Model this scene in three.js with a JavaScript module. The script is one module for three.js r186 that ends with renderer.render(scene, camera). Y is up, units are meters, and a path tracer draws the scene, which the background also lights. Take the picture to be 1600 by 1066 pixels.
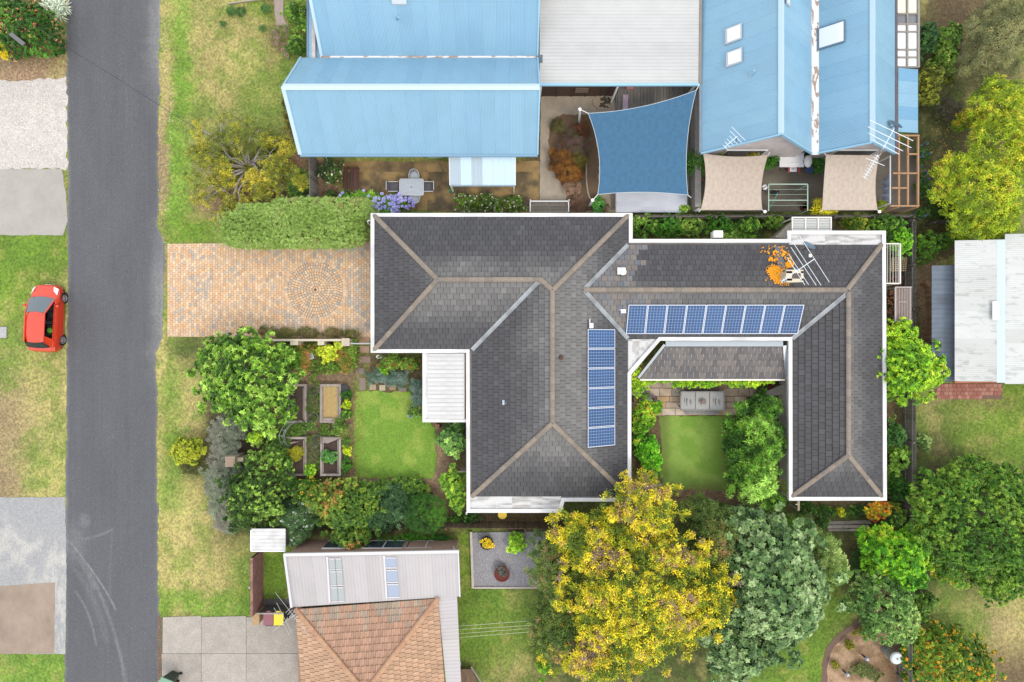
import * as THREE from 'three';
import { mergeGeometries } from 'three/addons/utils/BufferGeometryUtils.js';

// ---------- camera, sky, sun, exposure ----------
const FOC = 978, CAMH = 37;                       // focal length in photograph pixels, camera height in metres
const scene = new THREE.Scene();
const camera = new THREE.PerspectiveCamera(2 * Math.atan(533 / FOC) * 180 / Math.PI, 1600 / 1066, 0.1, 2000);
camera.position.set(0, CAMH, 0); camera.up.set(0, 0, -1); camera.lookAt(0, 0, 0);
const renderer = new THREE.WebGLRenderer({ antialias: true });
renderer.toneMapping = THREE.LinearToneMapping;
renderer.toneMappingExposure = 1.56;
renderer.shadowMap.enabled = true;
{ // thin bright overcast, brightest round the hidden sun
  const w = 128, h = 64, d = new Float32Array(w * h * 4);
  for (let j = 0; j < h; j++) for (let i = 0; i < w; i++) {
    const el = ((j + .5) / h - .5) * Math.PI, k = (j * w + i) * 4, s = Math.max(0, Math.sin(el));
    const b = el > 0 ? .84 + .36 * Math.pow(s, .8) : .4;
    d[k] = b * .97; d[k + 1] = b * 1.0; d[k + 2] = b * 1.06; d[k + 3] = 1;
  }
  const t = new THREE.DataTexture(d, w, h, THREE.RGBAFormat, THREE.FloatType);
  t.mapping = THREE.EquirectangularReflectionMapping; t.magFilter = t.minFilter = THREE.LinearFilter; t.needsUpdate = true;
  scene.background = t; scene.environment = t;
}
const sun = new THREE.DirectionalLight(0xfff4e2, 1.0);
sun.position.set(26, 60, 30); sun.target.position.set(0, 0, 0);
sun.castShadow = true; sun.shadow.radius = 26; sun.shadow.mapSize.set(4096, 4096);
Object.assign(sun.shadow.camera, { left: -45, right: 45, top: 35, bottom: -35, near: 1, far: 150 });
scene.add(sun, sun.target);

// ---------- helpers ----------
const rngOf = s => () => { s |= 0; s = s + 0x6D2B79F5 | 0; let t = Math.imul(s ^ s >>> 15, 1 | s); t = t + Math.imul(t ^ t >>> 7, 61 | t) ^ t; return ((t ^ t >>> 14) >>> 0) / 4294967296; };
const R0 = rngOf(11);
const PERM = new Uint8Array(65536); { const r = rngOf(5); for (let i = 0; i < 65536; i++) PERM[i] = r() * 256; }
const hsh = (x, y) => PERM[(Math.imul(x, 7919) + Math.imul(y, 104729) ^ (x << 5)) & 65535] / 255;
function vn(x, y, p = 0) {                        // value noise, optional period
  let xi = Math.floor(x), yi = Math.floor(y); const fx = x - xi, fy = y - yi;
  const u = fx * fx * (3 - 2 * fx), v = fy * fy * (3 - 2 * fy); let x1 = xi + 1, y1 = yi + 1;
  if (p) { xi = ((xi % p) + p) % p; yi = ((yi % p) + p) % p; x1 = ((x1 % p) + p) % p; y1 = ((y1 % p) + p) % p; }
  const a = hsh(xi, yi), b = hsh(x1, yi), c = hsh(xi, y1), d = hsh(x1, y1);
  return a + (b - a) * u + (c - a) * v + (a - b - c + d) * u * v;
}
function fbm(x, y, o = 4, p = 0) { let s = 0, a = .5, t = 0; for (let i = 0; i < o; i++) { s += a * vn(x + i * 17 * (p ? 0 : 1), y, p); t += a; a *= .5; x *= 2; y *= 2; p *= 2; } return s / t; }
const clamp = (x, a = 0, b = 1) => Math.min(b, Math.max(a, x)), mix = (a, b, t) => a + (b - a) * t, sst = (a, b, x) => { const t = clamp((x - a) / (b - a)); return t * t * (3 - 2 * t); };
const lin = c => c <= .04045 ? c / 12.92 : ((c + .055) / 1.055) ** 2.4, enc = c => c <= .0031308 ? c * 12.92 : 1.055 * c ** (1 / 2.4) - .055;
const KA = .66;                                   // what a surface seen at this brightness reflects of the light it gets
const al = (r, g, b, k = KA) => [lin(r / 255) * k, lin(g / 255) * k, lin(b / 255) * k];      // linear base colour
const as = (r, g, b, k = KA) => al(r, g, b, k).map(enc);                                       // the same, encoded for a texture
const col = (r, g, b, k = KA) => new THREE.Color().setRGB(...al(r, g, b, k));
const X = (px, h = 0) => (px - 800) / FOC * (CAMH - h), Z = (py, h = 0) => (py - 533) / FOC * (CAMH - h), L = (n, h = 0) => n / FOC * (CAMH - h);
const V = (px, py, h = 0) => new THREE.Vector3(X(px, h), h, Z(py, h));
const v3 = (x, y, z) => new THREE.Vector3(x, y, z);
const PX = (list, h = 0) => list.map(([a, b]) => [X(a, h), Z(b, h)]);
function tex(w, h, fn, srgb = true) {
  const d = new Uint8Array(w * h * 4);
  for (let j = 0; j < h; j++) for (let i = 0; i < w; i++) { const c = fn(i, j), k = (j * w + i) * 4; for (let q = 0; q < 3; q++) d[k + q] = clamp(c[q]) * 255; d[k + 3] = 255; }
  const t = new THREE.DataTexture(d, w, h); t.wrapS = t.wrapT = THREE.RepeatWrapping; t.magFilter = THREE.LinearFilter; t.minFilter = THREE.LinearMipmapLinearFilter; t.generateMipmaps = true;
  if (srgb) t.colorSpace = THREE.SRGBColorSpace; t.needsUpdate = true; return t;
}
const rep = (t, s, s2 = s) => { const c = t.clone(); c.repeat.set(1 / s, 1 / s2); c.needsUpdate = true; return c; };   // one repeat every s metres
const mat = (c, o = {}) => new THREE.MeshStandardMaterial({ color: c, roughness: .8, side: THREE.DoubleSide, ...o });
// grain maps shared by many materials (multiply the colour)
const gGrain = tex(512, 512, (i, j) => { const n = .74 + .2 * fbm(i / 8, j / 8, 4, 64) + .16 * (hsh(i, j) - .5) + .1 * fbm(i / 64, j / 64, 3, 8); return [n, n, n]; });
const gStreak = tex(512, 512, (i, j) => { const n = .72 + .26 * fbm(i / 4, j / 64, 3, 128) + .12 * (hsh(i, j) - .5); return [n, n, n]; });
const gBlotch = tex(512, 512, (i, j) => { const a = fbm(i / 128, j / 128, 6, 4), n = .8 + .28 * (a - .35) + .05 * (hsh(i, j) - .5); return [n, n * .995, n * .985]; });
const gSoft = tex(256, 256, (i, j) => { const n = .955 + .07 * (fbm(i / 64, j / 64, 4, 4) - .5) + .025 * (hsh(i, j) - .5); return [n, n, n]; });
const gWood = tex(256, 512, (i, j) => { const n = .62 + .45 * fbm(i / 4, j / 128, 4, 64) + .06 * (hsh(i, j) - .5); return [n, n, n]; });
const bFine = tex(256, 256, (i, j) => { const n = .5 * hsh(i, j) + .5 * fbm(i / 6, j / 6, 3, 43); return [n, n, n]; }, false);
const gr = (c, s = 2, o = {}) => mat(c, { map: rep(gGrain, s), roughness: .9, ...o });

const names = {};
const numbered = n => { const k = names[n] = (names[n] ?? -1) + 1; return k ? `${n}_${String(k).padStart(3, '0')}` : n; };
function prep(g, color) {                          // plain position / normal / uv (metres), not indexed
  if (g.index) g = g.toNonIndexed();
  for (const k of Object.keys(g.attributes)) if (!['position', 'normal', 'uv', 'color'].includes(k)) g.deleteAttribute(k);
  if (!g.attributes.normal) g.computeVertexNormals();
  if (!g.userData.uvok) {
    const p = g.attributes.position, n = p.count, uv = new Float32Array(n * 2), a = v3(), b = v3(), c = v3(), e = v3();
    for (let i = 0; i < n; i += 3) {
      a.fromBufferAttribute(p, i); b.fromBufferAttribute(p, i + 1); c.fromBufferAttribute(p, i + 2);
      e.subVectors(b, a).cross(c.clone().sub(a)); const ax = Math.abs(e.x), ay = Math.abs(e.y), az = Math.abs(e.z);
      [a, b, c].forEach((q, k) => { const w = ay >= ax && ay >= az ? [q.x, q.z] : ax >= az ? [q.z, q.y] : [q.x, q.y]; uv[(i + k) * 2] = w[0]; uv[(i + k) * 2 + 1] = w[1]; });
    }
    g.setAttribute('uv', new THREE.BufferAttribute(uv, 2));
  }
  if (color) { const n = g.attributes.position.count, cc = new Float32Array(n * 3); for (let i = 0; i < n; i++) cc.set(color, i * 3); g.setAttribute('color', new THREE.BufferAttribute(cc, 3)); }
  return g;
}
function obj(name, geos, m, parent = scene) {
  const list = (Array.isArray(geos) ? geos : [geos]).filter(Boolean).map(g => prep(g));
  const g = list.length > 1 ? mergeGeometries(list) : list[0];
  const o = new THREE.Mesh(g, m); o.castShadow = o.receiveShadow = true;
  o.name = parent === scene ? numbered(name) : name; parent.add(o); return o;
}
function tag(o, label, category, group) { o.userData = { ...o.userData, label, category }; if (group) o.userData.group = group; return o; }
function thing(name, label, category, group) { const g = new THREE.Group(); g.name = numbered(name); scene.add(g); return tag(g, label, category, group); }
const struct = (name, geos, m) => { const o = obj(name, geos, m); o.userData.kind = 'structure'; return o; };
function settle(g, x, y, z) { const b = v3(x, y, z); g.position.copy(b); g.children.forEach(c => c.position.sub(b)); return g; }   // put the thing's origin at its base
function clone(src, label, x, y, z, ry) { const c = src.clone(); c.name = numbered(src.name.replace(/_\d{3}$/, '')); scene.add(c); c.position.set(x, y, z); if (ry !== undefined) c.rotation.set(0, ry, 0); if (label) c.userData = { ...src.userData, label }; return c; }

const box = (w, h, d, x = 0, y = 0, z = 0, ry = 0) => { const g = new THREE.BoxGeometry(w, h, d); if (ry) g.rotateY(ry); g.translate(x, y, z); return g; };   // y: centre
const cyl = (r0, r1, h, x = 0, y = 0, z = 0, s = 12) => { const g = new THREE.CylinderGeometry(r1, r0, h, s); g.translate(x, y + h / 2, z); return g; };  // y: bottom
function along(g, a, b) { g.applyQuaternion(new THREE.Quaternion().setFromUnitVectors(v3(0, 1, 0), b.clone().sub(a).normalize())); g.translate((a.x + b.x) / 2, (a.y + b.y) / 2, (a.z + b.z) / 2); return g; }
const rod = (a, b, r, r1 = r, s = 6) => along(new THREE.CylinderGeometry(r1, r, a.distanceTo(b), s, 1), a, b);
function bar(a, b, w, h) {                         // a beam between two points, w wide (level), h high
  const d = b.clone().sub(a), len = d.length(), z = d.normalize(), x = v3(0, 1, 0).cross(z); if (x.lengthSq() < 1e-6) x.set(1, 0, 0); x.normalize(); const y = z.clone().cross(x);
  const g = new THREE.BoxGeometry(w, h, len); g.applyMatrix4(new THREE.Matrix4().makeBasis(x, y, z)); g.translate((a.x + b.x) / 2, (a.y + b.y) / 2, (a.z + b.z) / 2); return g;
}
function geo(pos, idx, uv) { const g = new THREE.BufferGeometry(); g.setAttribute('position', new THREE.BufferAttribute(new Float32Array(pos), 3)); if (uv) { g.setAttribute('uv', new THREE.BufferAttribute(new Float32Array(uv), 2)); g.userData.uvok = true; } if (idx) g.setIndex(idx); const ok = g.userData.uvok, q = idx ? g.toNonIndexed() : g; q.userData.uvok = ok; q.computeVertexNormals(); return q; }
function prism(poly, y0, y1) {                     // poly [[x,z]...], level top and bottom
  const c = poly.map(p => new THREE.Vector2(p[0], p[1])); const f = THREE.ShapeUtils.triangulateShape(c, []);
  const n = poly.length, pos = [], t = (i, y) => pos.push(poly[i][0], y, poly[i][1]), ccw = THREE.ShapeUtils.area(c) > 0;
  for (const [a, b, d] of f) { const o = ccw ? [a, d, b] : [a, b, d]; for (const i of o) t(i, y1); }
  for (let i = 0; i < n; i++) { const j = (i + 1) % n, a = ccw ? i : j, b = ccw ? j : i; t(a, y0); t(a, y1); t(b, y1); t(a, y0); t(b, y1); t(b, y0); }
  return geo(pos);
}
const sheet = (poly, y) => prism(poly, y - .05, y);
function quad(a, b, c, d, nu = 1, nv = 1, f) {      // bilinear patch a-b-c-d, f(u,v,p) may move the points
  const pos = [], uv = [], idx = [], lu = a.distanceTo(b), lv = a.distanceTo(d), p = v3(), q = v3();
  for (let j = 0; j <= nv; j++) for (let i = 0; i <= nu; i++) { const u = i / nu, v = j / nv; p.lerpVectors(a, b, u); q.lerpVectors(d, c, u); p.lerp(q, v); if (f) f(u, v, p); pos.push(p.x, p.y, p.z); uv.push(u * lu, v * lv); }
  for (let j = 0; j < nv; j++) for (let i = 0; i < nu; i++) { const k = j * (nu + 1) + i; idx.push(k, k + 1, k + nu + 2, k, k + nu + 2, k + nu + 1); }
  return geo(pos, idx, uv);
}
function slab(a, b, c, d, t) {                     // a thick, possibly sloping quad: top face abcd, t thick downward
  const P = [a, b, c, d], B = P.map(p => p.clone().setY(p.y - t)), g = [quad(a, b, c, d), quad(B[0], B[1], B[2], B[3])];
  for (let i = 0; i < 4; i++) g.push(quad(P[i], P[(i + 1) % 4], B[(i + 1) % 4], B[i]));
  const m = mergeGeometries(g.map(q => prep(q))); m.userData.uvok = true; return m;
}
function tube(pts, r, seg = 6, closed = false, n = pts.length * 4) { return new THREE.TubeGeometry(new THREE.CatmullRomCurve3(pts, closed), n, r, seg, closed); }
function limb(pts, r0, r1, seg = 6) {              // tapering branch
  const c = new THREE.CatmullRomCurve3(pts), n = pts.length * 3, g = new THREE.TubeGeometry(c, n, 1, seg), p = g.attributes.position, q = v3();
  for (let i = 0; i <= n; i++) { const o = c.getPointAt(i / n), r = mix(r0, r1, i / n); for (let j = 0; j <= seg; j++) { const k = i * (seg + 1) + j; q.fromBufferAttribute(p, k).sub(o).multiplyScalar(r).add(o); p.setXYZ(k, q.x, q.y, q.z); } }
  return g;
}
// corrugated sheets side by side along a-b, running from the a-b edge to the d-c edge
function corrugated(parent, name, a, b, c, d, mats, o = {}) {
  const w = o.sheet ?? .762, pitch = o.pitch ?? .076, amp = o.amp ?? .012, len = a.distanceTo(b), n = Math.max(1, Math.round(len / w)), nrm = b.clone().sub(a).cross(d.clone().sub(a)).normalize(); if (nrm.y < 0) nrm.negate();
  for (let i = 0; i < n; i++) {
    const u0 = i / n, u1 = Math.min(1, (i + 1) / n + .0), A = a.clone().lerp(b, u0), B = a.clone().lerp(b, u1), C = d.clone().lerp(c, u1), D = d.clone().lerp(c, u0), k = Math.round(A.distanceTo(B) / pitch), m = o.tray ? k * 6 : k * 4;
    const g = quad(A, B, C, D, m, o.rows ?? 1, (u, v, p) => {
      const ph = (u * k) % 1; const y = o.tray ? (ph < .12 || ph > .94 ? amp * 2 : 0) : amp * Math.sin(u * k * Math.PI * 2);
      p.addScaledVector(nrm, y + (u > 1 - .5 / m ? .004 : 0));
    });
    const uv = g.attributes.uv, du = R0() * 9, dv = R0() * 9; for (let q = 0; q < uv.count; q++) uv.setXY(q, uv.getX(q) + du, uv.getY(q) + dv);
    obj(name, g, mats[Math.floor(R0() * mats.length)], parent);
  }
}
function clipConvex(sub, poly) {                   // Sutherland-Hodgman; poly convex, either winding
  let ar = 0; for (let i = 0; i < poly.length; i++) { const a = poly[i], b = poly[(i + 1) % poly.length]; ar += a[0] * b[1] - b[0] * a[1]; }
  const s = Math.sign(ar); let out = sub;
  for (let i = 0; i < poly.length && out.length; i++) {
    const a = poly[i], b = poly[(i + 1) % poly.length], side = p => s * ((b[0] - a[0]) * (p[1] - a[1]) - (b[1] - a[1]) * (p[0] - a[0])), inp = out; out = [];
    for (let k = 0; k < inp.length; k++) { const p = inp[k], q = inp[(k + 1) % inp.length], sp = side(p), sq = side(q); if (sp >= 0) out.push(p); if ((sp >= 0) !== (sq >= 0)) { const t = sp / (sp - sq); out.push([mix(p[0], q[0], t), mix(p[1], q[1], t)]); } }
  }
  return out;
}
function ribbon(pts, w, y0, y1, closed = false) {  // mitred straight runs along a polyline (metres, [x,z]); w to the left of travel; one geometry per run
  const n = pts.length, off = [];
  for (let i = 0; i < n; i++) {
    const p = pts[i], a = closed || i > 0 ? pts[(i - 1 + n) % n] : null, b = closed || i < n - 1 ? pts[(i + 1) % n] : null;
    const d1 = a ? norm2(p[0] - a[0], p[1] - a[1]) : null, d2 = b ? norm2(b[0] - p[0], b[1] - p[1]) : null, n1 = d1 && [d1[1], -d1[0]], n2 = d2 && [d2[1], -d2[0]];
    if (n1 && n2) { const k = 1 + n1[0] * n2[0] + n1[1] * n2[1]; off.push([p[0] + (n1[0] + n2[0]) / k * w, p[1] + (n1[1] + n2[1]) / k * w]); } else { const m = n1 || n2; off.push([p[0] + m[0] * w, p[1] + m[1] * w]); }
  }
  const runs = []; for (let i = 0; i < (closed ? n : n - 1); i++) { const j = (i + 1) % n; runs.push(prism([pts[i], pts[j], off[j], off[i]], y0, y1)); }
  return runs;
}
function norm2(x, y) { const l = Math.hypot(x, y); return [x / l, y / l]; }

// ---------- ground, road, drives ----------
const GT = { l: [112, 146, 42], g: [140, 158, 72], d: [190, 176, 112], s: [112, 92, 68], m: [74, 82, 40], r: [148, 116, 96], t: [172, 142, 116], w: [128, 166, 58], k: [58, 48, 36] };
const BLOBS = [ // x, y, rx, ry, kind, weight: where grass is lush, dry, worn or bare, plus one tree shadow painted in
  [40, 110, 70, 26, 't', 1.4], [92, 60, 14, 70, 'd', 2], [40, 40, 50, 40, 's', 1], [50, 392, 60, 26, 'l', 1.5], [30, 440, 40, 50, 'l', 1], [80, 520, 30, 60, 'd', 1.2], [30, 560, 40, 60, 'g', 1], [20, 640, 40, 60, 't', .9], [60, 640, 50, 70, 'd', 1.1], [60, 720, 40, 40, 'g', 1], [10, 740, 40, 60, 't', .6], [80, 760, 40, 40, 'd', 1], [50, 1045, 70, 26, 'w', 2],
  [254, 80, 9, 120, 'd', 3], [256, 250, 8, 140, 't', 1.4], [278, 130, 15, 90, 'w', 2.2], [275, 300, 16, 60, 'w', 1.6], [266, 360, 16, 24, 'g', 1], [290, 355, 30, 20, 'l', 1.3], [350, 60, 50, 60, 'd', 2], [345, 140, 40, 60, 'd', 1.6], [400, 150, 40, 80, 'g', 1.3], [440, 100, 24, 60, 'g', 1.2], [350, 20, 40, 18, 'g', 1], [420, 20, 30, 20, 'l', 1], [320, 200, 24, 40, 'g', 1.6], [400, 190, 30, 30, 'g', 1.2],
  [380, 310, 46, 22, 'r', 2.6], [450, 270, 26, 50, 'r', 2.2], [340, 270, 30, 40, 'd', .9], [430, 50, 14, 60, 'r', 1.4], [510, 300, 30, 30, 'r', 3],
  [252, 600, 7, 120, 'd', 2.4], [285, 550, 26, 26, 'm', 1.2], [272, 600, 16, 80, 'g', 2], [300, 640, 26, 60, 'd', 1.3], [270, 690, 20, 40, 'l', .8], [290, 720, 30, 24, 'm', .5], [270, 770, 20, 40, 'g', 1.2], [300, 840, 40, 60, 'd', 2.2], [270, 880, 20, 90, 'd', 1.2], [340, 880, 30, 60, 'd', 1.4], [380, 870, 24, 40, 'g', 1.4], [320, 945, 70, 14, 'w', 3], [395, 930, 20, 30, 'l', 1.4], [260, 950, 10, 20, 'l', 1],  // dark spot beside the round tree paints its cast shadow into the ground
  [430, 900, 16, 50, 'l', 3], [430, 940, 20, 20, 'm', 1],
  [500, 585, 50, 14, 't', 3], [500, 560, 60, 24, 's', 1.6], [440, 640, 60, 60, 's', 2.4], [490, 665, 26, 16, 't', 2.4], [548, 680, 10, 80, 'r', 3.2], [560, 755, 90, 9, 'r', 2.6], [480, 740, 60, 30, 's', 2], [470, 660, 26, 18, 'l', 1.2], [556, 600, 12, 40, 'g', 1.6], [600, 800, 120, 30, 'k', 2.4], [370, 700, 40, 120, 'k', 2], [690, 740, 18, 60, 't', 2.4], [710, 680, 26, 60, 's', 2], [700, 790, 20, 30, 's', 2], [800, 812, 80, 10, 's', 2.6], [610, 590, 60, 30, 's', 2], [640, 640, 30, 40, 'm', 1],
  [720, 880, 16, 60, 'l', 2.6], [620, 845, 70, 10, 'l', 2.4], [780, 960, 60, 50, 'w', 1.6], [820, 930, 30, 20, 'd', .6], [760, 1000, 40, 40, 'l', 1.4], [800, 1040, 40, 30, 'd', 1], [770, 985, 26, 20, 'd', .8], [840, 1000, 40, 40, 'l', 1.2],
  [1090, 770, 50, 12, 'r', 3], [1130, 780, 40, 14, 'r', 2], [1010, 680, 30, 60, 's', 2], [1100, 640, 120, 50, 's', 2], [1180, 800, 50, 20, 's', 2], [1280, 800, 60, 22, 'm', 1.4], [1310, 793, 40, 8, 'r', 1.8], [1400, 600, 20, 200, 's', 2.4], [1200, 350, 160, 14, 'm', 2], [1330, 352, 60, 8, 't', 1.6], [1400, 370, 26, 30, 'm', 1],
  [1280, 1010, 70, 100, 'l', 3], [1240, 1040, 70, 60, 'l', 2.4], [1280, 950, 50, 50, 'l', 2.4], [1310, 930, 16, 50, 'l', 2], [1330, 890, 40, 40, 's', 1.4], [1340, 1040, 40, 50, 't', 3], [1370, 1000, 40, 50, 't', 3], [1390, 1050, 30, 50, 't', 2.4], [1420, 950, 30, 60, 's', 1], [1340, 960, 14, 30, 's', 1.6],
  [1500, 970, 40, 40, 'g', 1.2], [1520, 940, 30, 30, 'd', 1.2], [1560, 930, 40, 30, 'd', 1.6], [1580, 1000, 40, 40, 'd', 1.2], [1580, 1050, 40, 40, 's', 2], [1470, 940, 30, 40, 'g', 1], [1560, 980, 40, 20, 't', .6],
  [1500, 660, 80, 50, 'g', 2], [1540, 690, 60, 40, 'l', 1.6], [1460, 640, 20, 40, 't', 1], [1480, 720, 40, 16, 'm', 1.2], [1460, 700, 16, 30, 'r', 1], [1580, 650, 30, 60, 'l', 1.4], [1450, 480, 14, 70, 't', 3], [1540, 630, 60, 10, 'r', 1], [1540, 690, 16, 10, 't', .8],
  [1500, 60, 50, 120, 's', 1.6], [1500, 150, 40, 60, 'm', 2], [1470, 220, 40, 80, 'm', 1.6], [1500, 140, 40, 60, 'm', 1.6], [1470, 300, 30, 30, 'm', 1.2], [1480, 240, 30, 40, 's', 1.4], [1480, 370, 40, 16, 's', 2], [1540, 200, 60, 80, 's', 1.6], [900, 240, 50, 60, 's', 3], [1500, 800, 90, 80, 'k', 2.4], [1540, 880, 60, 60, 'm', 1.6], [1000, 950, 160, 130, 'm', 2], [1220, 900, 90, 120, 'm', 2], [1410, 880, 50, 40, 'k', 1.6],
];
const GW = 400, GH = 267, GC = new Float32Array(GW * GH * 3);
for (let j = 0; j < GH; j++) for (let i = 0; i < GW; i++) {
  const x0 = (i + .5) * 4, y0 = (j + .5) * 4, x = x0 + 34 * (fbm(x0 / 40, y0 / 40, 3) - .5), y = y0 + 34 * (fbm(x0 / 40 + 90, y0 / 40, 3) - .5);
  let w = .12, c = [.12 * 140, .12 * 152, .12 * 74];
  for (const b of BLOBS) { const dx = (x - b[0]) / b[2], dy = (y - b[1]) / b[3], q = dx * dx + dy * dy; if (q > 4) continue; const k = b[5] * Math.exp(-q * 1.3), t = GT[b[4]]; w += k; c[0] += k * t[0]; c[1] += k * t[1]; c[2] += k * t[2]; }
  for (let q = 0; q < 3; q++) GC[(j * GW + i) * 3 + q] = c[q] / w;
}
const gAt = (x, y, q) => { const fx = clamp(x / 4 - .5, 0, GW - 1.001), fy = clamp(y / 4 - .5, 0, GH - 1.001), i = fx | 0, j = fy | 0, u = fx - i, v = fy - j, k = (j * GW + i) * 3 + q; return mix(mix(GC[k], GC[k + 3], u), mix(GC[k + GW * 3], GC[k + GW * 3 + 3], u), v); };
const TW = 2048, TH = 1364, SPAN = [L(1600), L(1600) * TH / TW];
const grassBlade = (i, j) => .5 * vn(i / 1.7, j / 2.6) + .5 * hsh(i, j);
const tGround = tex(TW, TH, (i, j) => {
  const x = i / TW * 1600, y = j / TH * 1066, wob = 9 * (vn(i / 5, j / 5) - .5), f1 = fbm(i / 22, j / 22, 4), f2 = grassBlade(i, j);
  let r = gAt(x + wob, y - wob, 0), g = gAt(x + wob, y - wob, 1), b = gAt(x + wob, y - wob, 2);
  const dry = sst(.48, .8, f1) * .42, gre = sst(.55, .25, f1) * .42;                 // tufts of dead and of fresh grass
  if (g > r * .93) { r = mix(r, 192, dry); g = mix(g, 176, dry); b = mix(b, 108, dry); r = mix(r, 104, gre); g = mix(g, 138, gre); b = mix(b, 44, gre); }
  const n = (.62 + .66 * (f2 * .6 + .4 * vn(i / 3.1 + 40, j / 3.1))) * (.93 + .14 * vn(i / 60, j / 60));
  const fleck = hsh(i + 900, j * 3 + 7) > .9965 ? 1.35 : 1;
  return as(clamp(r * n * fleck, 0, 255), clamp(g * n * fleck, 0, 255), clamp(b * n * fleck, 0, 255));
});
tGround.wrapS = tGround.wrapT = THREE.MirroredRepeatWrapping;
const bGround = tex(512, 512, (i, j) => { const n = .5 * hsh(i, j) + .5 * fbm(i / 5, j / 5, 3, 102); return [n, n, n]; }, false);
{
  const g = new THREE.PlaneGeometry(700, 700, 1, 1); g.rotateX(-Math.PI / 2);
  const p = g.attributes.position, uv = g.attributes.uv; for (let i = 0; i < 4; i++) uv.setXY(i, p.getX(i) / SPAN[0] + .5, p.getZ(i) / SPAN[1] + .5);
  const q = g.toNonIndexed(); q.userData.uvok = true;
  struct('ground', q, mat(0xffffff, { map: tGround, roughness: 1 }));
}
// the road: an asphalt sheet with broken edges
const roadEdge = (y, s) => s < 0 ? 104 + 2 * Math.sin(y / 210) + 2.2 * (vn(y / 9, 3) - .5) + 2 * (vn(y / 40, 9) - .5) : 247 + 2.5 * Math.cos(y / 190) + 3 * (vn(y / 8, 40) - .5) + 4 * (vn(y / 45, 60) - .5) + 11 * sst(352, 384, y) * sst(556, 524, y);
{
  const W = 310, H = 2048;
  const arc = (x, y, pts, w) => { let m = 9; for (let k = 0; k + 1 < pts.length; k++) { const [ax, ay] = pts[k], [bx, by] = pts[k + 1], t = clamp(((x - ax) * (bx - ax) + (y - ay) * (by - ay)) / ((bx - ax) ** 2 + (by - ay) ** 2)); m = Math.min(m, Math.hypot(x - mix(ax, bx, t), y - mix(ay, by, t)) / w); } return sst(1, .2, m); };
  const bow = (x0, y0, x1, y1, x2, y2) => Array.from({ length: 13 }, (_, k) => { const t = k / 12; return [(1 - t) ** 2 * x0 + 2 * t * (1 - t) * x1 + t * t * x2, (1 - t) ** 2 * y0 + 2 * t * (1 - t) * y1 + t * t * y2]; });
  const A1 = bow(106, 846, 172, 925, 196, 1066), A1b = bow(112, 850, 164, 915, 180, 952), A2 = bow(118, 925, 142, 955, 150, 1008), A3 = bow(112, 862, 134, 885, 146, 918), A4 = bow(126, 843, 155, 838, 176, 827), A5 = bow(175, 826, 171, 880, 172, 935), A6 = bow(118, 890, 150, 930, 166, 1000);
  const t = tex(W, H, (i, j) => {
    const x = 100 + i / 2, y = j / 2 * 1066 / 1024, n = .8 + .3 * hsh(i, j) + .1 * (fbm(i / 40, j / 160, 4) - .5) + .05 * (fbm(i / 4, j / 300, 2) - .5);
    let r = 102, g = 103, b = 107;
    const d = Math.min(x - roadEdge(y, -1), roadEdge(y, 1) - x), grit = sst(26, 0, roadEdge(y, 1) - x - 14 * (fbm(x / 20, y / 30, 3) - .3)) * sst(150, 0, Math.min(Math.abs(y - 40), Math.abs(y - 470)) - 20);
    const dust = .55 * grit * (0.6 + .8 * fbm(i / 5, j / 5, 3)) + .3 * sst(5, 0, d);
    const mk = Math.max(arc(x, y, A1, 4.5) * .42, arc(x, y, A1b, 2.4) * .75, arc(x, y, A2, 3) * .45, arc(x, y, A3, 6) * .35, arc(x, y, A6, 8) * .2, arc(x, y, A4, 3) * .42, arc(x, y, A5, 3) * .2, sst(15, 1, Math.hypot(x - 131, (y - 814) * .8) + 9 * (fbm(i / 9, j / 9, 3) - .4)) * .5, sst(30, 4, Math.hypot(x - 116, (y - 850) * .6)) * .35) * (.1 + 1.15 * fbm(i / 4, j / 9, 4));
    const sp = hsh(i * 5 + 1, j * 3 + 2) > .9993 && vn(i / 30, j / 30) > .5 ? .8 : 0, q = clamp(dust * .7 + mk * .75 + sp);
    return as(mix(r, 190, q) * n, mix(g, 188, q) * n, mix(b, 184, q) * n);
  });
  t.wrapT = THREE.MirroredRepeatWrapping;
  const pos = [], idx = [], uv = []; let k = 0;
  for (let y = -900; y <= 1960; y += 4) { for (const s of [-1, 1]) { const e = roadEdge(y, s); pos.push(X(e), .012, Z(y)); uv.push((e - 100) / 155, y / 1066); } if (k) { const a = 2 * k; idx.push(a - 2, a, a - 1, a - 1, a, a + 1); } k++; }
  struct('road', geo(pos, idx, uv), mat(0xffffff, { map: t, roughness: .92, bumpMap: rep(bFine, .0066), bumpScale: .002 }));
}
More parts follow.
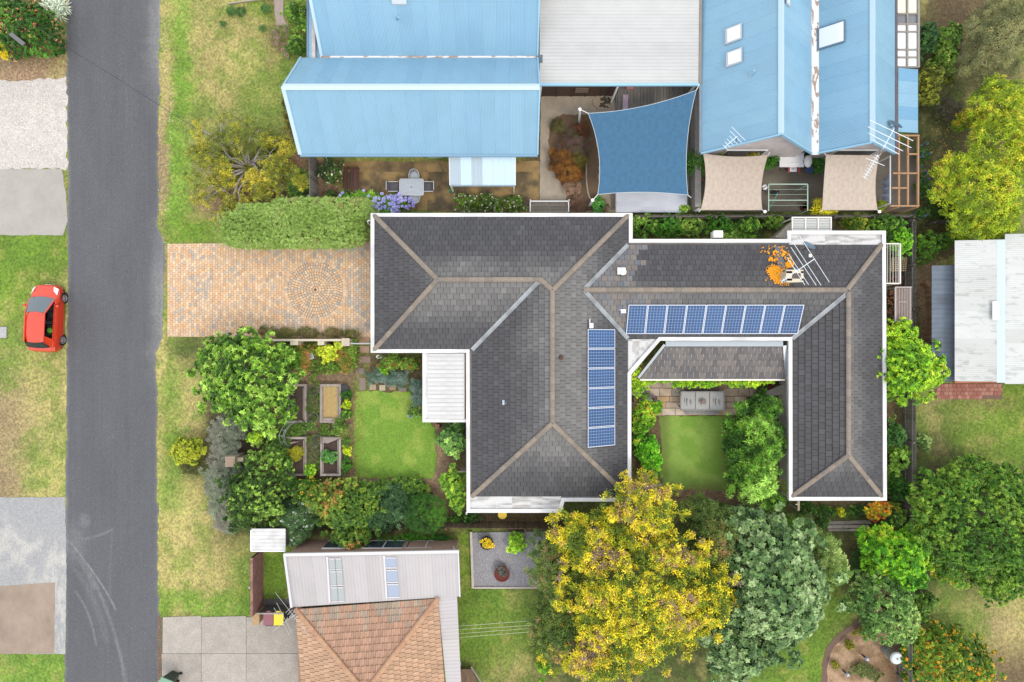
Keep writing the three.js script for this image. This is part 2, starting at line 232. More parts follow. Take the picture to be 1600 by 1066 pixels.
// drives on the far side
const rough = (poly, amp, step = 6) => { const o = []; for (let i = 0; i < poly.length; i++) { const [ax, ay] = poly[i], [bx, by] = poly[(i + 1) % poly.length], n = Math.max(1, Math.round(Math.hypot(bx - ax, by - ay) / step)); for (let k = 0; k < n; k++) { const t = k / n; o.push([mix(ax, bx, t) + (k ? amp * (R0() - .5) : 0), mix(ay, by, t) + (k ? amp * (R0() - .5) : 0)]); } } return o; };
const tGravel = tex(512, 512, (i, j) => { const f = fbm(i / 40, j / 40, 4, 13), n = .78 + .3 * hsh(i >> 1, j >> 1) + .12 * hsh(i, j), w = sst(.6, .85, fbm(i / 7, j / 7, 3, 73)) * .45, s = .95 + .1 * f; return as(mix(214, 168, w) * n * s, mix(207, 150, w) * n * s, mix(200, 132, w) * n * s); });
const tConc = (c, o = 0, st = .12) => tex(512, 512, (i, j) => { const f = fbm(i / 90 + o, j / 90, 5, 0), q = fbm(i / 30, j / 30 + o, 4), n = .9 + st * (f - .5) * 2.4 + .18 * (hsh(i, j) - .5) + .05 * (q - .5); return as(c[0] * n, c[1] * n, c[2] * n); });
const clampT = (t, x0, x1, y0, y1) => { t.wrapS = t.wrapT = THREE.MirroredRepeatWrapping; t.repeat.set(1 / (X(x1) - X(x0)), 1 / (Z(y1) - Z(y0))); t.offset.set(-X(x0) / (X(x1) - X(x0)), -Z(y0) / (Z(y1) - Z(y0))); return t; };
struct('gravel_driveway', sheet(PX(rough([[-220, 122], [40, 126], [104, 121], [105, 264], [-220, 266]], 5)), .02), mat(0xffffff, { map: rep(tGravel, 7), roughness: 1, bumpMap: rep(bFine, 1.5), bumpScale: .02 }));
struct('concrete_driveway', sheet(PX(rough([[-220, 266], [96, 264], [103, 300], [106, 345], [98, 368], [-220, 366]], 1.5)), .024), mat(0xffffff, { map: clampT(tConc([198, 192, 184], 3, .03), 0, 105, 264, 368), roughness: .95 }));
{
  const t = tex(512, 1024, (i, j) => { const x = i / 512 * 104, y = 778 + j / 1024 * 246, f = fbm(i / 60, j / 80, 5), g = fbm(i / 24 + 7, j / 60, 4); const pale = .62 * clamp(sst(.35, .8, f) * sst(60, 20, Math.abs(y - 850 - x * .5)) + sst(.4, .7, g) * sst(24, 4, Math.abs(x - 90)) * sst(820, 880, y)); const n = .93 + .2 * (hsh(i, j) - .5) + .2 * (fbm(i / 8, j / 8, 4) - .5); return as(mix(180, 222, pale) * n, mix(180, 218, pale) * n, mix(181, 208, pale) * n); });
  struct('concrete_apron', sheet(PX(rough([[-220, 778], [102, 777], [104, 900], [102, 1022], [-220, 1022]], 1.2)), .022), mat(0xffffff, { map: clampT(t, 0, 104, 778, 1024), roughness: .95 }));
  struct('brown_concrete_slab', sheet(PX([[-220, 932], [86, 910], [85, 1021], [-220, 1024]]), .03), mat(0xffffff, { map: clampT(tConc([180, 160, 142], 8, .08), 0, 86, 912, 1022), roughness: .95 }));
}
{ // brick paved drive with a round of bricks laid in rings
  const d = thing('brick_driveway', 'peach and grey brick paved driveway between the road and the house', 'driveway'), B = [], BM = [];
  const tones = [[234, 196, 156], [230, 186, 142], [238, 206, 170], [218, 190, 162], [206, 188, 168], [192, 180, 166], [220, 186, 154]];
  const tone = (x, z, r) => { const f = fbm(x * .55 + 40, z * .55 + 9, 4); return f > .58 ? (r() < .5 ? 4 + (r() * 2 | 0) : r() * 4 | 0) : r() < .84 ? r() * 4 | 0 : 4 + (r() * 3 | 0); };
  const r = rngOf(77), m = mat(0xffffff, { vertexColors: true, map: rep(gGrain, 1.2), roughness: .95 }), c = [X(493), Z(453)], RO = 1.64;
  const out = PX([[262, 381], [582, 378], [582, 529], [262, 526]]), bl = .145, bw = .215;
  for (let j = 0, x = X(262); x < X(582); x += bl + .012, j++) for (let z = Z(378) + (j % 2 ? -bw / 2 : 0); z < Z(530); z += bw + .012) {
    let p = clipConvex([[x, z], [x + bl, z], [x + bl, z + bw], [x, z + bw]], out); if (p.length < 3 || Math.hypot(x + bl / 2 - c[0], z + bw / 2 - c[1]) < RO + .04) continue;
    B.push(prep(prism(p, -.02, .036 + .006 * r()), al(...tones[tone(x, z, r)], KA * (1.12 + .22 * r()))));
  }
  const bed = obj('sand_bed', sheet(out, .026), gr(col(112, 98, 86), 1), d); bed.userData.kind = 'stuff';
  const st = obj('brick_paving', B, m, d); st.userData.kind = 'stuff'; let count = 0;
  const ringM = tones.slice(0, 6).map(t => gr(col(...t, KA * 1.2), 1.2));
  for (let q = 0, rr = .09; rr < RO; q++) { const len = q === 0 ? .12 : q > 5 && q % 3 === 0 ? .23 : .17, n = q === 0 ? 6 : Math.round(2 * Math.PI * (rr + len / 2) / .152), jut = r() * 6; for (let i = 0; i < n; i++) { const a = (i / n) * 2 * Math.PI + jut, h = Math.PI / n - .012 / (rr + len), pt = (x, t) => [c[0] + x * Math.cos(t), c[1] + x * Math.sin(t)]; const p = prism([pt(rr, a - h), pt(rr + len - .016, a - h), pt(rr + len - .016, a + h), pt(rr, a + h)], -.02, .044 + .006 * r()); count++; obj('brick', p, ringM[r() < .8 ? r() * 4 | 0 : 4 + r() * 2 | 0], d); } rr += len; }
  settle(d, X(422), 0, Z(453));
}

// ---------- tiled roofs ----------
// faces: { k:'N|S|W|E' the way it faces, e: eave coordinate, polys: convex pieces in plan }. World = O + a*ux + b*uz, height h0 + slope*distance from the eave
function roofFrame(O, ux, uz, h0, slope) { const f = (a, b, y) => v3(O.x + a * ux.x + b * uz.x, y, O.z + a * ux.z + b * uz.z); const dist = (F, a, b) => F.k === 'N' ? b - F.e : F.k === 'S' ? F.e - b : F.k === 'W' ? a - F.e : F.e - a; return { f, dist, h0, slope, at: (F, a, b, up = 0) => f(a, b, h0 + slope * dist(F, a, b) + up) }; }
function tilesOf(fr, F, gauge, tw, rnd, toneOf, o = {}) {
  const res = [], horiz = F.k === 'N' || F.k === 'S', all = F.polys.flat(), ss = all.map(p => horiz ? p[0] : p[1]), dd = all.map(p => fr.dist(F, ...p));
  const s0 = Math.min(...ss), s1 = Math.max(...ss), d1 = Math.max(...dd), ab = (s, d) => F.k === 'N' ? [s, F.e + d] : F.k === 'S' ? [s, F.e - d] : F.k === 'W' ? [F.e + d, s] : [F.e - d, s];
  for (let i = 0, d = 0; d < d1 - .01; i++, d += gauge) for (let s = s0 - tw * (i % 2 ? .5 : 1) + (o.rag ? (R0() - .5) * 0 : 0); s < s1; s += tw) {
    const gap = o.gap ?? .008, jit = .006 * (rnd() - .5), list = [];
    const bits = o.roll ? [[s + gap, s + tw * .42, .022], [s + tw * .42, s + tw - gap, .0]] : [[s + gap, s + tw - gap, 0]];
    for (const [sa, sb, hi] of bits) for (const poly of F.polys) {
      const rect = [ab(sa, d + jit), ab(sb, d + jit), ab(sb, Math.min(d + gauge + .01, d1 + .02)), ab(sa, Math.min(d + gauge + .01, d1 + .02))], c = clipConvex(rect, poly);
      if (c.length < 3) continue; let ar = 0; c.forEach((p, k) => { const q = c[(k + 1) % c.length]; ar += p[0] * q[1] - q[0] * p[1]; }); if (Math.abs(ar) < .0006) continue;
      const lift = .004 * rnd(), tops = c.map(p => fr.at(F, p[0], p[1], mix(o.butt ?? .062, .012, clamp((fr.dist(F, ...p) - d) / gauge)) + lift + hi)), bots = c.map(p => fr.at(F, p[0], p[1], -.01)), pos = [], uv = [], u0 = rnd() * 9, w0 = rnd() * 9;
      const put = (p, q) => { pos.push(p.x, p.y, p.z); uv.push((horiz ? q[0] : q[1]) + u0, (horiz ? q[1] : q[0]) + w0); };
      for (let k = 1; k + 1 < c.length; k++) for (const q of [0, k, k + 1]) put(tops[q], c[q]);
      for (let k = 0; k < c.length; k++) { const e = (k + 1) % c.length; for (const [P, q] of [[tops, k], [bots, k], [bots, e], [tops, k], [bots, e], [tops, e]]) put(P[q], c[q]); }
      list.push(geo(pos, null, uv));
    }
    if (!list.length) continue;
    const g = list.length > 1 ? mergeGeometries(list) : list[0]; g.userData.uvok = true; const [ca, cb] = ab(s + tw / 2, d + gauge / 2);
    res.push(prep(g, toneOf(ca, cb, d + gauge / 2, rnd)));
  }
  return res;
}
const capGeo = (() => { const g = new THREE.CylinderGeometry(.155, .14, .4, 10, 1, true, -Math.PI / 2, Math.PI); g.rotateX(-Math.PI / 2); g.scale(1, .62, 1); return prep(g); })();
function ridgeCaps(parent, a, b, mats, len = .4, up = .035, w = 1) {
  const d = b.clone().sub(a), n = Math.max(1, Math.round(d.length() / len)), z = d.clone().normalize(), x = v3(0, 1, 0).cross(z).normalize(), y = z.clone().cross(x);
  for (let i = 0; i < n; i++) {
    const m = new THREE.Mesh(capGeo, mats[R0() * mats.length | 0]); m.name = 'ridge_cap'; m.castShadow = m.receiveShadow = true;
    m.quaternion.setFromRotationMatrix(new THREE.Matrix4().makeBasis(x, y, z)); m.scale.set(w, w, d.length() / n / .385); m.position.copy(a).addScaledVector(d, (i + .5) / n).addScaledVector(y, up + .004 * (i % 2)); parent.add(m);
  }
}
function valleyStrip(fr, Fa, Fb, p, q, w, m, parent) {  // metal valley between faces Fa and Fb from plan point p to q
  const n = norm2(q[0] - p[0], q[1] - p[1]), s = [-n[1] * w, n[0] * w], side = fr.dist(Fa, p[0] + s[0], p[1] + s[1]) > fr.dist(Fb, p[0] + s[0], p[1] + s[1]) ? [Fa, Fb] : [Fb, Fa], P = (t, k, F, up) => fr.at(F, t[0] + s[0] * k, t[1] + s[1] * k, up);
  return obj('valley_flashing', [quad(P(p, 1, side[0], .08), P(q, 1, side[0], .08), P(q, 0, side[0], .066), P(p, 0, side[0], .066)), quad(P(p, 0, side[1], .066), P(q, 0, side[1], .066), P(q, -1, side[1], .08), P(p, -1, side[1], .08))], m, parent);
}

// ---------- the main house ----------
{
  const H0 = 2.6, MP = (CAMH - H0) / FOC, SL = .489, e = (x, y) => [(x - 800) * MP, (y - 533) * MP];
  const house = thing('tiled_house', 'large house with dark grey concrete tile hipped roofs and white gutters round a courtyard', 'house');
  const fr = roofFrame(v3(0, 0, 0), v3(1, 0, 0), v3(0, 0, 1), H0, SL);
  const q = { NW: e(584.7, 336.9), SW: e(584.7, 546.9), hA: e(689.7, 441.9), K: e(842.6, 441.9), V1: e(737.6, 546.9), T: e(859.3, 458.6), NE: e(981, 336.9), WS: e(737.6, 775.2), ES: e(981, 775.2), hS: e(859.3, 653.5), V2: e(981, 382.8), Cr: e(907.7, 456.05), V3: e(981, 529.3), NK: e(842.6, 336.9), DN: e(1376.8, 382.8), C1: e(1303.55, 456.05), D0: e(1306.75, 459.25), DX: e(1376.8, 459.25), V4: e(1236.7, 529.3), hD: e(1306.75, 705.15), DW: e(1236.7, 775.2), DE: e(1376.8, 775.2) };
  const Fc = (k, pt, ...polys) => ({ k, e: k === 'N' || k === 'S' ? q[pt][1] : q[pt][0], polys: polys.map(s => s.split(' ').map(n => q[n])) });
  const faces = [Fc('S', 'SW', 'SW V1 K hA'), Fc('S', 'WS', 'WS ES hS'), Fc('N', 'NW', 'NW NK K hA', 'NK NE T K'), Fc('W', 'NW', 'NW SW hA'), Fc('W', 'V1', 'V1 K T hS WS'), Fc('E', 'NE', 'NE T Cr V2', 'T hS ES V3 Cr'), Fc('N', 'V2', 'V2 DN C1 Cr'), Fc('S', 'V3', 'Cr C1 D0 V4 V3'), Fc('W', 'V4', 'V4 D0 hD DW'), Fc('E', 'DN', 'DN C1 D0 DX', 'D0 hD DE DX'), Fc('S', 'DW', 'DW hD DE')];
  const under = faces.map(F => F.polys.map(p => { const pos = []; for (let k = 1; k + 1 < p.length; k++) for (const i of [0, k, k + 1]) { const w = fr.at(F, ...p[i], -.006); pos.push(w.x, w.y, w.z); } return geo(pos); })).flat();
  obj('roof_underlay', under, gr(col(30, 29, 31), 2), house);
  const rnd = rngOf(3), swap = (a, b) => { const x = a / MP + 800, y = b / MP + 533; return x > 905 && x < 985 + 38 * vn(y / 9, 4) && y > 385 && y < 520 && (x - 905) + (y - 456) * (y > 456 ? -.9 : .9) > -2 && x > 912 && Math.abs(y - 456) < x - 905 + 4; };
  const tone = F => (a, b, d, r) => {                  // weathered pale tiles up the slope, dark ones lower down, a patch of replaced tiles; sunward faces painted paler, the others darker
    if ((F.k === 'N' || F.k === 'S') && swap(a, b)) { const t = [[150, 142, 136], [142, 138, 138], [158, 148, 140], [134, 138, 146], [148, 146, 146]][r() * 5 | 0]; return al(...t, KA * (.92 + .16 * r())); }
    const x = a / MP + 800, y = b / MP + 533, wornLit = sst(1.3, 3.7, d + 2.0 * (fbm(x / 38, y / 38, 3) - .5) + ({ S: .55, E: .75, W: -.75, N: -.35 })[F.k]), k = .86 + .26 * r() + (r() < .06 ? .16 : 0), c = [mix(94, 143, wornLit), mix(93, 141, wornLit), mix(96, 139, wornLit)];
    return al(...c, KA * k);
  };
  const tm = mat(0xffffff, { vertexColors: true, map: rep(gStreak, .9, .9), roughness: .78 }), tmH = tm.clone(); tmH.map = rep(gStreak, .9); tmH.map.rotation = 0;
  let parts = 0; const rest = [];
  for (const F of faces) for (const g of tilesOf(fr, F, .2995, .332, rnd, tone(F))) if (parts < 300) { obj('roof_tile', g, tm, house); parts++; } else rest.push(g);
  obj('roof_tiles', rest, tm, house).userData.kind = 'stuff';
  const cm = [[160, 147, 133], [168, 154, 139], [152, 142, 131], [172, 157, 141]].map(c => gr(col(...c), .8));
  const up = (F, p, y = 0) => fr.at(F, ...q[p], y), RL = (F, a, b) => ridgeCaps(house, up(faces[F], a), up(faces[F], b), cm, .4, .05, .9);
  RL(0, 'SW', 'hA'); RL(2, 'NW', 'hA'); RL(0, 'hA', 'K'); RL(2, 'K', 'T'); RL(2, 'NE', 'T'); RL(4, 'T', 'hS'); RL(1, 'WS', 'hS'); RL(1, 'ES', 'hS'); RL(6, 'Cr', 'C1'); RL(6, 'DN', 'C1'); RL(9, 'D0', 'hD'); RL(10, 'DW', 'hD'); RL(10, 'DE', 'hD');
  const vm = mat(col(192, 198, 204), { roughness: .5, metalness: .25, map: rep(gBlotch, 2) });
  valleyStrip(fr, faces[0], faces[4], q.V1, q.K, .115, vm, house); valleyStrip(fr, faces[5], faces[6], q.V2, q.Cr, .115, vm, house); valleyStrip(fr, faces[5], faces[7], q.V3, q.Cr, .115, vm, house); valleyStrip(fr, faces[7], faces[8], q.V4, q.D0, .115, vm, house);
  // gutters: white outer lip, dark trough between lip and tiles
  const HG = 2.72, out = PX([[579, 333], [988.5, 333], [988.5, 373.5], [1230.5, 373.5], [1230.5, 360.5], [1384.5, 360.5], [1386, 782.5], [1233, 782.5], [1232.5, 532.5], [1032, 532.5], [986.5, 584.5], [986.5, 784], [882, 784], [877, 801.5], [729, 801.5], [728, 551.5], [579, 551.5]], HG);
  const wm = mat(col(250, 250, 252, .8), { roughness: .55, map: rep(gBlotch, 5) }), tro = gr(col(146, 142, 140), 1.4), wall = gr(col(240, 236, 224, .8), 3);
  ribbon(out, -.2, HG - .24, HG, true).forEach(g => obj('gutter', g, wm, house));
  const px = out.map(([a, b]) => [a, b]);
  ribbon(px, -.46, HG - .2, HG - .13, true).forEach(g => obj('gutter_trough', g, tro, house));
  // walls under the eaves
  const wallRuns = ribbon(px, -.62, 0, 2.5, true), inner = ribbon(px, -.5, 0, 2.5, true); void inner;
  { const ins = (d) => { const n = px.length, o = []; for (let i = 0; i < n; i++) { const p = px[i], a = px[(i - 1 + n) % n], b = px[(i + 1) % n], d1 = norm2(p[0] - a[0], p[1] - a[1]), d2 = norm2(b[0] - p[0], b[1] - p[1]), n1 = [-d1[1], d1[0]], n2 = [-d2[1], d2[0]], k = 1 + n1[0] * n2[0] + n1[1] * n2[1]; o.push([p[0] + (n1[0] + n2[0]) / k * d, p[1] + (n1[1] + n2[1]) / k * d]); } return o; };
    ribbon(ins(.62), -.2, 0, 2.5, true).forEach(g => obj('wall', g, wall, house));
    ribbon(ins(.02), -.62, 2.44, 2.5, true).forEach(g => obj('eave_soffit', g, wm, house)); void wallRuns; }
  // flat sheet-metal roofs behind the gutters
  const tFlat = tex(512, 256, (i, j) => { const f = fbm(i / 70, j / 50, 5), s = .8 * sst(.42, .9, f), n = .96 + .06 * (hsh(i, j) - .5) + .08 * (fbm(i / 6, j / 20, 3) - .5); return as(mix(222, 150, s) * n, mix(221, 145, s) * n, mix(220, 140, s) * n, .7); });
  const fm = t => mat(0xffffff, { map: t, roughness: .6 });
  obj('flat_roof', prism(PX([[734, 776], [877, 776], [875, 797], [733, 797]], 2.62), 2.5, 2.62), fm(rep(tFlat, 5.6, 1)), house);
  obj('flat_roof', prism(PX([[1233, 364], [1378, 364], [1378, 385], [1233, 385]], 2.62), 2.5, 2.62), fm(rep(tFlat, 4.3, .9)), house);
  obj('flat_roof', prism(PX([[980, 530], [1033, 530], [985, 588], [980, 588]], 2.6), 2.5, 2.6), fm(rep(tFlat, 2.2, 2.2)), house);
  // lower tiled roof over the courtyard veranda
  { const h1 = 2.12, pr = (x, y, h) => [X(x, h), Z(y, h)], sl = .2, F = { k: 'S', e: Z(592, h1), polys: [[pr(1000, 592, h1), pr(1226, 592, h1), pr(1222, 540, h1 + .35), pr(1041, 540, h1 + .35)]] }, f2 = roofFrame(v3(0, 0, 0), v3(1, 0, 0), v3(0, 0, 1), h1, sl), vr = new THREE.Group(); vr.name = 'veranda_roof'; house.add(vr);
    const r2 = rngOf(9), mts = [[136, 130, 128], [126, 122, 122], [146, 138, 133], [118, 114, 116]].map(c => { const m = mat(col(...c), { map: rep(gStreak, .9), roughness: .8 }); return m; });
    for (const g of tilesOf(f2, F, .345, .33, r2, () => [1, 1, 1], { gap: .02, butt: .05 })) { g.deleteAttribute('color'); obj('roof_tile', g, mts[r2() * 4 | 0], vr); }
    const b0 = f2.at(F, ...F.polys[0][0]), b1 = f2.at(F, ...F.polys[0][1]), b2 = f2.at(F, ...F.polys[0][2]), b3 = f2.at(F, ...F.polys[0][3]);
    obj('roof_deck', slab(b0.clone().setY(b0.y + .004), b1.clone().setY(b1.y + .004), b2.clone().setY(b2.y + .004), b3.clone().setY(b3.y + .004), .08), gr(col(216, 206, 194), 1.5), vr);
    obj('gutter', [bar(b0.clone().add(v3(0, 0, .06)), b1.clone().add(v3(0, 0, .06)), .09, .1)], mat(col(226, 218, 206, .8), { roughness: .5 }), vr);
    obj('flashing', [bar(b3.clone().add(v3(-.05, .06, -.1)), b2.clone().add(v3(.02, .06, -.1)), .3, .03), bar(b1.clone().add(v3(.1, .08, 0)), b2.clone().add(v3(.1, .08, 0)), .2, .04), bar(b0.clone().add(v3(-.1, .06, -.05)), b3.clone().add(v3(-.1, .06, -.05)), .14, .04)], mat(col(176, 184, 190), { roughness: .4, metalness: .3 }), vr);
    for (const x of [1004, 1080, 1150, 1218]) obj('post', box(.1, 2.05, .1, X(x, 2), 1.02, b0.z - .1), gr(col(226, 220, 206, .7), 1), vr);
  }
  // white ribbed metal entry roof
  { const h = 2.45, pr = new THREE.Group(); pr.name = 'porch_roof'; house.add(pr); const m = [mat(col(228, 227, 226, .68), { map: rep(gSoft, 2.4), roughness: .5 }), mat(col(222, 221, 220, .68), { map: rep(gSoft, 1.7), roughness: .5 })];
    const y0 = 552, y1 = 656, n = 16; for (let i = 0; i < n; i++) { const a = mix(y0, y1, i / n), b = mix(y0, y1, (i + 1) / n); obj('roof_sheet', [slab(V(668, a + .35, h), V(726, a + .35, h + .08), V(726, b - .25, h + .08), V(668, b - .25, h), .02), bar(V(668, b, h + .01), V(726, b, h + .09), .03, .06)], m[i % 2], pr); }
    obj('gutter', [...ribbon(PX([[660, 551], [660, 660], [729, 660]], 2.5), .18, 2.3, 2.5)].concat(prism(PX([[664.5, 551], [668.5, 551], [668.5, 656], [664.5, 656]], 2.45), 2.36, 2.42)), wm, pr);
    obj('gutter_rust', bar(V(726.5, 553, h + .1), V(726.5, 655, h + .1), .05, .03), gr(col(150, 110, 84), .3), pr);
    for (const [x, y] of [[668, 655], [668, 600], [720, 655]]) obj('post', box(.1, 2.35, .1, X(x, 2.3), 1.17, Z(y, 2.3)), wm, pr); }
  // downpipe brackets and pipes at the eaves
  for (const [x, y, h] of [[574, 344, 2.3], [1229, 744, 1.2], [1231, 772, 1.2], [588, 555, 2.2], [728, 800, 2.4]]) obj('downpipe', tube([V(x + 4, y, h), V(x, y + 2, h - .05), V(x + 1, y + 4, h - .2), v3(X(x + 1, h - .2), .1, Z(y + 4, h - .2))], .04), wm, house);
  settle(house, X(980), 0, Z(560));
}
const dishOf = (p, r, dir) => { const pts = []; for (let i = 0; i <= 8; i++) pts.push(new THREE.Vector2(r * i / 8, .22 * r * (i / 8) ** 2)); const g = new THREE.LatheGeometry(pts, 24); g.applyQuaternion(new THREE.Quaternion().setFromUnitVectors(v3(0, 1, 0), dir.clone().normalize())); g.translate(p.x, p.y, p.z); return g; };
{ // roof fittings of the main house
  const white = mat(col(244, 246, 250, .8), { roughness: .4 });
  const heat = thing('roof_ventilator', 'small white square ventilator with round cowl on the pale replaced tiles', 'roof vent'); { const p = V(970.5, 424, 3.5); obj('base_plate', box(.42, .05, .36, p.x, 3.62, p.z), white, heat); obj('cowl', [cyl(.17, .17, .16, p.x + .06, 3.62, p.z + .06, 18), cyl(.12, .06, .05, p.x + .06, 3.78, p.z + .06, 18)], white, heat); settle(heat, p.x, 3.5, p.z); }
  const flue = thing('roof_flue', 'small pale blue square flue box on the dark west slope', 'roof vent'); { const p = V(789.5, 629, 3.5); obj('base_plate', box(.3, .12, .26, p.x, 3.47, p.z), mat(col(196, 212, 226), { roughness: .5 }), flue); obj('pipe', cyl(.07, .07, .2, p.x + .02, 3.47, p.z + .01, 12), mat(col(90, 96, 104), { roughness: .5 }), flue); settle(flue, p.x, 3.4, p.z); }
  const fin = thing('terracotta_vent', 'small brown round terracotta vent on the spine roof left of the solar panels', 'roof vent'); { const p = V(875.5, 558.5, 4.4); obj('pot', [cyl(.13, .1, .28, p.x, 4.3, p.z, 14), cyl(.15, .15, .06, p.x, 4.5, p.z, 14)], gr(col(128, 98, 82), .4), fin); obj('cap', cyl(.12, .03, .1, p.x, 4.58, p.z, 14), gr(col(104, 80, 70), .4), fin); settle(fin, p.x, 4.3, p.z); }
  for (const [x, y, h, l] of [[924, 509, 3.9, 'white isolator box above the upright row of solar panels'], [974, 486.5, 3.4, 'white isolator box at the left end of the long solar row']]) { const t = thing('isolator_box', l, 'electrical box'), p = V(x, y, h); obj('enclosure', box(.2, .12, .26, p.x, h, p.z, x > 950 ? Math.PI / 2 : 0), white, t); obj('conduit', x > 950 ? rod(v3(p.x - .2, h, p.z - .07), v3(p.x + .1, h, p.z - .07), .025) : rod(v3(p.x - .08, h, p.z - .36), v3(p.x - .08, h, p.z), .025), white, t); settle(t, p.x, h - .06, p.z); }
  // solar panels
  const frameM = mat(col(226, 232, 240), { roughness: .35, metalness: .5 }), lineM = mat(col(128, 168, 212), { roughness: .35 }), cellM = [[22, 76, 142], [27, 82, 149], [18, 70, 135]].map(c => new THREE.MeshPhysicalMaterial({ color: col(...c), roughness: .3, clearcoat: .35, clearcoatRoughness: .12, map: rep(gBlotch, 1.3) }));
  const panel = (long) => { const t = new THREE.Group(), W = 1.0, D = 1.66; t.name = 'solar_panel'; obj('frame', [box(W, .04, .035, 0, .02, -D / 2 + .0175), box(W, .04, .035, 0, .02, D / 2 - .0175), box(.035, .04, D - .07, -W / 2 + .0175, .02, 0), box(.035, .04, D - .07, W / 2 - .0175, .02, 0)], frameM, t); obj('backing_sheet', box(W - .07, .02, D - .07, 0, .02, 0), lineM, t); const cs = [], cw = (W - .07) / 6, cd = (D - .07) / 10; for (let i = 0; i < 6; i++) for (let j = 0; j < 10; j++) cs.push(box(cw - .026, .008, cd - .026, (i - 2.5) * cw, .034, (j - 4.5) * cd)); obj('solar_cells', cs, cellM[long], t).userData.kind = 'stuff'; return t; };
  const pr = [0, 1, 2].map(panel), place = (k, A, B, C, D, label, group) => { // A B along the width, D below A
    const p = pr[k % 3].clone(); p.name = numbered('solar_panel'); scene.add(p); const x = B.clone().sub(A), z = D.clone().sub(A), y = z.clone().cross(x).normalize(); const xn = x.clone().normalize(), zn = xn.clone().cross(y).normalize(); p.quaternion.setFromRotationMatrix(new THREE.Matrix4().makeBasis(xn, y, zn)); p.position.copy(A).add(B).add(C).add(D).multiplyScalar(.25); p.scale.set((x.length() - .024) / 1.0, 1, z.length() / 1.66); tag(p, label, 'solar panel', group); };
  const nth = ['first', 'second', 'third', 'fourth', 'fifth', 'sixth', 'seventh', 'eighth', 'ninth'];
  const h1 = 3.62, h0 = 2.86, TL = V(981.5, 476, h1), TR = V(1254.5, 476, h1), BL = V(978, 521.5, h0), BR = V(1249, 521.5, h0); TL.x = BL.x = (TL.x + BL.x) / 2; TR.x = BR.x = (TR.x + BR.x) / 2;
  for (let i = 0; i < 9; i++) place(i, TL.clone().lerp(TR, i / 9), TL.clone().lerp(TR, (i + 1) / 9), BL.clone().lerp(BR, (i + 1) / 9), BL.clone().lerp(BR, i / 9), i === 0 ? 'blue solar panel at the left end of the long row of nine' : i === 8 ? 'blue solar panel at the right end of the long row of nine' : `${nth[i]} blue solar panel from the left in the long row of nine`, 'solar panels in the long row');
  const g0 = 3.08, g1 = 3.9; for (let i = 0; i < 6; i++) { const y = t => mix(514, 700, t / 6), yr = t => mix(515, 698.5, t / 6); const a = V(918, y(i), g1), b = V(918, y(i + 1), g1), c = V(960.5, yr(i + 1), g0), d = V(960.5, yr(i), g0); const za = mix(Z(514, g1), Z(700, g1), i / 6), zb = mix(Z(514, g1), Z(700, g1), (i + 1) / 6); a.z = d.z = za; b.z = c.z = zb; place(i + 1, b, a, d, c, i === 0 ? 'blue solar panel at the top end of the upright row of six' : i === 5 ? 'blue solar panel at the bottom end of the upright row of six' : `${nth[i]} blue solar panel from the top in the upright row of six`, 'solar panels in the upright row'); }
  // chimney box, aerial, dish, lichen
  const ch = thing('chimney', 'square cream capped chimney on the roof under the television aerial', 'chimney'); { const c = gr(col(226, 212, 186, .72), 1), y = 4.45, q = (x, z) => [X(x, y), Z(z, y)]; obj('stack', prism([q(1230, 424), q(1255, 421), q(1256, 440), q(1231, 441)], 3.0, 4.3), c, ch); obj('cap', [box(.9, .08, .18, X(1243, y), 4.34, Z(424, y)), box(.9, .08, .18, X(1243, y), 4.34, Z(438, y)), box(.32, .08, .5, X(1234, y), 4.34, Z(431, y)), box(.14, .08, .5, X(1254.5, y), 4.34, Z(431, y))], gr(col(236, 224, 200, .75), 1), ch); obj('flue_hole', box(.42, .04, .36, X(1246, y), 4.315, Z(431, y)), gr(col(120, 104, 100), .6), ch); settle(ch, X(1243, y), 3, Z(431, y)); }
  const fl = thing('flashing_strip', 'dull grey lead flashing strip running down the tiles left of the chimney', 'flashing'); { const F = (x, y) => { const ey = 533 + (y - 533) / 1.01, h = 2.6 + .489 * (ey - 382.8) * .03517 + .085; return V(x, y, h); }; obj('strip', [slab(F(1210, 384), F(1219, 384), F(1228, 418), F(1217, 423), .02), slab(F(1217, 423), F(1228, 418), F(1232, 421), F(1226, 428), .02)], gr(col(128, 134, 142), 1), fl); }
  const white2 = mat(col(232, 236, 240, .8), { roughness: .35, metalness: .3 });
  const ant = thing('television_aerial', 'white television aerial with five long crossbars above the chimney', 'aerial'); { const h = 5.4, A = V(1221, 440, h), B = V(1273, 404.5, h); obj('boom', rod(A, B, .022, .022, 6), white2, ant); for (const [ax, ay, bx, by] of [[1249, 368, 1296, 441], [1240, 380, 1283, 446], [1236, 386.5, 1275.5, 446], [1232.5, 397.5, 1263.5, 445], [1229.5, 402, 1258, 445.5]]) obj('element', rod(V(ax, ay, h), V(bx, by, h), .015), white2, ant); for (const [x, y] of [[1221, 440], [1224.5, 437.5], [1228, 435], [1243, 421], [1246, 424]]) { const p = V(x, y, h); obj('director', rod(p.clone().add(v3(-.06, 0, -.09)), p.clone().add(v3(.06, 0, .09)), .012), white2, ant); } obj('mast', rod(V(1247, 424, 4.3), V(1250, 420.5, 5.4), .024), white2, ant); settle(ant, X(1247, 4.3), 4.3, Z(424, 4.3)); }
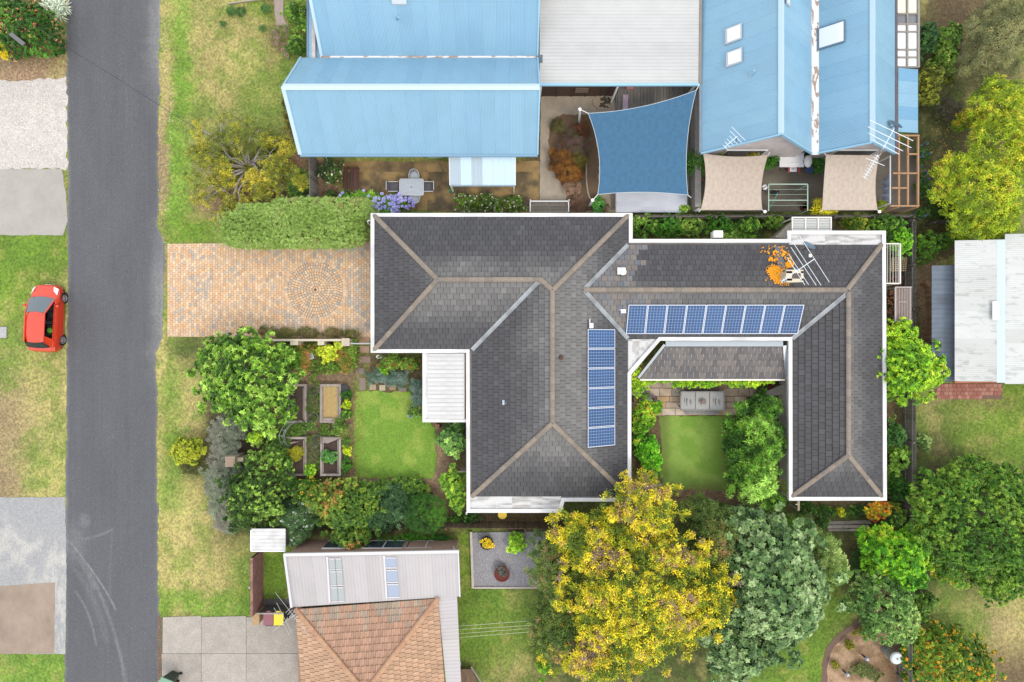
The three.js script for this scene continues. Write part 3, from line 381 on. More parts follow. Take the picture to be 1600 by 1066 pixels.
  const ds = thing('satellite_dish', 'blue grey oval satellite dish seen edge on beside the white aerial', 'satellite dish'); { const p = V(1263, 385, 4.1); obj('reflector', dishOf(p, .36, v3(.35, .75, -.9)), mat(col(120, 140, 158), { roughness: .45 }), ds); obj('arm', rod(p, p.clone().add(v3(.1, .1, .45)), .018), mat(col(60, 64, 70)), ds); obj('receiver', box(.12, .1, .16, X(1266, 4.2), 4.2, Z(399.5, 4.2)), white, ds); obj('bracket', rod(p, v3(p.x + .1, 3.2, p.z + .1), .025), mat(col(70, 74, 80)), ds); settle(ds, p.x, 3.2, p.z); }
}

{ // orange lichen on the tiles round the chimney
  const r = rngOf(21), g = [], F = (x, y) => { const d = (533 + (y - 533) / 1.02 - 382.8) * .03517; return V(x, y, 2.6 + .489 * d + .09); };
  const dots = []; const blob = (x, y, rx, ry, n) => { for (let i = 0; i < n; i++) { const a = r() * 6.28, k = Math.sqrt(r()); dots.push([x + rx * k * Math.cos(a), y + ry * k * Math.sin(a), (1.4 - .7 * k) * (.6 + r())]); } };
  blob(1213, 428, 12, 13, 260); blob(1206, 422, 9, 9, 90); blob(1234, 413, 7, 7, 90); blob(1220, 434, 8, 9, 90); blob(1208, 405, 8, 4, 30); blob(1215, 430, 20, 22, 90); blob(1212, 395, 16, 12, 40); blob(1226, 440, 12, 7, 60); blob(1198, 391, 10, 10, 14); blob(1224, 392, 8, 8, 16); blob(1230, 401, 8, 6, 24);
  for (const [x, y, s] of dots) { if (y > 446 || (x > 1229 && x < 1257 && y > 421 && y < 442)) continue; const n = 7, ph = r() * 6, ring = []; for (let k = 0; k < n; k++) { const a = ph + k / n * 6.28, q = s * (.7 + .6 * r()); ring.push(F(x + q * Math.cos(a), y + q * Math.sin(a))); } const c = F(x, y); c.y += .008; const pos = []; for (let k = 0; k < n; k++) for (const p of [c, ring[k], ring[(k + 1) % n]]) pos.push(p.x, p.y + .004 * r(), p.z); g.push(prep(geo(pos), al(...[[250, 164, 16], [252, 176, 34], [242, 150, 20], [214, 146, 66]][r() * 3.4 | 0], .8))); }
  const o = obj('lichen', g, mat(0xffffff, { vertexColors: true, roughness: 1 })); o.userData.kind = 'stuff'; tag(o, 'bright orange lichen crust on the tiles left of the chimney', 'lichen');
}

// ---------- blue corrugated house, west half ----------
const BLUE = [[160, 205, 232], [163, 208, 234], [157, 203, 231], [161, 206, 233]].map(c => mat(col(...c), { roughness: .42, metalness: .05, map: rep(gSoft, 5) }));
const blueTrim = mat(col(160, 208, 236), { roughness: .4 }), whiteTrim = mat(col(246, 246, 246, .78), { roughness: .5 }), pinkWall = gr(col(226, 216, 214, .75), 2), darkGlass = new THREE.MeshPhysicalMaterial({ color: col(64, 80, 98), roughness: .08, clearcoat: .6 });
const skyPane = new THREE.MeshPhysicalMaterial({ color: col(236, 240, 246, .78), roughness: .12, clearcoat: .8 });
const tValley = tex(512, 64, (i, j) => { const r = sst(.56, .66, fbm(i / 30, j / 9, 5)) * .9, n = .95 + .1 * (hsh(i, j) - .5); return as(mix(240, 168, r) * n, mix(238, 140, r) * n, mix(236, 120, r) * n, .75); });
const along2 = (a, b, w, t, m, name, parent, up = 0) => obj(name, slab(a.clone().add(v3(0, up, -w)), b.clone().add(v3(0, up, -w)), b.clone().add(v3(0, up, w)), a.clone().add(v3(0, up, w)), t), m, parent);
{
  const h = thing('blue_gabled_house', 'pale blue corrugated iron house with two long gables and a rusty white valley gutter', 'house'), H = 2.7, HR = 5.2;
  const SW = V(469, 241, H), SE = V(840, 241, H), RW = V(442, 135, HR), RE = V(841, 135, HR), VW = V(470, 90, H + .05), VE = V(841, 98, H + .05); SE.z = SW.z; RE.x = SE.x; VE.x = SE.x; VE.z = VW.z;
  corrugated(h, 'roof_sheet', SW, SE, RE, RW, BLUE); corrugated(h, 'roof_sheet', VW, VE, RE, RW, BLUE);
  obj('ridge_cap', slab(RW.clone().add(v3(0, -.05, .16)), RE.clone().add(v3(0, -.05, .16)), RE.clone().add(v3(0, .05, 0)), RW.clone().add(v3(0, .05, 0)), .02), mat(col(206, 228, 242), { roughness: .4 }), h);
  obj('ridge_cap', slab(RW.clone().add(v3(0, .05, 0)), RE.clone().add(v3(0, .05, 0)), RE.clone().add(v3(0, -.05, -.16)), RW.clone().add(v3(0, -.05, -.16)), .02), mat(col(206, 228, 242), { roughness: .4 }), h);
  obj('barge_board', bar(SW, RW, .2, .1), mat(col(200, 226, 242), { roughness: .4 }), h); obj('barge_board', bar(VW, RW, .1, .1), mat(col(176, 214, 236), { roughness: .4 }), h); obj('barge_board', bar(SE, RE, .08, .1), blueTrim, h); obj('barge_board', bar(VE, RE, .08, .1), blueTrim, h);
  obj('gutter', bar(SW.clone().add(v3(0, -.03, .07)), SE.clone().add(v3(0, -.03, .07)), .13, .12), mat(col(128, 168, 196), { roughness: .5 }), h);
  const v0 = V(500, 93, H + .02), v1 = V(843, 94, H + .02); v1.z = v0.z; along2(v0, v1, .19, .05, mat(0xffffff, { map: rep(tValley, 7, .8), roughness: .7 }), 'valley_gutter', h, .03);
  obj('gutter_end', box(.25, .3, .4, X(844, H), H, v0.z), mat(col(96, 110, 120)), h);
  // the second gable, its ridge beyond the picture
  const z0 = Z(88, H), zr = z0 - 3.6, hr = H + 3.35, a = v3(X(503, H), H + .06, z0), b = v3(X(840, H), H + .06, z0), c = v3(b.x, hr, zr), d = v3(a.x, hr, zr), e = v3(b.x, H, zr - 3.6), f = v3(a.x, H, zr - 3.6);
  corrugated(h, 'roof_sheet', a, b, c, d, BLUE); corrugated(h, 'roof_sheet', f, e, c, d, BLUE); obj('barge_board', bar(a, d, .16, .1), mat(col(196, 224, 242), { roughness: .4 }), h); obj('barge_board', bar(b, c, .08, .1), blueTrim, h);
  corrugated(h, 'roof_sheet', v3(X(478, H), H - .35, zr - 4), v3(X(478, H), H - .35, z0 + .02), v3(a.x + .1, H - .1, z0 + .02), v3(a.x + .1, H - .1, zr - 4), [BLUE[2]]);
  obj('lean_to_gutter', bar(v3(X(477.5, H), H - .37, zr - 4), v3(X(477.5, H), H - .37, z0 + .05), .1, .12), mat(col(120, 150, 176)), h);
  { const p = V(625, 1, 5.5); const s = new THREE.Group(); s.name = 'skylight'; h.add(s); const A = V(613, -14, 5.0), B = V(636, -14, 5.0), C = V(636, 8.5, 4.45), D = V(613, 8.5, 4.45); A.x = D.x; B.x = C.x; A.y = H + .93 * (z0 - A.z) + .18; B.y = A.y; C.y = H + .93 * (z0 - C.z) + .18; D.y = C.y; obj('frame', slab(A, B, C, D, .16), mat(col(210, 220, 228)), s); const k = .07; obj('pane', slab(A.clone().add(v3(k, .02, k)), B.clone().add(v3(-k, .02, k)), C.clone().add(v3(-k, .02, -k)), D.clone().add(v3(k, .02, -k)), .04), skyPane, s); void p; }
  obj('vent_pipe', rod(V(620, 31, 3.95), V(622, 27, 4.4), .05, .05, 10), mat(col(150, 190, 214)), h);
  const wz = Z(249.5, 0) - .02, ww = .2; // walls
  obj('wall', [box(X(838, H) - X(482, H) - .3, H - .06, ww, (X(838, H) + X(482, H)) / 2, (H - .06) / 2, wz - ww / 2 - .12), box(ww, H - .06, 12, X(482, H) + .25, (H - .06) / 2, wz - 6.35), box(ww, H - .06, 12, X(838, H) - .25, (H - .06) / 2, wz - 6.35)], pinkWall, h);
  obj('gable_wall', prism([[0, 0], [1, 0], [1, 1], [0, 1]], 0, .01), pinkWall, h).visible = true;
  h.children[h.children.length - 1].removeFromParent();
  for (const x of [482.5, 837.5]) { const xx = X(x, H) + (x < 600 ? .25 : -.25), pts = [v3(xx, H - .08, SW.z + -.5), v3(xx, HR - .45, RW.z), v3(xx, H - .08, VW.z + .3)], o = v3(.1, 0, 0); const g = [quad(pts[0], pts[1], pts[1], pts[2])]; obj('gable_wall', [g[0], quad(pts[0].clone().add(o), pts[1].clone().add(o), pts[1].clone().add(o), pts[2].clone().add(o))], pinkWall, h); }
  const win = (x0, x1, y0, y1) => { const w = new THREE.Group(); w.name = 'window'; h.add(w); const cx = (X(x0) + X(x1)) / 2, wd = X(x1) - X(x0); obj('frame', [box(wd, .07, .06, cx, y0, wz - .1), box(wd, .07, .06, cx, y1, wz - .1), box(.07, y1 - y0, .06, cx - wd / 2, (y0 + y1) / 2, wz - .1), box(.07, y1 - y0, .06, cx + wd / 2, (y0 + y1) / 2, wz - .1), box(.05, y1 - y0, .05, cx, (y0 + y1) / 2, wz - .1)], whiteTrim, w); obj('pane', box(wd - .08, y1 - y0 - .06, .03, cx, (y0 + y1) / 2, wz - .115), darkGlass, w); };
  win(610, 665, 1.0, 2.2); win(500, 540, 1.0, 2.2);
  obj('door', box(.85, 2.05, .05, X(680), 1.03, wz - .1), mat(col(216, 224, 230)), h);
  settle(h, X(655), 0, wz);
  // awning by the door
  const aw = thing('polycarbonate_awning', 'small corrugated white and pale blue translucent awning below the blue eave', 'awning'); const A0 = V(702, 243, 2.5), A1 = V(805, 243, 2.5), A2 = V(805, 289, 2.15), A3 = V(702, 289, 2.15); A3.x = A0.x; A2.x = A1.x; A0.z = A1.z = SW.z - .1; A0.y = A1.y = 2.52;
  corrugated(aw, 'translucent_sheet', A3, A2, A1, A0, [new THREE.MeshPhysicalMaterial({ color: col(214, 232, 244, .78), roughness: .35, side: 2, transmission: .35, thickness: 0 }), mat(col(206, 228, 242, .75), { roughness: .4 })], { pitch: .11, amp: .02, sheet: .6 });
  for (let i = 0; i <= 5; i++) { const t = i / 5; obj('rafter', bar(A3.clone().lerp(A2, t).add(v3(0, -.06, 0)), A0.clone().lerp(A1, t).add(v3(0, -.06, 0)), .06, .08), whiteTrim, aw); }
  obj('edge_beam', bar(A3.clone().add(v3(0, -.05, .04)), A2.clone().add(v3(0, -.05, .04)), .06, .1), mat(col(150, 170, 184)), aw);
  for (const p of [A3, A2]) obj('post', box(.09, 2.06, .09, p.x + (p === A2 ? -.06 : .06), 1.03, p.z + .04), mat(col(232, 214, 176, .75)), aw); settle(aw, X(753), 0, A2.z);
}
// pale metal roof between the two halves
{
  const t = thing('pale_metal_roof', 'low pale grey ribbed metal carport roof between the blue gables', 'carport'), H = 2.75, A = V(843, 131, H), B = V(1092, 131, H), C = B.clone(), D = A.clone(); C.z = D.z = Z(-60, H); C.y = D.y = 3.0; A.y = B.y = H;
  const ms = [[218, 218, 217], [214, 214, 213], [222, 222, 220]].map(c => mat(col(...c, .63), { roughness: .5, map: rep(gSoft, 4) })); corrugated(t, 'roof_sheet', B, C, D, A, ms, { tray: true, pitch: .19, amp: .012, sheet: .76 });
  obj('gutter', bar(A.clone().add(v3(0, .02, .06)), B.clone().add(v3(0, .02, .06)), .14, .14), blueTrim, t); obj('gutter', bar(B.clone().add(v3(.05, 0, 0)), C.clone().add(v3(.05, 0, 0)), .12, .12), gr(col(170, 160, 148), 1), t);
  for (const [x, z] of [[A.x + .1, A.z - .05], [B.x - .12, A.z - .05], [(A.x + B.x) / 2, A.z - .05]]) obj('post', box(.1, H - .1, .1, x, (H - .1) / 2, z), whiteTrim, t); settle(t, (A.x + B.x) / 2, 0, A.z);
  const w = thing('dark_timber_wall', 'dark brown board wall with a vent in shade under the pale metal roof', 'wall'); const z = Z(150), bm = gr(col(92, 70, 58), 1); const x0 = X(846), x1 = X(960), n = 5; for (let i = 0; i < n; i++) obj('board_panel', box((x1 - x0) / n - .05, 1.7, .06, mix(x0, x1, (i + .5) / n), .85, z), gr(col(88 + 10 * (i % 2), 66 + 8 * (i % 2), 54 + 6 * (i % 2)), 1), w); for (let i = 0; i <= n; i++) obj('post', box(.09, 1.9, .1, mix(x0, x1, i / n), .95, z + .01), bm, w);
  obj('vent', [box(.7, .5, .05, X(906), 1.0, z + .05), ...[0, 1, 2].map(k => box(.76, .05, .08, X(906), .74 + k * .26, z + .06))], gr(col(150, 128, 108), 1), w); settle(w, (x0 + x1) / 2, 0, z);
}
// ---------- blue house, east half: two gables end-on ----------
{
  const h = thing('blue_double_gable_house', 'pale blue corrugated house with two gables end on and white skylights', 'house'), H = 2.7, zf = -10.35, zb = Z(-90, H);
  const xe = X(1096, H), xv = X(1269, H), xr1 = (xe + xv) / 2 + .02, h1 = 5.85, xv2 = X(1277, H), xe2 = X(1399, H), xr2 = X(1365, 4.6), h2 = 4.6;
  const P = (x, y, z) => v3(x, y, z), gab = (xa, xr, xb, hr) => { corrugated(h, 'roof_sheet', P(xa, H, zb), P(xa, H, zf), P(xr, hr, zf + .02), P(xr, hr, zb), BLUE); corrugated(h, 'roof_sheet', P(xb, H, zf), P(xb, H, zb), P(xr, hr, zb), P(xr, hr, zf + .02), BLUE);
    for (const s of [-1, 1]) obj('ridge_cap', slab(P(xr, hr + .05, zb), P(xr, hr + .05, zf + .03), P(xr + s * .15, hr - .08, zf + .03), P(xr + s * .15, hr - .08, zb), .02), mat(col(196, 224, 240), { roughness: .4 }), h);
    obj('barge_board', bar(P(xa, H - .02, zf + .06), P(xr, hr - .02, zf + .06), .08, .16), blueTrim, h); obj('barge_board', bar(P(xb, H - .02, zf + .06), P(xr, hr - .02, zf + .06), .08, .16), blueTrim, h);
    const zz = zf - .28, y = H - .25; obj('gable_wall', geo([xa + .3, 0, zz, xb - .1, 0, zz, xb - .1, y, zz, xa + .3, 0, zz, xb - .1, y, zz, xa + .3, y, zz, xa + .3, y, zz, xb - .1, y, zz, xr, hr - .3, zz]), pinkWall, h); };
  gab(xe, xr1, xv, h1); gab(xv2, xr2, xe2, h2);
  obj('valley_gutter', box(xv2 - xv + .12, .06, zf - zb + .3, (xv + xv2) / 2, H + .04, (zf + zb) / 2), mat(0xffffff, { map: (() => { const t = rep(tValley, 5, .9); t.rotation = Math.PI / 2; return t; })(), roughness: .7 }), h);
  obj('gutter', box(.13, .13, zf - zb, xe - .06, H - .02, (zf + zb) / 2), gr(col(150, 168, 182), 2), h); obj('gutter', box(.12, .12, zf - zb, xe2 + .05, H - .02, (zf + zb) / 2), gr(col(120, 110, 120), 2), h);
  obj('wall', [box(.2, H - .1, zf - zb - .4, xe + .35, (H - .1) / 2, (zf + zb) / 2 - .2), box(.2, H - .1, zf - zb - .4, xe2 - .3, (H - .1) / 2, (zf + zb) / 2 - .2)], pinkWall, h);
  for (const x of [1160, 1330]) { const w = new THREE.Group(); w.name = 'window'; h.add(w); obj('frame', box(2.3, 1.3, .06, X(x, 1.5), 1.6, zf - .26), whiteTrim, w); obj('pane', box(2.16, 1.16, .06, X(x, 1.5), 1.6, zf - .245), darkGlass, w); }
  const sky = (x0, y0, x1, y1, hh, side, fm) => { const s = new THREE.Group(); s.name = 'skylight'; h.add(s); const yo = x => (side ? H + (x - xv2) / (xr2 - xv2) * (h2 - H) : x < xr1 ? H + (x - xe) / (xr1 - xe) * (h1 - H) : H + (xv - x) / (xv - xr1) * (h1 - H)) + .16; const xa = X(x0, hh), xb = X(x1, hh), za = Z(y0, hh), zc = Z(y1, hh), q = (x, z, u = 0) => P(x, yo(x) + u, z); obj('frame', slab(q(xa, za), q(xb, za), q(xb, zc), q(xa, zc), .2), fm, s); const k = .07; obj('pane', slab(q(xa + k, za + k, .02), q(xb - k, za + k, .02), q(xb - k, zc - k, .02), q(xa + k, zc - k, .02), .05), skyPane, s); };
  const fm1 = mat(col(196, 206, 214), { roughness: .5 }), fm2 = mat(col(110, 134, 156), { roughness: .5 });
  sky(1139.5, 36.5, 1158.5, 61, 4.4, 0, fm1); sky(1140.5, 74.5, 1159, 97.5, 4.4, 0, fm1); sky(1225, -8, 1236, 9, 5.4, 0, fm1); sky(1284, 37.5, 1313.5, 71.5, 3.3, 1, fm2);
  obj('vent_pipe', rod(V(1170, 120, 4.6), V(1179, 110, 5.1), .05, .05, 10), mat(col(176, 206, 222)), h);
  // lean-to: glazing bars at the top, blue sheet below
  const hl = 2.45, x0 = X(1402, hl), x1 = X(1436.5, hl), zs = Z(107, hl), ze = Z(207, hl); corrugated(h, 'roof_sheet', P(x1, hl - .1, zs), P(x1, hl - .1, ze), P(x0, hl + .1, ze), P(x0, hl + .1, zs), [BLUE[2], mat(col(128, 180, 214), { roughness: .5 })]);
  const gl = new THREE.Group(); gl.name = 'glass_roof'; h.add(gl); const rows = [-60, -25, 22, 38, 50, 78, 90, 105], cream = mat(col(236, 230, 206, .75), { roughness: .4 }); for (let i = 0; i + 1 < rows.length; i++) for (const [a, b] of [[1402, 1416], [1418.5, 1433.5]]) { if (rows[i] === 22) continue; const za = Z(rows[i] + .8, hl), zc = Z(rows[i + 1] - .8, hl); obj('pane', slab(P(X(a, hl), hl, za), P(X(b, hl), hl, za), P(X(b, hl), hl, zc), P(X(a, hl), hl, zc), .03), i < 3 ? cream : mat(col(232, 236, 238, .75), { roughness: .3 }), gl); }
  obj('glazing_bars', [box(.09, .1, Z(106, hl) - zb, X(1417.2, hl), hl + .02, (Z(106, hl) + zb) / 2), box(.12, .12, Z(106, hl) - zb, X(1434.5, hl), hl + .02, (Z(106, hl) + zb) / 2), ...rows.slice(1).map(y => box(X(1434, hl) - X(1402, hl), .08, .08, X(1418, hl), hl + .02, Z(y, hl)))], gr(col(176, 168, 158), 1), gl); obj('flat_sheet', box(X(1434, hl) - X(1402, hl), .03, Z(38, hl) - Z(22, hl), X(1418, hl), hl - .03, Z(30, hl)), gr(col(150, 152, 158), 1), gl);
  settle(h, X(1270), 0, zf);
  // pergola of bare timber below it
  const pg = thing('timber_pergola', 'open pergola of bare orange timber beams beside the blue lean-to', 'pergola'), hp = 2.4, wd = gr(col(214, 168, 126), .7, { map: rep(gWood, .8, 2) }); for (const x of [1404, 1418, 1434]) obj('beam', bar(V(x, 212, hp), V(x, 323, hp), .09, .14), wd, pg); for (const [y, a, b] of [[212, 1402, 1436], [241, 1418, 1435], [271, 1395, 1435], [294, 1393, 1418], [322, 1391, 1436]]) obj('rafter', bar(V(a, y, hp + .08), V(b, y, hp + .08), .08, .1), wd, pg); for (const [x, y] of [[1404, 323], [1434, 323], [1404, 213], [1434, 213]]) { const p = V(x, y, hp); obj('post', box(.1, hp, .1, p.x, hp / 2, p.z), wd, pg); } settle(pg, X(1418), 0, Z(268));
  // aerials and dish
  const wht = mat(col(226, 236, 244, .8), { roughness: .35, metalness: .3 });
  const a1 = thing('television_aerial', 'large pale television aerial standing off the right blue gable', 'aerial'), ha = 5.8; obj('boom', rod(V(1380, 232, ha), V(1397.5, 201, ha), .022), wht, a1); for (const [ax, ay, bx, by] of [[1359, 187.5, 1427, 220], [1356, 198, 1424, 231], [1357, 208, 1411, 236], [1364, 219, 1405, 241]]) obj('element', rod(V(ax, ay, ha), V(bx, by, ha), .018), wht, a1); obj('mast', rod(V(1376, 236, 3.2), V(1383, 228, ha), .03), wht, a1); settle(a1, X(1376, 3.2), 3.2, Z(236, 3.2));
  const a3 = thing('yagi_aerial', 'narrow pale aerial with short bars hanging over the right beige shade sail', 'aerial'), hb = 5.0; obj('boom', rod(V(1350, 279, hb), V(1372, 242, hb), .02), wht, a3); for (let i = 0; i < 9; i++) { const t = i / 8, p = V(mix(1351, 1371, t), mix(277, 244, t), hb); obj('director', rod(p.clone().add(v3(-.12, 0, -.075)), p.clone().add(v3(.12, 0, .075)), .012), wht, a3); } obj('element', rod(V(1353, 247, hb), V(1382, 259, hb), .015), wht, a3); obj('mast', rod(V(1371, 240, 3), V(1372, 243, hb), .03), wht, a3); settle(a3, X(1371, 3), 3, Z(240, 3));
  const a2 = thing('television_aerial', 'small pale aerial lying low over the left blue gable edge', 'aerial'), hc = 5.0; obj('boom', rod(V(1132, 230, hc), V(1152, 213, hc), .02), wht, a2); for (const [x, y, l] of [[1133, 230, 5], [1137, 226, 6], [1141, 222, 7], [1146, 219, 9], [1150, 214, 13], [1154, 209, 15]]) { const p = V(x, y, hc), q = L(l, hc) * .72; obj('element', rod(p.clone().add(v3(-q, 0, -q)), p.clone().add(v3(q, 0, q)), .015), wht, a2); } obj('mast', rod(V(1150, 222, 4), V(1151, 215, hc), .026), mat(col(90, 110, 130)), a2); settle(a2, X(1150, 4), 4, Z(222, 4));
  const d = thing('satellite_dish', 'dark grey satellite dish at the foot of the right blue slope', 'satellite dish'); { const p = V(1399, 196, 3.5); obj('reflector', dishOf(p, .36, v3(.35, .8, -.75)), mat(col(88, 106, 124), { roughness: .5 }), d); obj('arm', rod(p, p.clone().add(v3(-.12, .1, .42)), .016), mat(col(120, 130, 140)), d); obj('mast', rod(p, v3(p.x - .05, 2.75, p.z), .025), mat(col(110, 120, 130)), d); settle(d, p.x, 2.75, p.z); }
}
// shade sails: fabric with hollow edges, cords and posts
function sail(name, label, c, m, sag, posts, group, o = {}) {
  const t = thing(name, label, 'shade sail', group), n = 16, pos = [], idx = [], uv = [];
  const mid = (a, b, k) => { const cx = (c[0].x + c[1].x + c[2].x + c[3].x) / 4, cz = (c[0].z + c[1].z + c[2].z + c[3].z) / 4, p = a.clone().lerp(b, .5); return [a, p.add(v3((cx - p.x) * k, -.05, (cz - p.z) * k)), b]; };
  const E = [[0, 1], [1, 2], [3, 2], [0, 3]].map(([i, j], k) => new THREE.QuadraticBezierCurve3(...(() => { const [a, p, b] = mid(c[i], c[j], sag[k] * 2); return [a, p, b]; })()));
  for (let j = 0; j <= n; j++) for (let i = 0; i <= n; i++) { const u = i / n, v = j / n, T = E[0].getPoint(u), B = E[2].getPoint(u), Lf = E[3].getPoint(v), Rt = E[1].getPoint(v); const p = T.clone().multiplyScalar(1 - v).addScaledVector(B, v).addScaledVector(Lf, 1 - u).addScaledVector(Rt, u).addScaledVector(c[0], -(1 - u) * (1 - v)).addScaledVector(c[1], -u * (1 - v)).addScaledVector(c[3], -(1 - u) * v).addScaledVector(c[2], -u * v); p.y -= .06 * Math.sin(u * Math.PI) * Math.sin(v * Math.PI) - .008 * Math.sin(u * 40); pos.push(p.x, p.y, p.z); uv.push(p.x, p.z); }
  for (let j = 0; j < n; j++) for (let i = 0; i < n; i++) { const k = j * (n + 1) + i; idx.push(k, k + 1, k + n + 2, k, k + n + 2, k + n + 1); }
  obj('fabric', geo(pos, idx, uv), m, t); obj('hem', E.map(q => new THREE.TubeGeometry(q, 20, .015, 5)), o.hem, t);
  for (const [i, x, z, h, base] of posts) { const p = v3(x, h, z); obj('cord', rod(c[i], p, .018), whiteTrim, t); if (base) { const s = new THREE.Mesh(prep(rod(v3(base[0], 0, base[1]), p, .07, .06, 12)), whiteTrim); s.name = 'post'; s.castShadow = s.receiveShadow = true; t.add(s); obj('post_cap', cyl(.085, .085, .05, p.x, h, p.z, 12), whiteTrim, t); } }
  settle(t, (c[0].x + c[2].x) / 2, 0, (c[0].z + c[2].z) / 2);
}
{
  const sailBlue = mat(col(72, 124, 162), { roughness: .85, map: rep(gGrain, 1) }), beige = mat(col(226, 208, 190), { roughness: .9, map: rep(gGrain, .8) });
  sail('shade_sail', 'large blue shade sail stretched over the pale deck', [V(919, 177, 2.6), V(1088, 141, 3.2), V(1075, 305, 2.7), V(934, 304, 2.7)], sailBlue, [.1, .1, .06, .12], [[0, X(906, 2.8), Z(171, 2.8), 2.8, [X(905), Z(193)]], [1, X(1093, 3.1), Z(132, 3.1), 3.1], [3, X(926, 2.9), Z(313, 2.9), 2.9, [X(921), Z(322)]], [2, X(1080, 2.75), Z(309, 2.75), 2.75]], null, { hem: mat(col(210, 220, 226)) });
  sail('shade_sail', 'beige shade sail on the left beside the pale stone wall', [V(1099, 240, 2.6), V(1200, 242, 2.6), V(1191, 328, 2.4), V(1095, 328, 2.4)], beige, [.09, .1, .0, .12], [[0, X(1096, 2.7), Z(236, 2.7), 2.7], [1, X(1203, 2.7), Z(238, 2.7), 2.7], [3, X(1092, 2.5), Z(331, 2.5), 2.5], [2, X(1195, 2.5), Z(331, 2.5), 2.5, [X(1195), Z(331)]]], 'beige shade sails', { hem: beige });
  sail('shade_sail', 'beige shade sail on the right under the narrow aerial', [V(1291, 242, 2.6), V(1374, 243, 2.6), V(1371, 328, 2.4), V(1285, 328, 2.4)], beige, [.0, .1, .0, .0], [[0, X(1286, 2.7), Z(238, 2.7), 2.7], [1, X(1377, 2.7), Z(240, 2.7), 2.7], [3, X(1282, 2.5), Z(331, 2.5), 2.5], [2, X(1374, 2.5), Z(331, 2.5), 2.5, [X(1374), Z(331)]]], 'beige shade sails', { hem: beige });
}
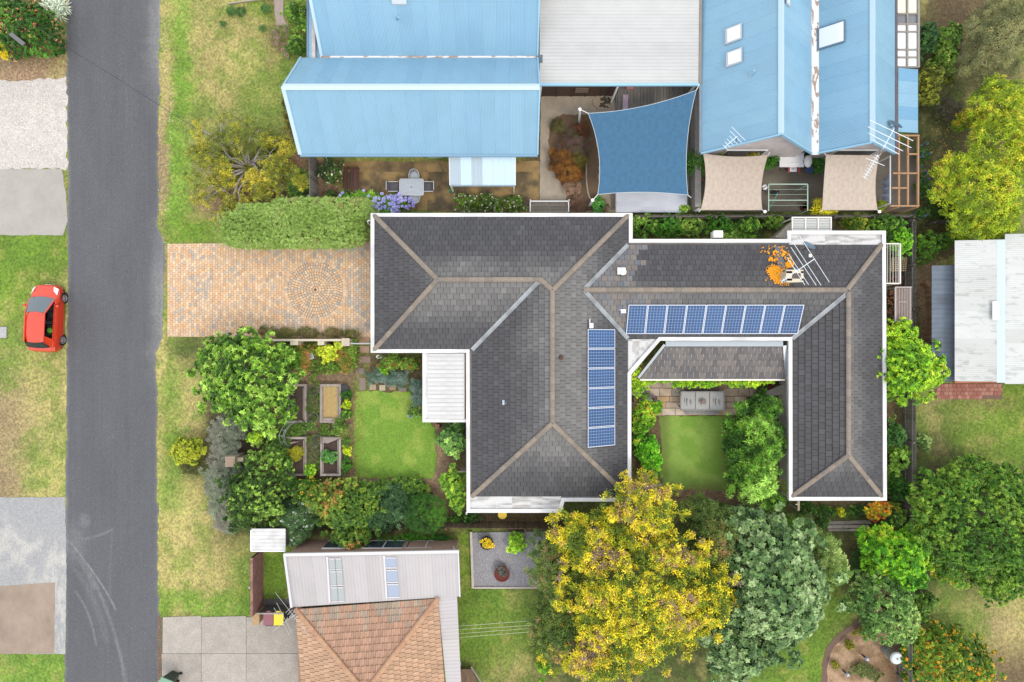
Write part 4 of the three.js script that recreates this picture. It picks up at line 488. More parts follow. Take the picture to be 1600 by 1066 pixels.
// ---------- terracotta house at the bottom ----------
{
  const h = thing('terracotta_house', 'house with orange terracotta tile hipped roof and a pale grey skillion roof along its side', 'house'), H = 2.7;
  const O = V(684.5, 935, H), A0 = V(462, 952, H), ux = A0.clone().sub(O).multiplyScalar(-1).normalize(), uz = v3(-ux.z, 0, ux.x), W = O.distanceTo(A0);
  const fr = roofFrame(A0, ux, uz, H, .42), q = [[0, 0], [W, 0], [W, 14], [0, 14]], hx = [[W / 2, W / 2], [W / 2, 14 - W / 2]];
  const faces = [{ k: 'N', e: 0, polys: [[q[0], q[1], hx[0]]] }, { k: 'E', e: W, polys: [[q[1], q[2], hx[1], hx[0]]] }, { k: 'W', e: 0, polys: [[q[0], hx[0], hx[1], q[3]]] }, { k: 'S', e: 14, polys: [[q[2], q[3], hx[1]]] }];
  const r = rngOf(31), m = mat(0xffffff, { vertexColors: true, map: rep(gGrain, 1.1), roughness: .85 }); let n = 0; const rest = [];
  const tone = F => (a, b, d, rr) => { const li = rr() < sst(1.6, .2, d) * .7 && F.k === 'N' ? 1 : 0, k = .86 + .28 * rr(), c = li ? [196, 174, 152] : F.k === 'N' ? [210, 166, 138] : [222, 180, 146]; return al(...c, KA * k); };
  obj('roof_underlay', faces.map(F => F.polys.map(p => { const pos = []; for (let k = 1; k + 1 < p.length; k++) for (const i of [0, k, k + 1]) { const w = fr.at(F, ...p[i], -.006); pos.push(w.x, w.y, w.z); } return geo(pos); })).flat(), gr(col(140, 98, 76), 1), h);
  for (const F of faces) for (const g of tilesOf(fr, F, .31, .24, r, tone(F), { roll: true })) if (n < 300 && F.k === 'N') { obj('roof_tile', g, m, h); n++; } else rest.push(g);
  obj('roof_tiles', rest, m, h).userData.kind = 'stuff';
  const cm = [[218, 170, 134], [212, 162, 128], [222, 176, 140]].map(c => gr(col(...c), .8)); ridgeCaps(h, fr.at(faces[0], ...q[0]), fr.at(faces[0], ...hx[0]), cm, .38, .06, .9); ridgeCaps(h, fr.at(faces[0], ...q[1]), fr.at(faces[0], ...hx[0]), cm, .38, .06, .9); ridgeCaps(h, fr.at(faces[1], ...hx[0]), fr.at(faces[1], ...hx[1]), cm, .38, .06, .9);
  const gm = [[212, 206, 204], [206, 200, 199], [209, 203, 203]].map(c => mat(col(...c, .62), { roughness: .55, map: rep(gSoft, 4) })), trim = mat(col(222, 220, 222), { roughness: .5 });
  const TL = V(445, 868, 2.5), TR = V(716, 863, 2.5), BR = V(718.5, 932, 2.68), BL = V(456, 949, 2.68); BL.y = BR.y = 2.68;
  corrugated(h, 'roof_sheet', TL, TR, BR, BL, gm, { pitch: .19, amp: .008, tray: true });
  obj('gutter', bar(TL.clone().add(v3(-.05, .03, -.05)), TR.clone().add(v3(.05, .03, -.05)), .16, .14), trim, h); obj('barge_flashing', bar(TL.clone().add(v3(0, .03, 0)), BL.clone().add(v3(0, .03, 0)), .13, .1), trim, h); obj('barge_flashing', bar(TR.clone().add(v3(0, .03, 0)), BR.clone().add(v3(0, .03, 0)), .08, .1), trim, h);
  const r0 = V(684, 934, 2.66), r1 = V(718.5, 931, 2.6), r2 = V(722, 1100, 2.6), r3 = V(700, 1100, 2.66); corrugated(h, 'roof_sheet', r1.clone().setX(X(714, 2.6)), r2, r3, r0, gm, { pitch: .19, amp: .008, tray: true, sheet: 1.2 });
  const panes = (list) => { for (const [x0, y0, x1, y1, dx, m2] of list) { const s = new THREE.Group(); s.name = 'skylight_panel'; h.add(s); const u = (x, y) => { const t = (y - 866) / 75, p = V(x, y, mix(2.5, 2.68, clamp(t))); p.y += .04; return p; }; obj('pane', slab(u(x0, y0), u(x1, y0), u(x1 + dx, y1), u(x0 + dx, y1), .03), m2, s); obj('frame', [bar(u(x0, y0), u(x1, y0), .05, .05), bar(u(x0 + dx, y1), u(x1 + dx, y1), .05, .05)], trim, s); } };
  const g1 = mat(col(176, 182, 182), { roughness: .25 }), g2 = mat(col(166, 178, 198), { roughness: .2 });
  panes([[514, 873, 523, 890, 1, g1], [524.5, 873, 533.5, 890, 1, g1], [516, 893, 525, 915, 1.2, g1], [526, 893, 535, 914, 1.2, g1], [518, 918, 527, 940, 1.3, g1], [528, 918, 537, 939, 1.3, g1], [602, 871.5, 619.5, 887, 1, g2], [603.5, 891, 621, 909.5, 1.2, g2], [605.5, 913, 623, 933, 1.4, g2]]);
  for (const [x, y0, y1] of [[511, 870, 942], [600, 868, 936]]) obj('rib_flashing', bar(V(x, y0, 2.53), V(x + 4, y1, 2.7), .1, .05), trim, h);
  // brick wall with dark windows under the north eave
  const bk = gr(col(188, 156, 138), 1), w0 = V(474, 846), w1 = V(716, 844); w0.z = Z(845) + .05; w1.z = w0.z - .1; obj('wall', [bar(w0.clone().setY(1.2), w1.clone().setY(1.2), .2, 2.4), box(.2, 2.4, 5, X(716) - .1, 1.2, w1.z + 2.5), box(.2, 2.4, 8, X(490), 1.2, w0.z + 4.2)], bk, h);
  for (const [a, b] of [[508, 554], [570, 630], [636, 696]]) { const w = new THREE.Group(); w.name = 'window'; h.add(w); const cx = (X(a, 1.2) + X(b, 1.2)) / 2, wd = X(b, 1.2) - X(a, 1.2); obj('pane', box(wd, 1.25, .06, cx, 1.02, w0.z - .14), darkGlass, w); obj('frame', [box(wd + .1, .08, .09, cx, .36, w0.z - .14), box(wd + .1, .08, .09, cx, 1.68, w0.z - .14), box(.07, 1.3, .08, cx, 1.02, w0.z - .145)], trim, w); }
  obj('downpipe', [rod(V(712, 940, 2.4), V(709, 958, .4), .05), rod(V(719, 1036, 2.4), V(714, 1062, .3), .05), rod(V(703, 846, .2), V(712, 862, 2.4), .05)], trim, h);
  settle(h, X(580), 0, Z(960));
  const a = thing('television_aerial', 'broad pale aerial at the top left corner of the terracotta roof', 'aerial'), wht = mat(col(196, 198, 200, .7), { roughness: .4, metalness: .3 }), ha = 5.0; obj('boom', rod(V(426, 987, ha), V(460, 960, ha), .016), wht, a); for (const [ax, ay, bx, by] of [[430, 926, 482, 993], [432, 942, 456, 990], [428, 950, 452, 992]]) obj('element', rod(V(ax, ay, ha), V(bx, by, ha), .01), wht, a); obj('reflector', [0, 1, 2, 3, 4].map(i => rod(V(446 + i * 3, 958 + i * 3, ha), V(454 + i * 3, 950 + i * 3, ha), .012)), wht, a); obj('mast', rod(V(464, 962, 2.7), V(456, 963, ha), .03), wht, a); settle(a, X(464, 2.7), 2.7, Z(962, 2.7));
}
// ---------- sheds to the right ----------
{
  const s = thing('pale_shed', 'long pale metal shed roof with a blue translucent strip and a blue grey lower side', 'shed'), H = 3.1, x0 = X(1492, H), xm = X(1551, H), xn = X(1563, H), z0 = Z(376, H), z1 = Z(596, H);
  const tW = tex(512, 512, (i, j) => { const f = fbm(i / 30, j / 90, 5), st = sst(.58, .75, fbm(i / 14 + 9, j / 40, 4)), n = .97 + .05 * (hsh(i, j) - .5) + .06 * (f - .5); return as(mix(222, 198, st) * n, mix(224, 201, st) * n, mix(222, 198, st) * n, .62); });
  const wm = [mat(0xffffff, { map: rep(tW, 6), roughness: .5 }), mat(0xf6f6f4, { map: rep(tW, 7.3), roughness: .55 })];
  corrugated(s, 'roof_sheet', v3(x0, H, z1), v3(x0, H, z0), v3(xm, H + .3, z0), v3(xm, H + .3, z1), wm, { amp: .006, pitch: .11 }); corrugated(s, 'translucent_sheet', v3(xm, H + .3, z1 + .05), v3(xm, H + .3, z0), v3(xn, H + .36, z0), v3(xn, H + .36, z1 + .05), [mat(col(206, 220, 232, .75), { roughness: .3 })], { sheet: 3 }); corrugated(s, 'roof_sheet', v3(xn, H + .33, z1 + .12), v3(xn, H + .33, z0 - .3), v3(xn + 5, H + .6, z0 - .3), v3(xn + 5, H + .6, z1 + .12), wm, { amp: .006, pitch: .11 });
  obj('skylight_pane', slab(V(1551.5, 471, H + .42), V(1561.5, 471, H + .45), V(1561.5, 500, H + .45), V(1551.5, 500, H + .42), .05), skyPane, s);
  const hl = 2.5, gm = [[124, 138, 156], [118, 132, 150]].map(c => mat(col(...c), { roughness: .55, map: rep(gBlotch, 3) })); corrugated(s, 'lower_roof_sheet', v3(X(1458, hl), hl - .1, Z(596, hl)), v3(X(1458, hl), hl - .1, Z(415, hl)), v3(x0 + .3, hl + .2, Z(415, hl)), v3(x0 + .3, hl + .2, Z(596, hl)), gm, { pitch: .3, amp: .01, tray: true });
  obj('fascia', box(X(1561, H) - X(1492, H), .22, .08, X(1526, H), H - .05, z1 + .05), gr(col(206, 122, 88), 1), s); obj('wall', [box(9, 2.4, .15, X(1492) + 4.6, 1.2, Z(590)), box(.15, 2.3, 6.6, X(1462, 0), 1.15, Z(505))], gr(col(176, 150, 132), 1), s); settle(s, X(1540), 0, Z(490));
}

// ---------- paving, yards and small structures ----------
const tBrown = tex(512, 512, (i, j) => { const f = fbm(i / 70, j / 70, 6), d = sst(.3, .8, f), n = .92 + .12 * (hsh(i, j) - .5) + .12 * (fbm(i / 8, j / 8, 3) - .5); return as(mix(190, 112, d) * n, mix(158, 98, d) * n, mix(106, 76, d) * n); });
const tAgg = tex(512, 512, (i, j) => { const v = hsh(i >> 1, j >> 1), n = .74 + .46 * v + .1 * hsh(i, j) + .12 * (fbm(i / 60, j / 60, 4) - .5); return as(184 * n, 177 * n, 169 * n); });
struct('west_patio', sheet(PX(rough([[497, 252], [843, 252], [843, 330], [690, 331], [620, 325], [540, 308], [497, 262]], 2)), .03), mat(0xffffff, { map: rep(tBrown, 5), roughness: .95 }));
struct('middle_patio', sheet(PX(rough([[845, 150], [962, 150], [962, 331], [843, 331]], 1)), .034), mat(col(205, 190, 170), { map: rep(gGrain, 1.6), roughness: .95 }));
struct('planting_bed', sheet(PX(rough([[862, 190], [880, 178], [922, 180], [936, 240], [935, 300], [950, 331], [888, 331], [884, 300], [862, 262], [856, 220]], 4)), .042), gr(col(134, 108, 82), 1));
struct('east_patio', sheet(PX(rough([[1076, 232], [1436, 232], [1436, 331], [1076, 331]], 1)), .03), mat(0xffffff, { map: clampT(tConc([140, 130, 116], 12, .16), 1076, 1436, 232, 331), roughness: .95 }));
{ // pale deck under the blue sail
  const t = thing('pale_deck', 'pale grey weathered board deck under the blue shade sail', 'deck'), ms = [[178, 172, 166], [186, 180, 172], [170, 165, 160]].map(c => mat(col(...c), { map: rep(gWood, 1, 2), roughness: .9 })); for (let i = 0; i < 22; i++) { const x0 = 964 + i * 5.1; obj('board', box(L(4.7), .05, Z(296) - Z(134), X(x0 + 2.5), .17, (Z(296) + Z(134)) / 2), ms[R0() * 3 | 0], t); } obj('edge_board', [box(.07, .2, Z(300) - Z(134), X(962.5), .1, (Z(300) + Z(134)) / 2), box(X(1078) - X(962), .2, .07, (X(1078) + X(962)) / 2, .1, Z(297))], ms[2], t); settle(t, X(1020), 0, Z(215));
  const f = thing('stone_wall', 'narrow pale rendered wall along the right edge of the deck', 'wall'); obj('wall', box(.28, 1.2, Z(330) - Z(140), X(1081), .6, (Z(330) + Z(140)) / 2), gr(col(184, 176, 168), 1.4), f); obj('coping', box(.34, .06, Z(330) - Z(140), X(1081), 1.23, (Z(330) + Z(140)) / 2), gr(col(206, 200, 194), 1.4), f); settle(f, X(1081), 0, Z(235));
  const w = thing('white_tarpaulin', 'bluish white sheet lying flat below the blue sail', 'tarpaulin'); obj('sheet', quad(V(962, 297, .5), V(1074, 297, .5), V(1074, 332, .45), V(962, 332, .45), 20, 8, (u, v, p) => { p.y += .06 * vn(u * 7, v * 4) - .03; }), mat(col(216, 220, 232, .74), { roughness: .5 }), w); obj('edge_rope', [bar(V(962, 297, .5), V(962, 332, .46), .05, .05)], gr(col(190, 184, 180), 1), w); for (const [x, y] of [[966, 300], [1070, 300], [966, 328], [1070, 328]]) obj('stake', box(.05, .46, .05, X(x, .4), .23, Z(y, .4)), gr(col(150, 130, 110), .5), w); settle(w, X(1018), 0, Z(315));
  const l = thing('laundry_tub', 'pink and lilac items on the deck at the top edge of the blue sail', 'deck items'); obj('tray', [box(.42, .12, .24, X(983), .27, Z(139))], mat(col(222, 150, 156)), l); obj('cloth', quad(V(973, 148, .28), V(982, 148, .28), V(981, 172, .28), V(973, 172, .28), 4, 8, (u, v, p) => { p.y += .05 * vn(u * 4, v * 6); }), mat(col(214, 190, 210)), l); settle(l, X(978), .2, Z(150));
  const st = thing('pebble_mosaic', 'rounded cream slab of dark pebbles beside the brown board wall', 'paving'), c = gr(col(206, 186, 160), .8); const pts = []; for (let i = 0; i < 14; i++) { const a = i / 14 * 6.28; pts.push([X(942 + 15 * Math.cos(a) * (Math.cos(a) > 0 ? 1 : 1.1)), Z(161 + 12.5 * Math.sin(a))]); } obj('slab', prism(pts, .03, .1), c, st); const r = rngOf(4), g = []; for (let i = 0; i < 34; i++) { const a = r() * 6.28, k = Math.sqrt(r()); const s = new THREE.SphereGeometry(.05 + .035 * r(), 6, 4); s.scale(1.5, .5, .9); s.rotateY(r() * 6); s.translate(X(945 + 9 * k * Math.cos(a)), .1, Z(161 + 8 * k * Math.sin(a))); g.push(s); } obj('pebbles', g, gr(col(96, 88, 78), .4), st).userData.kind = 'stuff'; settle(st, X(942), 0, Z(161));
}
{ // timber fence, bench, table set, hose
  const fencePal = (name, label, a, b, h, mats, o = {}) => { const t = thing(name, label, 'fence'), d = b.clone().sub(a), len = d.length(), n = Math.round(len / (o.w ?? .12)), u = d.clone().normalize(), nn = v3(-u.z, 0, u.x), ry = Math.atan2(-u.z, u.x); const each = o.join ? [] : null; for (let i = 0; i < n; i++) { const p = a.clone().lerp(b, (i + .5) / n), hh = h * (.985 + .03 * R0()), g = box(len / n - .012, hh, .022, 0, hh / 2, 0); g.rotateY(ry); g.translate(p.x, p.y, p.z); if (each) each.push(g); else obj('paling', g, mats[R0() * mats.length | 0], t); } if (each) obj('palings', each, mats[0], t).userData.kind = 'stuff'; for (const y of [.3, h - .25]) obj('rail', bar(a.clone().add(v3(0, y, 0)).addScaledVector(nn, .05), b.clone().add(v3(0, y, 0)).addScaledVector(nn, .05), .05, .09), mats[0], t); const np = Math.max(1, Math.round(len / 2.4)); for (let i = 0; i <= np; i++) { const p = a.clone().lerp(b, i / np).addScaledVector(nn, .1); obj('post', box(.1, h * .98, .1, p.x, p.y + h * .49, p.z), mats[mats.length - 1], t); } return settle(t, (a.x + b.x) / 2, 0, (a.z + b.z) / 2); };
  const grey = [[168, 162, 152], [156, 150, 142], [178, 172, 160], [146, 140, 130]].map(c => mat(col(...c), { map: rep(gWood, 1, 2), roughness: .95 })), dark = [[112, 104, 96], [98, 92, 86], [122, 114, 104]].map(c => mat(col(...c), { map: rep(gWood, 1, 2), roughness: .95 })), brown = [[128, 104, 84], [112, 92, 74], [140, 116, 94]].map(c => mat(col(...c), { map: rep(gWood, 1, 2), roughness: .95 }));
  fencePal('paling_fence', 'weathered grey paling fence between the bare shrub and the west patio', v3(X(497), 0, Z(251)), v3(X(498), 0, Z(316)), 1.7, grey);
  fencePal('paling_fence', 'long grey boundary fence down the right side of the tiled house', v3(X(1411), 0, Z(350)), v3(X(1411), 0, Z(822)), 1.2, grey);
  fencePal('paling_fence', 'dark brown paling fence below the tiled house beside the gravel square', v3(X(700), 0, Z(814)), v3(X(880), 0, Z(816)), 1.4, brown);
  fencePal('paling_fence', 'grey board fence beside the golden flowering shrub at the bottom', v3(X(1403), 0, Z(985)), v3(X(1403), 0, Z(1120)), 1.35, grey, { w: .16 });
  fencePal('sleeper_fence', 'low dark timber fence between the yellow green tree and the shed', v3(X(1446), 0, Z(349)), v3(X(1530), 0, Z(350)), .9, dark, { w: .2 });
  fencePal('paling_fence', 'grey fence along the hedge at the top right of the tiled house', v3(X(990), 0, Z(342)), v3(X(1411), 0, Z(342)), 1.1, grey);
  const bm = [[112, 66, 56], [100, 58, 50], [122, 76, 64]].map(c => mat(col(...c), { map: rep(gWood, .6, 1.4), roughness: .6 }));
  const b = thing('garden_bench', 'dark red brown slatted bench beside the round green bush', 'bench'); for (let i = 0; i < 5; i++) obj('seat_slat', box(.085, .03, 1.45, X(549 + i * 2.7, .44), .44, Z(282, .4)), bm[i % 3], b); for (let i = 0; i < 4; i++) obj('back_slat', bar(V(541, 262, .55 + i * .11).setX(X(543.5, .5) - i * .03), V(541, 302, .55 + i * .11).setX(X(543.5, .5) - i * .03), .03, .09), bm[(i + 1) % 3], b); for (const y of [263, 301]) { obj('end_frame', [bar(V(543, y, .42), V(561, y, .42), .06, .06), bar(V(545, y, .62), V(561, y, .62), .07, .04)], bm[1], b); for (const x of [545, 560]) obj('leg', box(.06, .44, .06, X(x, .2), .22, Z(y, .2)), bm[1], b); } settle(b, X(552), 0, Z(282));
  const alu = mat(col(206, 210, 214), { roughness: .4, metalness: .5 }), glass = new THREE.MeshPhysicalMaterial({ color: col(172, 180, 190), roughness: .12, clearcoat: .8 }), sling = gr(col(116, 114, 120), .5), web = mat(col(190, 196, 204), { roughness: .6 });
  const t = thing('patio_table', 'rectangular glass patio table with pale metal frame on the brown patio', 'table'), ty = .72; obj('glass_top', prism(PX([[624.5, 282], [626, 280.2], [660, 280.2], [661.5, 282], [661.5, 303], [660, 304.8], [626, 304.8], [624.5, 303]], ty), ty - .02, ty), glass, t); obj('rim', [bar(V(624.5, 281, ty), V(624.5, 304, ty), .05, .05), bar(V(661.5, 281, ty), V(661.5, 304, ty), .05, .05), bar(V(625, 280, ty), V(661, 280, ty), .05, .05), bar(V(625, 305, ty), V(661, 305, ty), .05, .05)], alu, t); obj('parasol_hole', cyl(.035, .035, .012, X(643, ty), ty, Z(292.5, ty), 10), mat(col(70, 70, 76)), t); obj('cross_rods', [[625, 281, 637, 289], [661, 281, 649, 289], [625, 304, 637, 296], [661, 304, 649, 296], [637, 289, 649, 289], [637, 296, 649, 296]].map(([a, c, d, e]) => bar(V(a, c, ty + .004), V(d, e, ty + .004), .025, .012)), alu, t); for (const [x, y] of [[627, 282.5], [659, 282.5], [627, 302.5], [659, 302.5]]) obj('leg', box(.05, ty - .03, .05, X(x, .4), (ty - .03) / 2, Z(y, .4)), alu, t); settle(t, X(643), 0, Z(292.5));
  const chair = thing('patio_chair', 'metal framed sling chair tucked in at the left end of the patio table', 'chair', 'sling chairs at the patio table'); obj('seat', box(.5, .03, .5, 0, .42, 0), sling, chair); obj('backrest', slab(v3(-.25, .46, -.22), v3(.25, .46, -.22), v3(.23, .88, -.36), v3(-.23, .88, -.36), .025), sling, chair); for (const s of [-1, 1]) { obj('arm', [bar(v3(s * .28, .62, -.3), v3(s * .28, .62, .26), .04, .03)], alu, chair); for (const z of [-.24, .22]) obj('leg', rod(v3(s * .27, 0, z), v3(s * .28, .61, z), .016), alu, chair); } obj('top_rail', bar(v3(-.26, .88, -.37), v3(.26, .88, -.37), .035, .03), alu, chair); chair.position.set(X(615.5, .5), .03, Z(292.5, .5)); chair.rotation.y = Math.PI / 2; clone(chair, 'metal framed sling chair tucked in at the right end of the patio table', X(669, .5), .03, Z(292.5, .5), -Math.PI / 2);
  const c2 = thing('mesh_chair', 'round backed pale mesh chair above the patio table', 'chair', 'round mesh chairs at the patio table'); { const pts = []; for (let i = 0; i <= 10; i++) { const a = Math.PI + i / 10 * Math.PI; pts.push([.27 * Math.cos(a), -.02 + .3 * Math.sin(a)]); } pts.push([.27, .24], [-.27, .24]); obj('seat', prism(pts, .41, .44), web, c2); const rim = tube([[-.28, .25], [-.29, -.05], [-.2, -.28], [0, -.36], [.2, -.28], [.29, -.05], [.28, .25]].map(([x, z]) => v3(x, .66 + (z < 0 ? -z * .4 : 0), z)), .022, 6); obj('rim', rim, alu, c2); const g = []; for (let i = 0; i < 9; i++) { const a = Math.PI * (1.08 + i / 8 * .84); g.push(rod(v3(.25 * Math.cos(a), .43, .27 * Math.sin(a)), v3(.29 * Math.cos(a), .7, .35 * Math.sin(a)), .022)); } obj('backrest', g, web, c2).userData.kind = 'stuff'; for (const [x, z] of [[-.24, -.2], [.24, -.2], [-.26, .2], [.26, .2]]) obj('leg', rod(v3(x, 0, z), v3(x, .64, z), .015), alu, c2); } c2.position.set(X(647.5, .5), .03, Z(276, .5)); clone(c2, 'round backed pale mesh chair below the patio table beside the lilac flowers', X(649, .5), .03, Z(309.5, .5), Math.PI);
  const hr = thing('hose_reel', 'green hose reel on the post of the translucent awning', 'hose reel'); { const p = V(706, 297, .8), gm = mat(col(50, 116, 96), { roughness: .5 }); obj('drum', [along(new THREE.CylinderGeometry(.2, .2, .05, 16), v3(p.x - .14, .8, p.z), v3(p.x - .09, .8, p.z)), along(new THREE.CylinderGeometry(.2, .2, .05, 16), v3(p.x + .09, .8, p.z), v3(p.x + .14, .8, p.z)), along(new THREE.CylinderGeometry(.15, .15, .2, 14), v3(p.x - .1, .8, p.z), v3(p.x + .1, .8, p.z))], gm, hr); obj('bracket', [box(.3, .05, .06, p.x, .56, p.z), box(.05, .3, .06, p.x - .15, .68, p.z), box(.05, .8, .05, p.x, .4, p.z + .02)], gm, hr); obj('hose', tube([v3(p.x - .05, .62, p.z - .05), v3(p.x - .1, .1, p.z - .2), V(698, 280, .05), V(690, 262, .05), V(686, 255, .05)], .018, 5), mat(col(120, 130, 90)), hr); settle(hr, p.x, 0, p.z); }
  const st = thing('patio_steps', 'timber steps with a white handrail below the middle patio', 'steps'), sm = [[176, 164, 150], [166, 154, 140]].map(c => mat(col(...c), { map: rep(gWood, 1, 2) })); for (let i = 0; i < 4; i++) obj('tread', box(X(888) - X(828), .08, .2, (X(888) + X(828)) / 2, .06 + .03 * i, Z(331 - i * 5)), sm[i % 2], st); obj('handrail', [bar(V(828, 314.5, .9), V(889, 314.5, .9), .05, .05), bar(V(828.5, 314, .9), V(828.5, 331, .9), .05, .05), bar(V(888.5, 314, .9), V(888.5, 331, .9), .05, .05)], whiteTrim, st); for (const [x, y] of [[828.5, 315], [888.5, 315]]) obj('post', box(.06, .9, .06, X(x, .5), .45, Z(y, .5)), whiteTrim, st); settle(st, X(858), 0, Z(325));
  // stepping kerb under the fence, stone edge round the bed
  const ke = thing('bed_edging', 'pale curved edging along the planting bed under the blue sail edge', 'edging'); obj('edging', tube([V(916, 255, .1), V(917, 290, .1), V(921, 308, .1), V(926, 315, .1)], .06, 6), gr(col(206, 192, 170), .6), ke); settle(ke, X(918), 0, Z(285));

  // ---- east patio things
  const wt = mat(col(240, 240, 242, .78), { roughness: .5 });
  const tb = thing('outdoor_table', 'white rectangular table against the gable wall between the beige sails', 'table'); obj('tabletop', box(L(37), .04, L(22), X(1237, .8), .8, Z(250, .8)), wt, tb); for (const [x, y] of [[1221, 242], [1252, 242], [1221, 258], [1252, 258]]) obj('leg', box(.05, .78, .05, X(x, .4), .39, Z(y, .4)), wt, tb); settle(tb, X(1237), 0, Z(250));
  const rc = thing('folding_chair', 'white topped chair with red arms below the white outdoor table', 'chair'); obj('seat', box(.42, .05, .42, X(1239.5, .45), .45, Z(263, .45)), wt, rc); obj('backrest', box(.42, .4, .05, X(1239.5, .45), .66, Z(258, .45)), wt, rc); for (const s of [-1, 1]) { obj('arm', box(.1, .05, .48, X(1239.5, .5) + s * .3, .6, Z(265, .5)), mat(col(176, 70, 74)), rc); for (const z of [259, 268]) obj('leg', rod(v3(X(1239.5) + s * .24, 0, Z(z)), v3(X(1239.5) + s * .24, .6, Z(z)), .02), mat(col(160, 70, 74)), rc); } settle(rc, X(1240), 0, Z(264));
  const gb = thing('gas_barbecue', 'round white lidded barbecue with a dark blue tray by the valley end', 'barbecue'); { const p = V(1263, 252, .9); const s = new THREE.SphereGeometry(.3, 16, 8, 0, 6.3, 0, 1.57); s.scale(.8, .7, 1.2); s.translate(p.x, .85, p.z); obj('lid', s, wt, gb); obj('bowl', cyl(.2, .27, .25, p.x, .6, p.z, 16), mat(col(80, 86, 100)), gb); obj('side_tray', box(.4, .05, .3, X(1265, .8), .8, Z(266, .8)), mat(col(44, 70, 120)), gb); for (const [a, c] of [[-.18, -.2], [.18, -.2], [-.18, .2], [.18, .2]]) obj('leg', rod(v3(p.x + a * 1.3, 0, p.z + c * 1.3), v3(p.x + a, .65, p.z + c), .02), alu, gb); settle(gb, p.x, 0, p.z); }
  const cl = thing('clothes_hoist', 'pale green rectangular clothes line frame on the east patio', 'clothes line'), gm = mat(col(178, 206, 184), { roughness: .5 }), hh = 1.9; obj('frame', [bar(V(1201, 288, hh), V(1262, 288, hh), .05, .05), bar(V(1201, 288, hh), V(1201, 329, hh), .05, .05), bar(V(1262, 288, hh), V(1262, 329, hh), .05, .05), bar(V(1201, 313, hh), V(1262, 313, hh), .04, .04)], gm, cl); for (const y of [296, 304, 321]) obj('line', rod(V(1201, y, hh), V(1262, y, hh), .008), gm, cl); for (const [x, y] of [[1201, 329], [1262, 329], [1201, 289], [1262, 289]]) obj('post', rod(v3(X(x, hh), 0, Z(y, hh)), V(x, y, hh), .03), gm, cl); obj('brace', rod(V(1203, 325, .4), V(1215, 302, 1.6), .03), mat(col(120, 190, 168)), cl); settle(cl, X(1231), 0, Z(310));
  const bkt = thing('watering_can', 'small white and black container on the east patio left of the clothes line', 'container'); obj('body', cyl(.13, .16, .26, X(1192), .03, Z(295), 14), mat(col(60, 60, 64)), bkt); obj('lid', cyl(.17, .15, .04, X(1192), .29, Z(294.5), 14), wt, bkt); settle(bkt, X(1192), 0, Z(295));
  const tar = thing('black_cover', 'crumpled black cover inside the clothes line frame', 'cover'); obj('cover', quad(V(1204, 301, .5), V(1217, 298, .45), V(1216, 303, .3), V(1204, 306, .3), 8, 6, (u, v, p) => { p.y += .12 * vn(u * 5, v * 5); }), gr(col(44, 48, 56), .4), tar); obj('stand', [box(.3, .3, .2, X(1209), .15, Z(303))], gr(col(60, 60, 64), .4), tar); settle(tar, X(1210), 0, Z(302));
  const pp = thing('clay_pot', 'dark red clay pot at the bottom right of the clothes line', 'plant pot'); obj('pot', cyl(.16, .22, .35, X(1254), .03, Z(325), 14), gr(col(110, 58, 46), .4), pp); obj('soil', cyl(.19, .19, .02, X(1254), .36, Z(325), 12), gr(col(60, 44, 34), .3), pp); settle(pp, X(1254), 0, Z(325));
  const ln = thing('hanging_laundry', 'pale blue sheet hanging on a white rail by the timber pergola', 'laundry'); obj('rail', bar(V(1391, 243, 1.9), V(1391, 318, 1.9), .06, .06), whiteTrim, ln); obj('sheet', quad(V(1390, 272, 1.88), V(1390, 315, 1.88), V(1378, 312, .9), V(1379, 280, .9), 20, 8, (u, v, p) => { p.x += .1 * v * Math.sin(u * 22); }), mat(col(200, 208, 234, .75), { roughness: .9 }), ln); for (const y of [244, 318]) obj('post', box(.06, 1.9, .06, X(1391, 1.9), .95, Z(y, 1.9)), whiteTrim, ln); settle(ln, X(1391), 0, Z(285));
  const tk = thing('round_lantern', 'white round pot with a ball beside the foot of the left beige sail', 'garden ornament'); { const s = new THREE.SphereGeometry(.27, 16, 10); s.scale(1.2, .7, 1); s.translate(X(1087), .2, Z(325)); obj('base', s, wt, tk); const q = new THREE.SphereGeometry(.08, 10, 8); q.translate(X(1083.5), .42, Z(312)); obj('ball', q, wt, tk); settle(tk, X(1087), 0, Z(322)); }
  const sc = thing('green_planter', 'teal planter trough with terracotta rim left of the left beige sail', 'planter'); obj('rim', box(L(20), .07, .1, X(1090, .5), .52, Z(280.5, .5), -.12), gr(col(206, 132, 108), .5), sc); obj('trough', box(.4, .5, .35, X(1086, .3), .25, Z(287)), gr(col(40, 66, 64), .5), sc); settle(sc, X(1088), 0, Z(284));
}
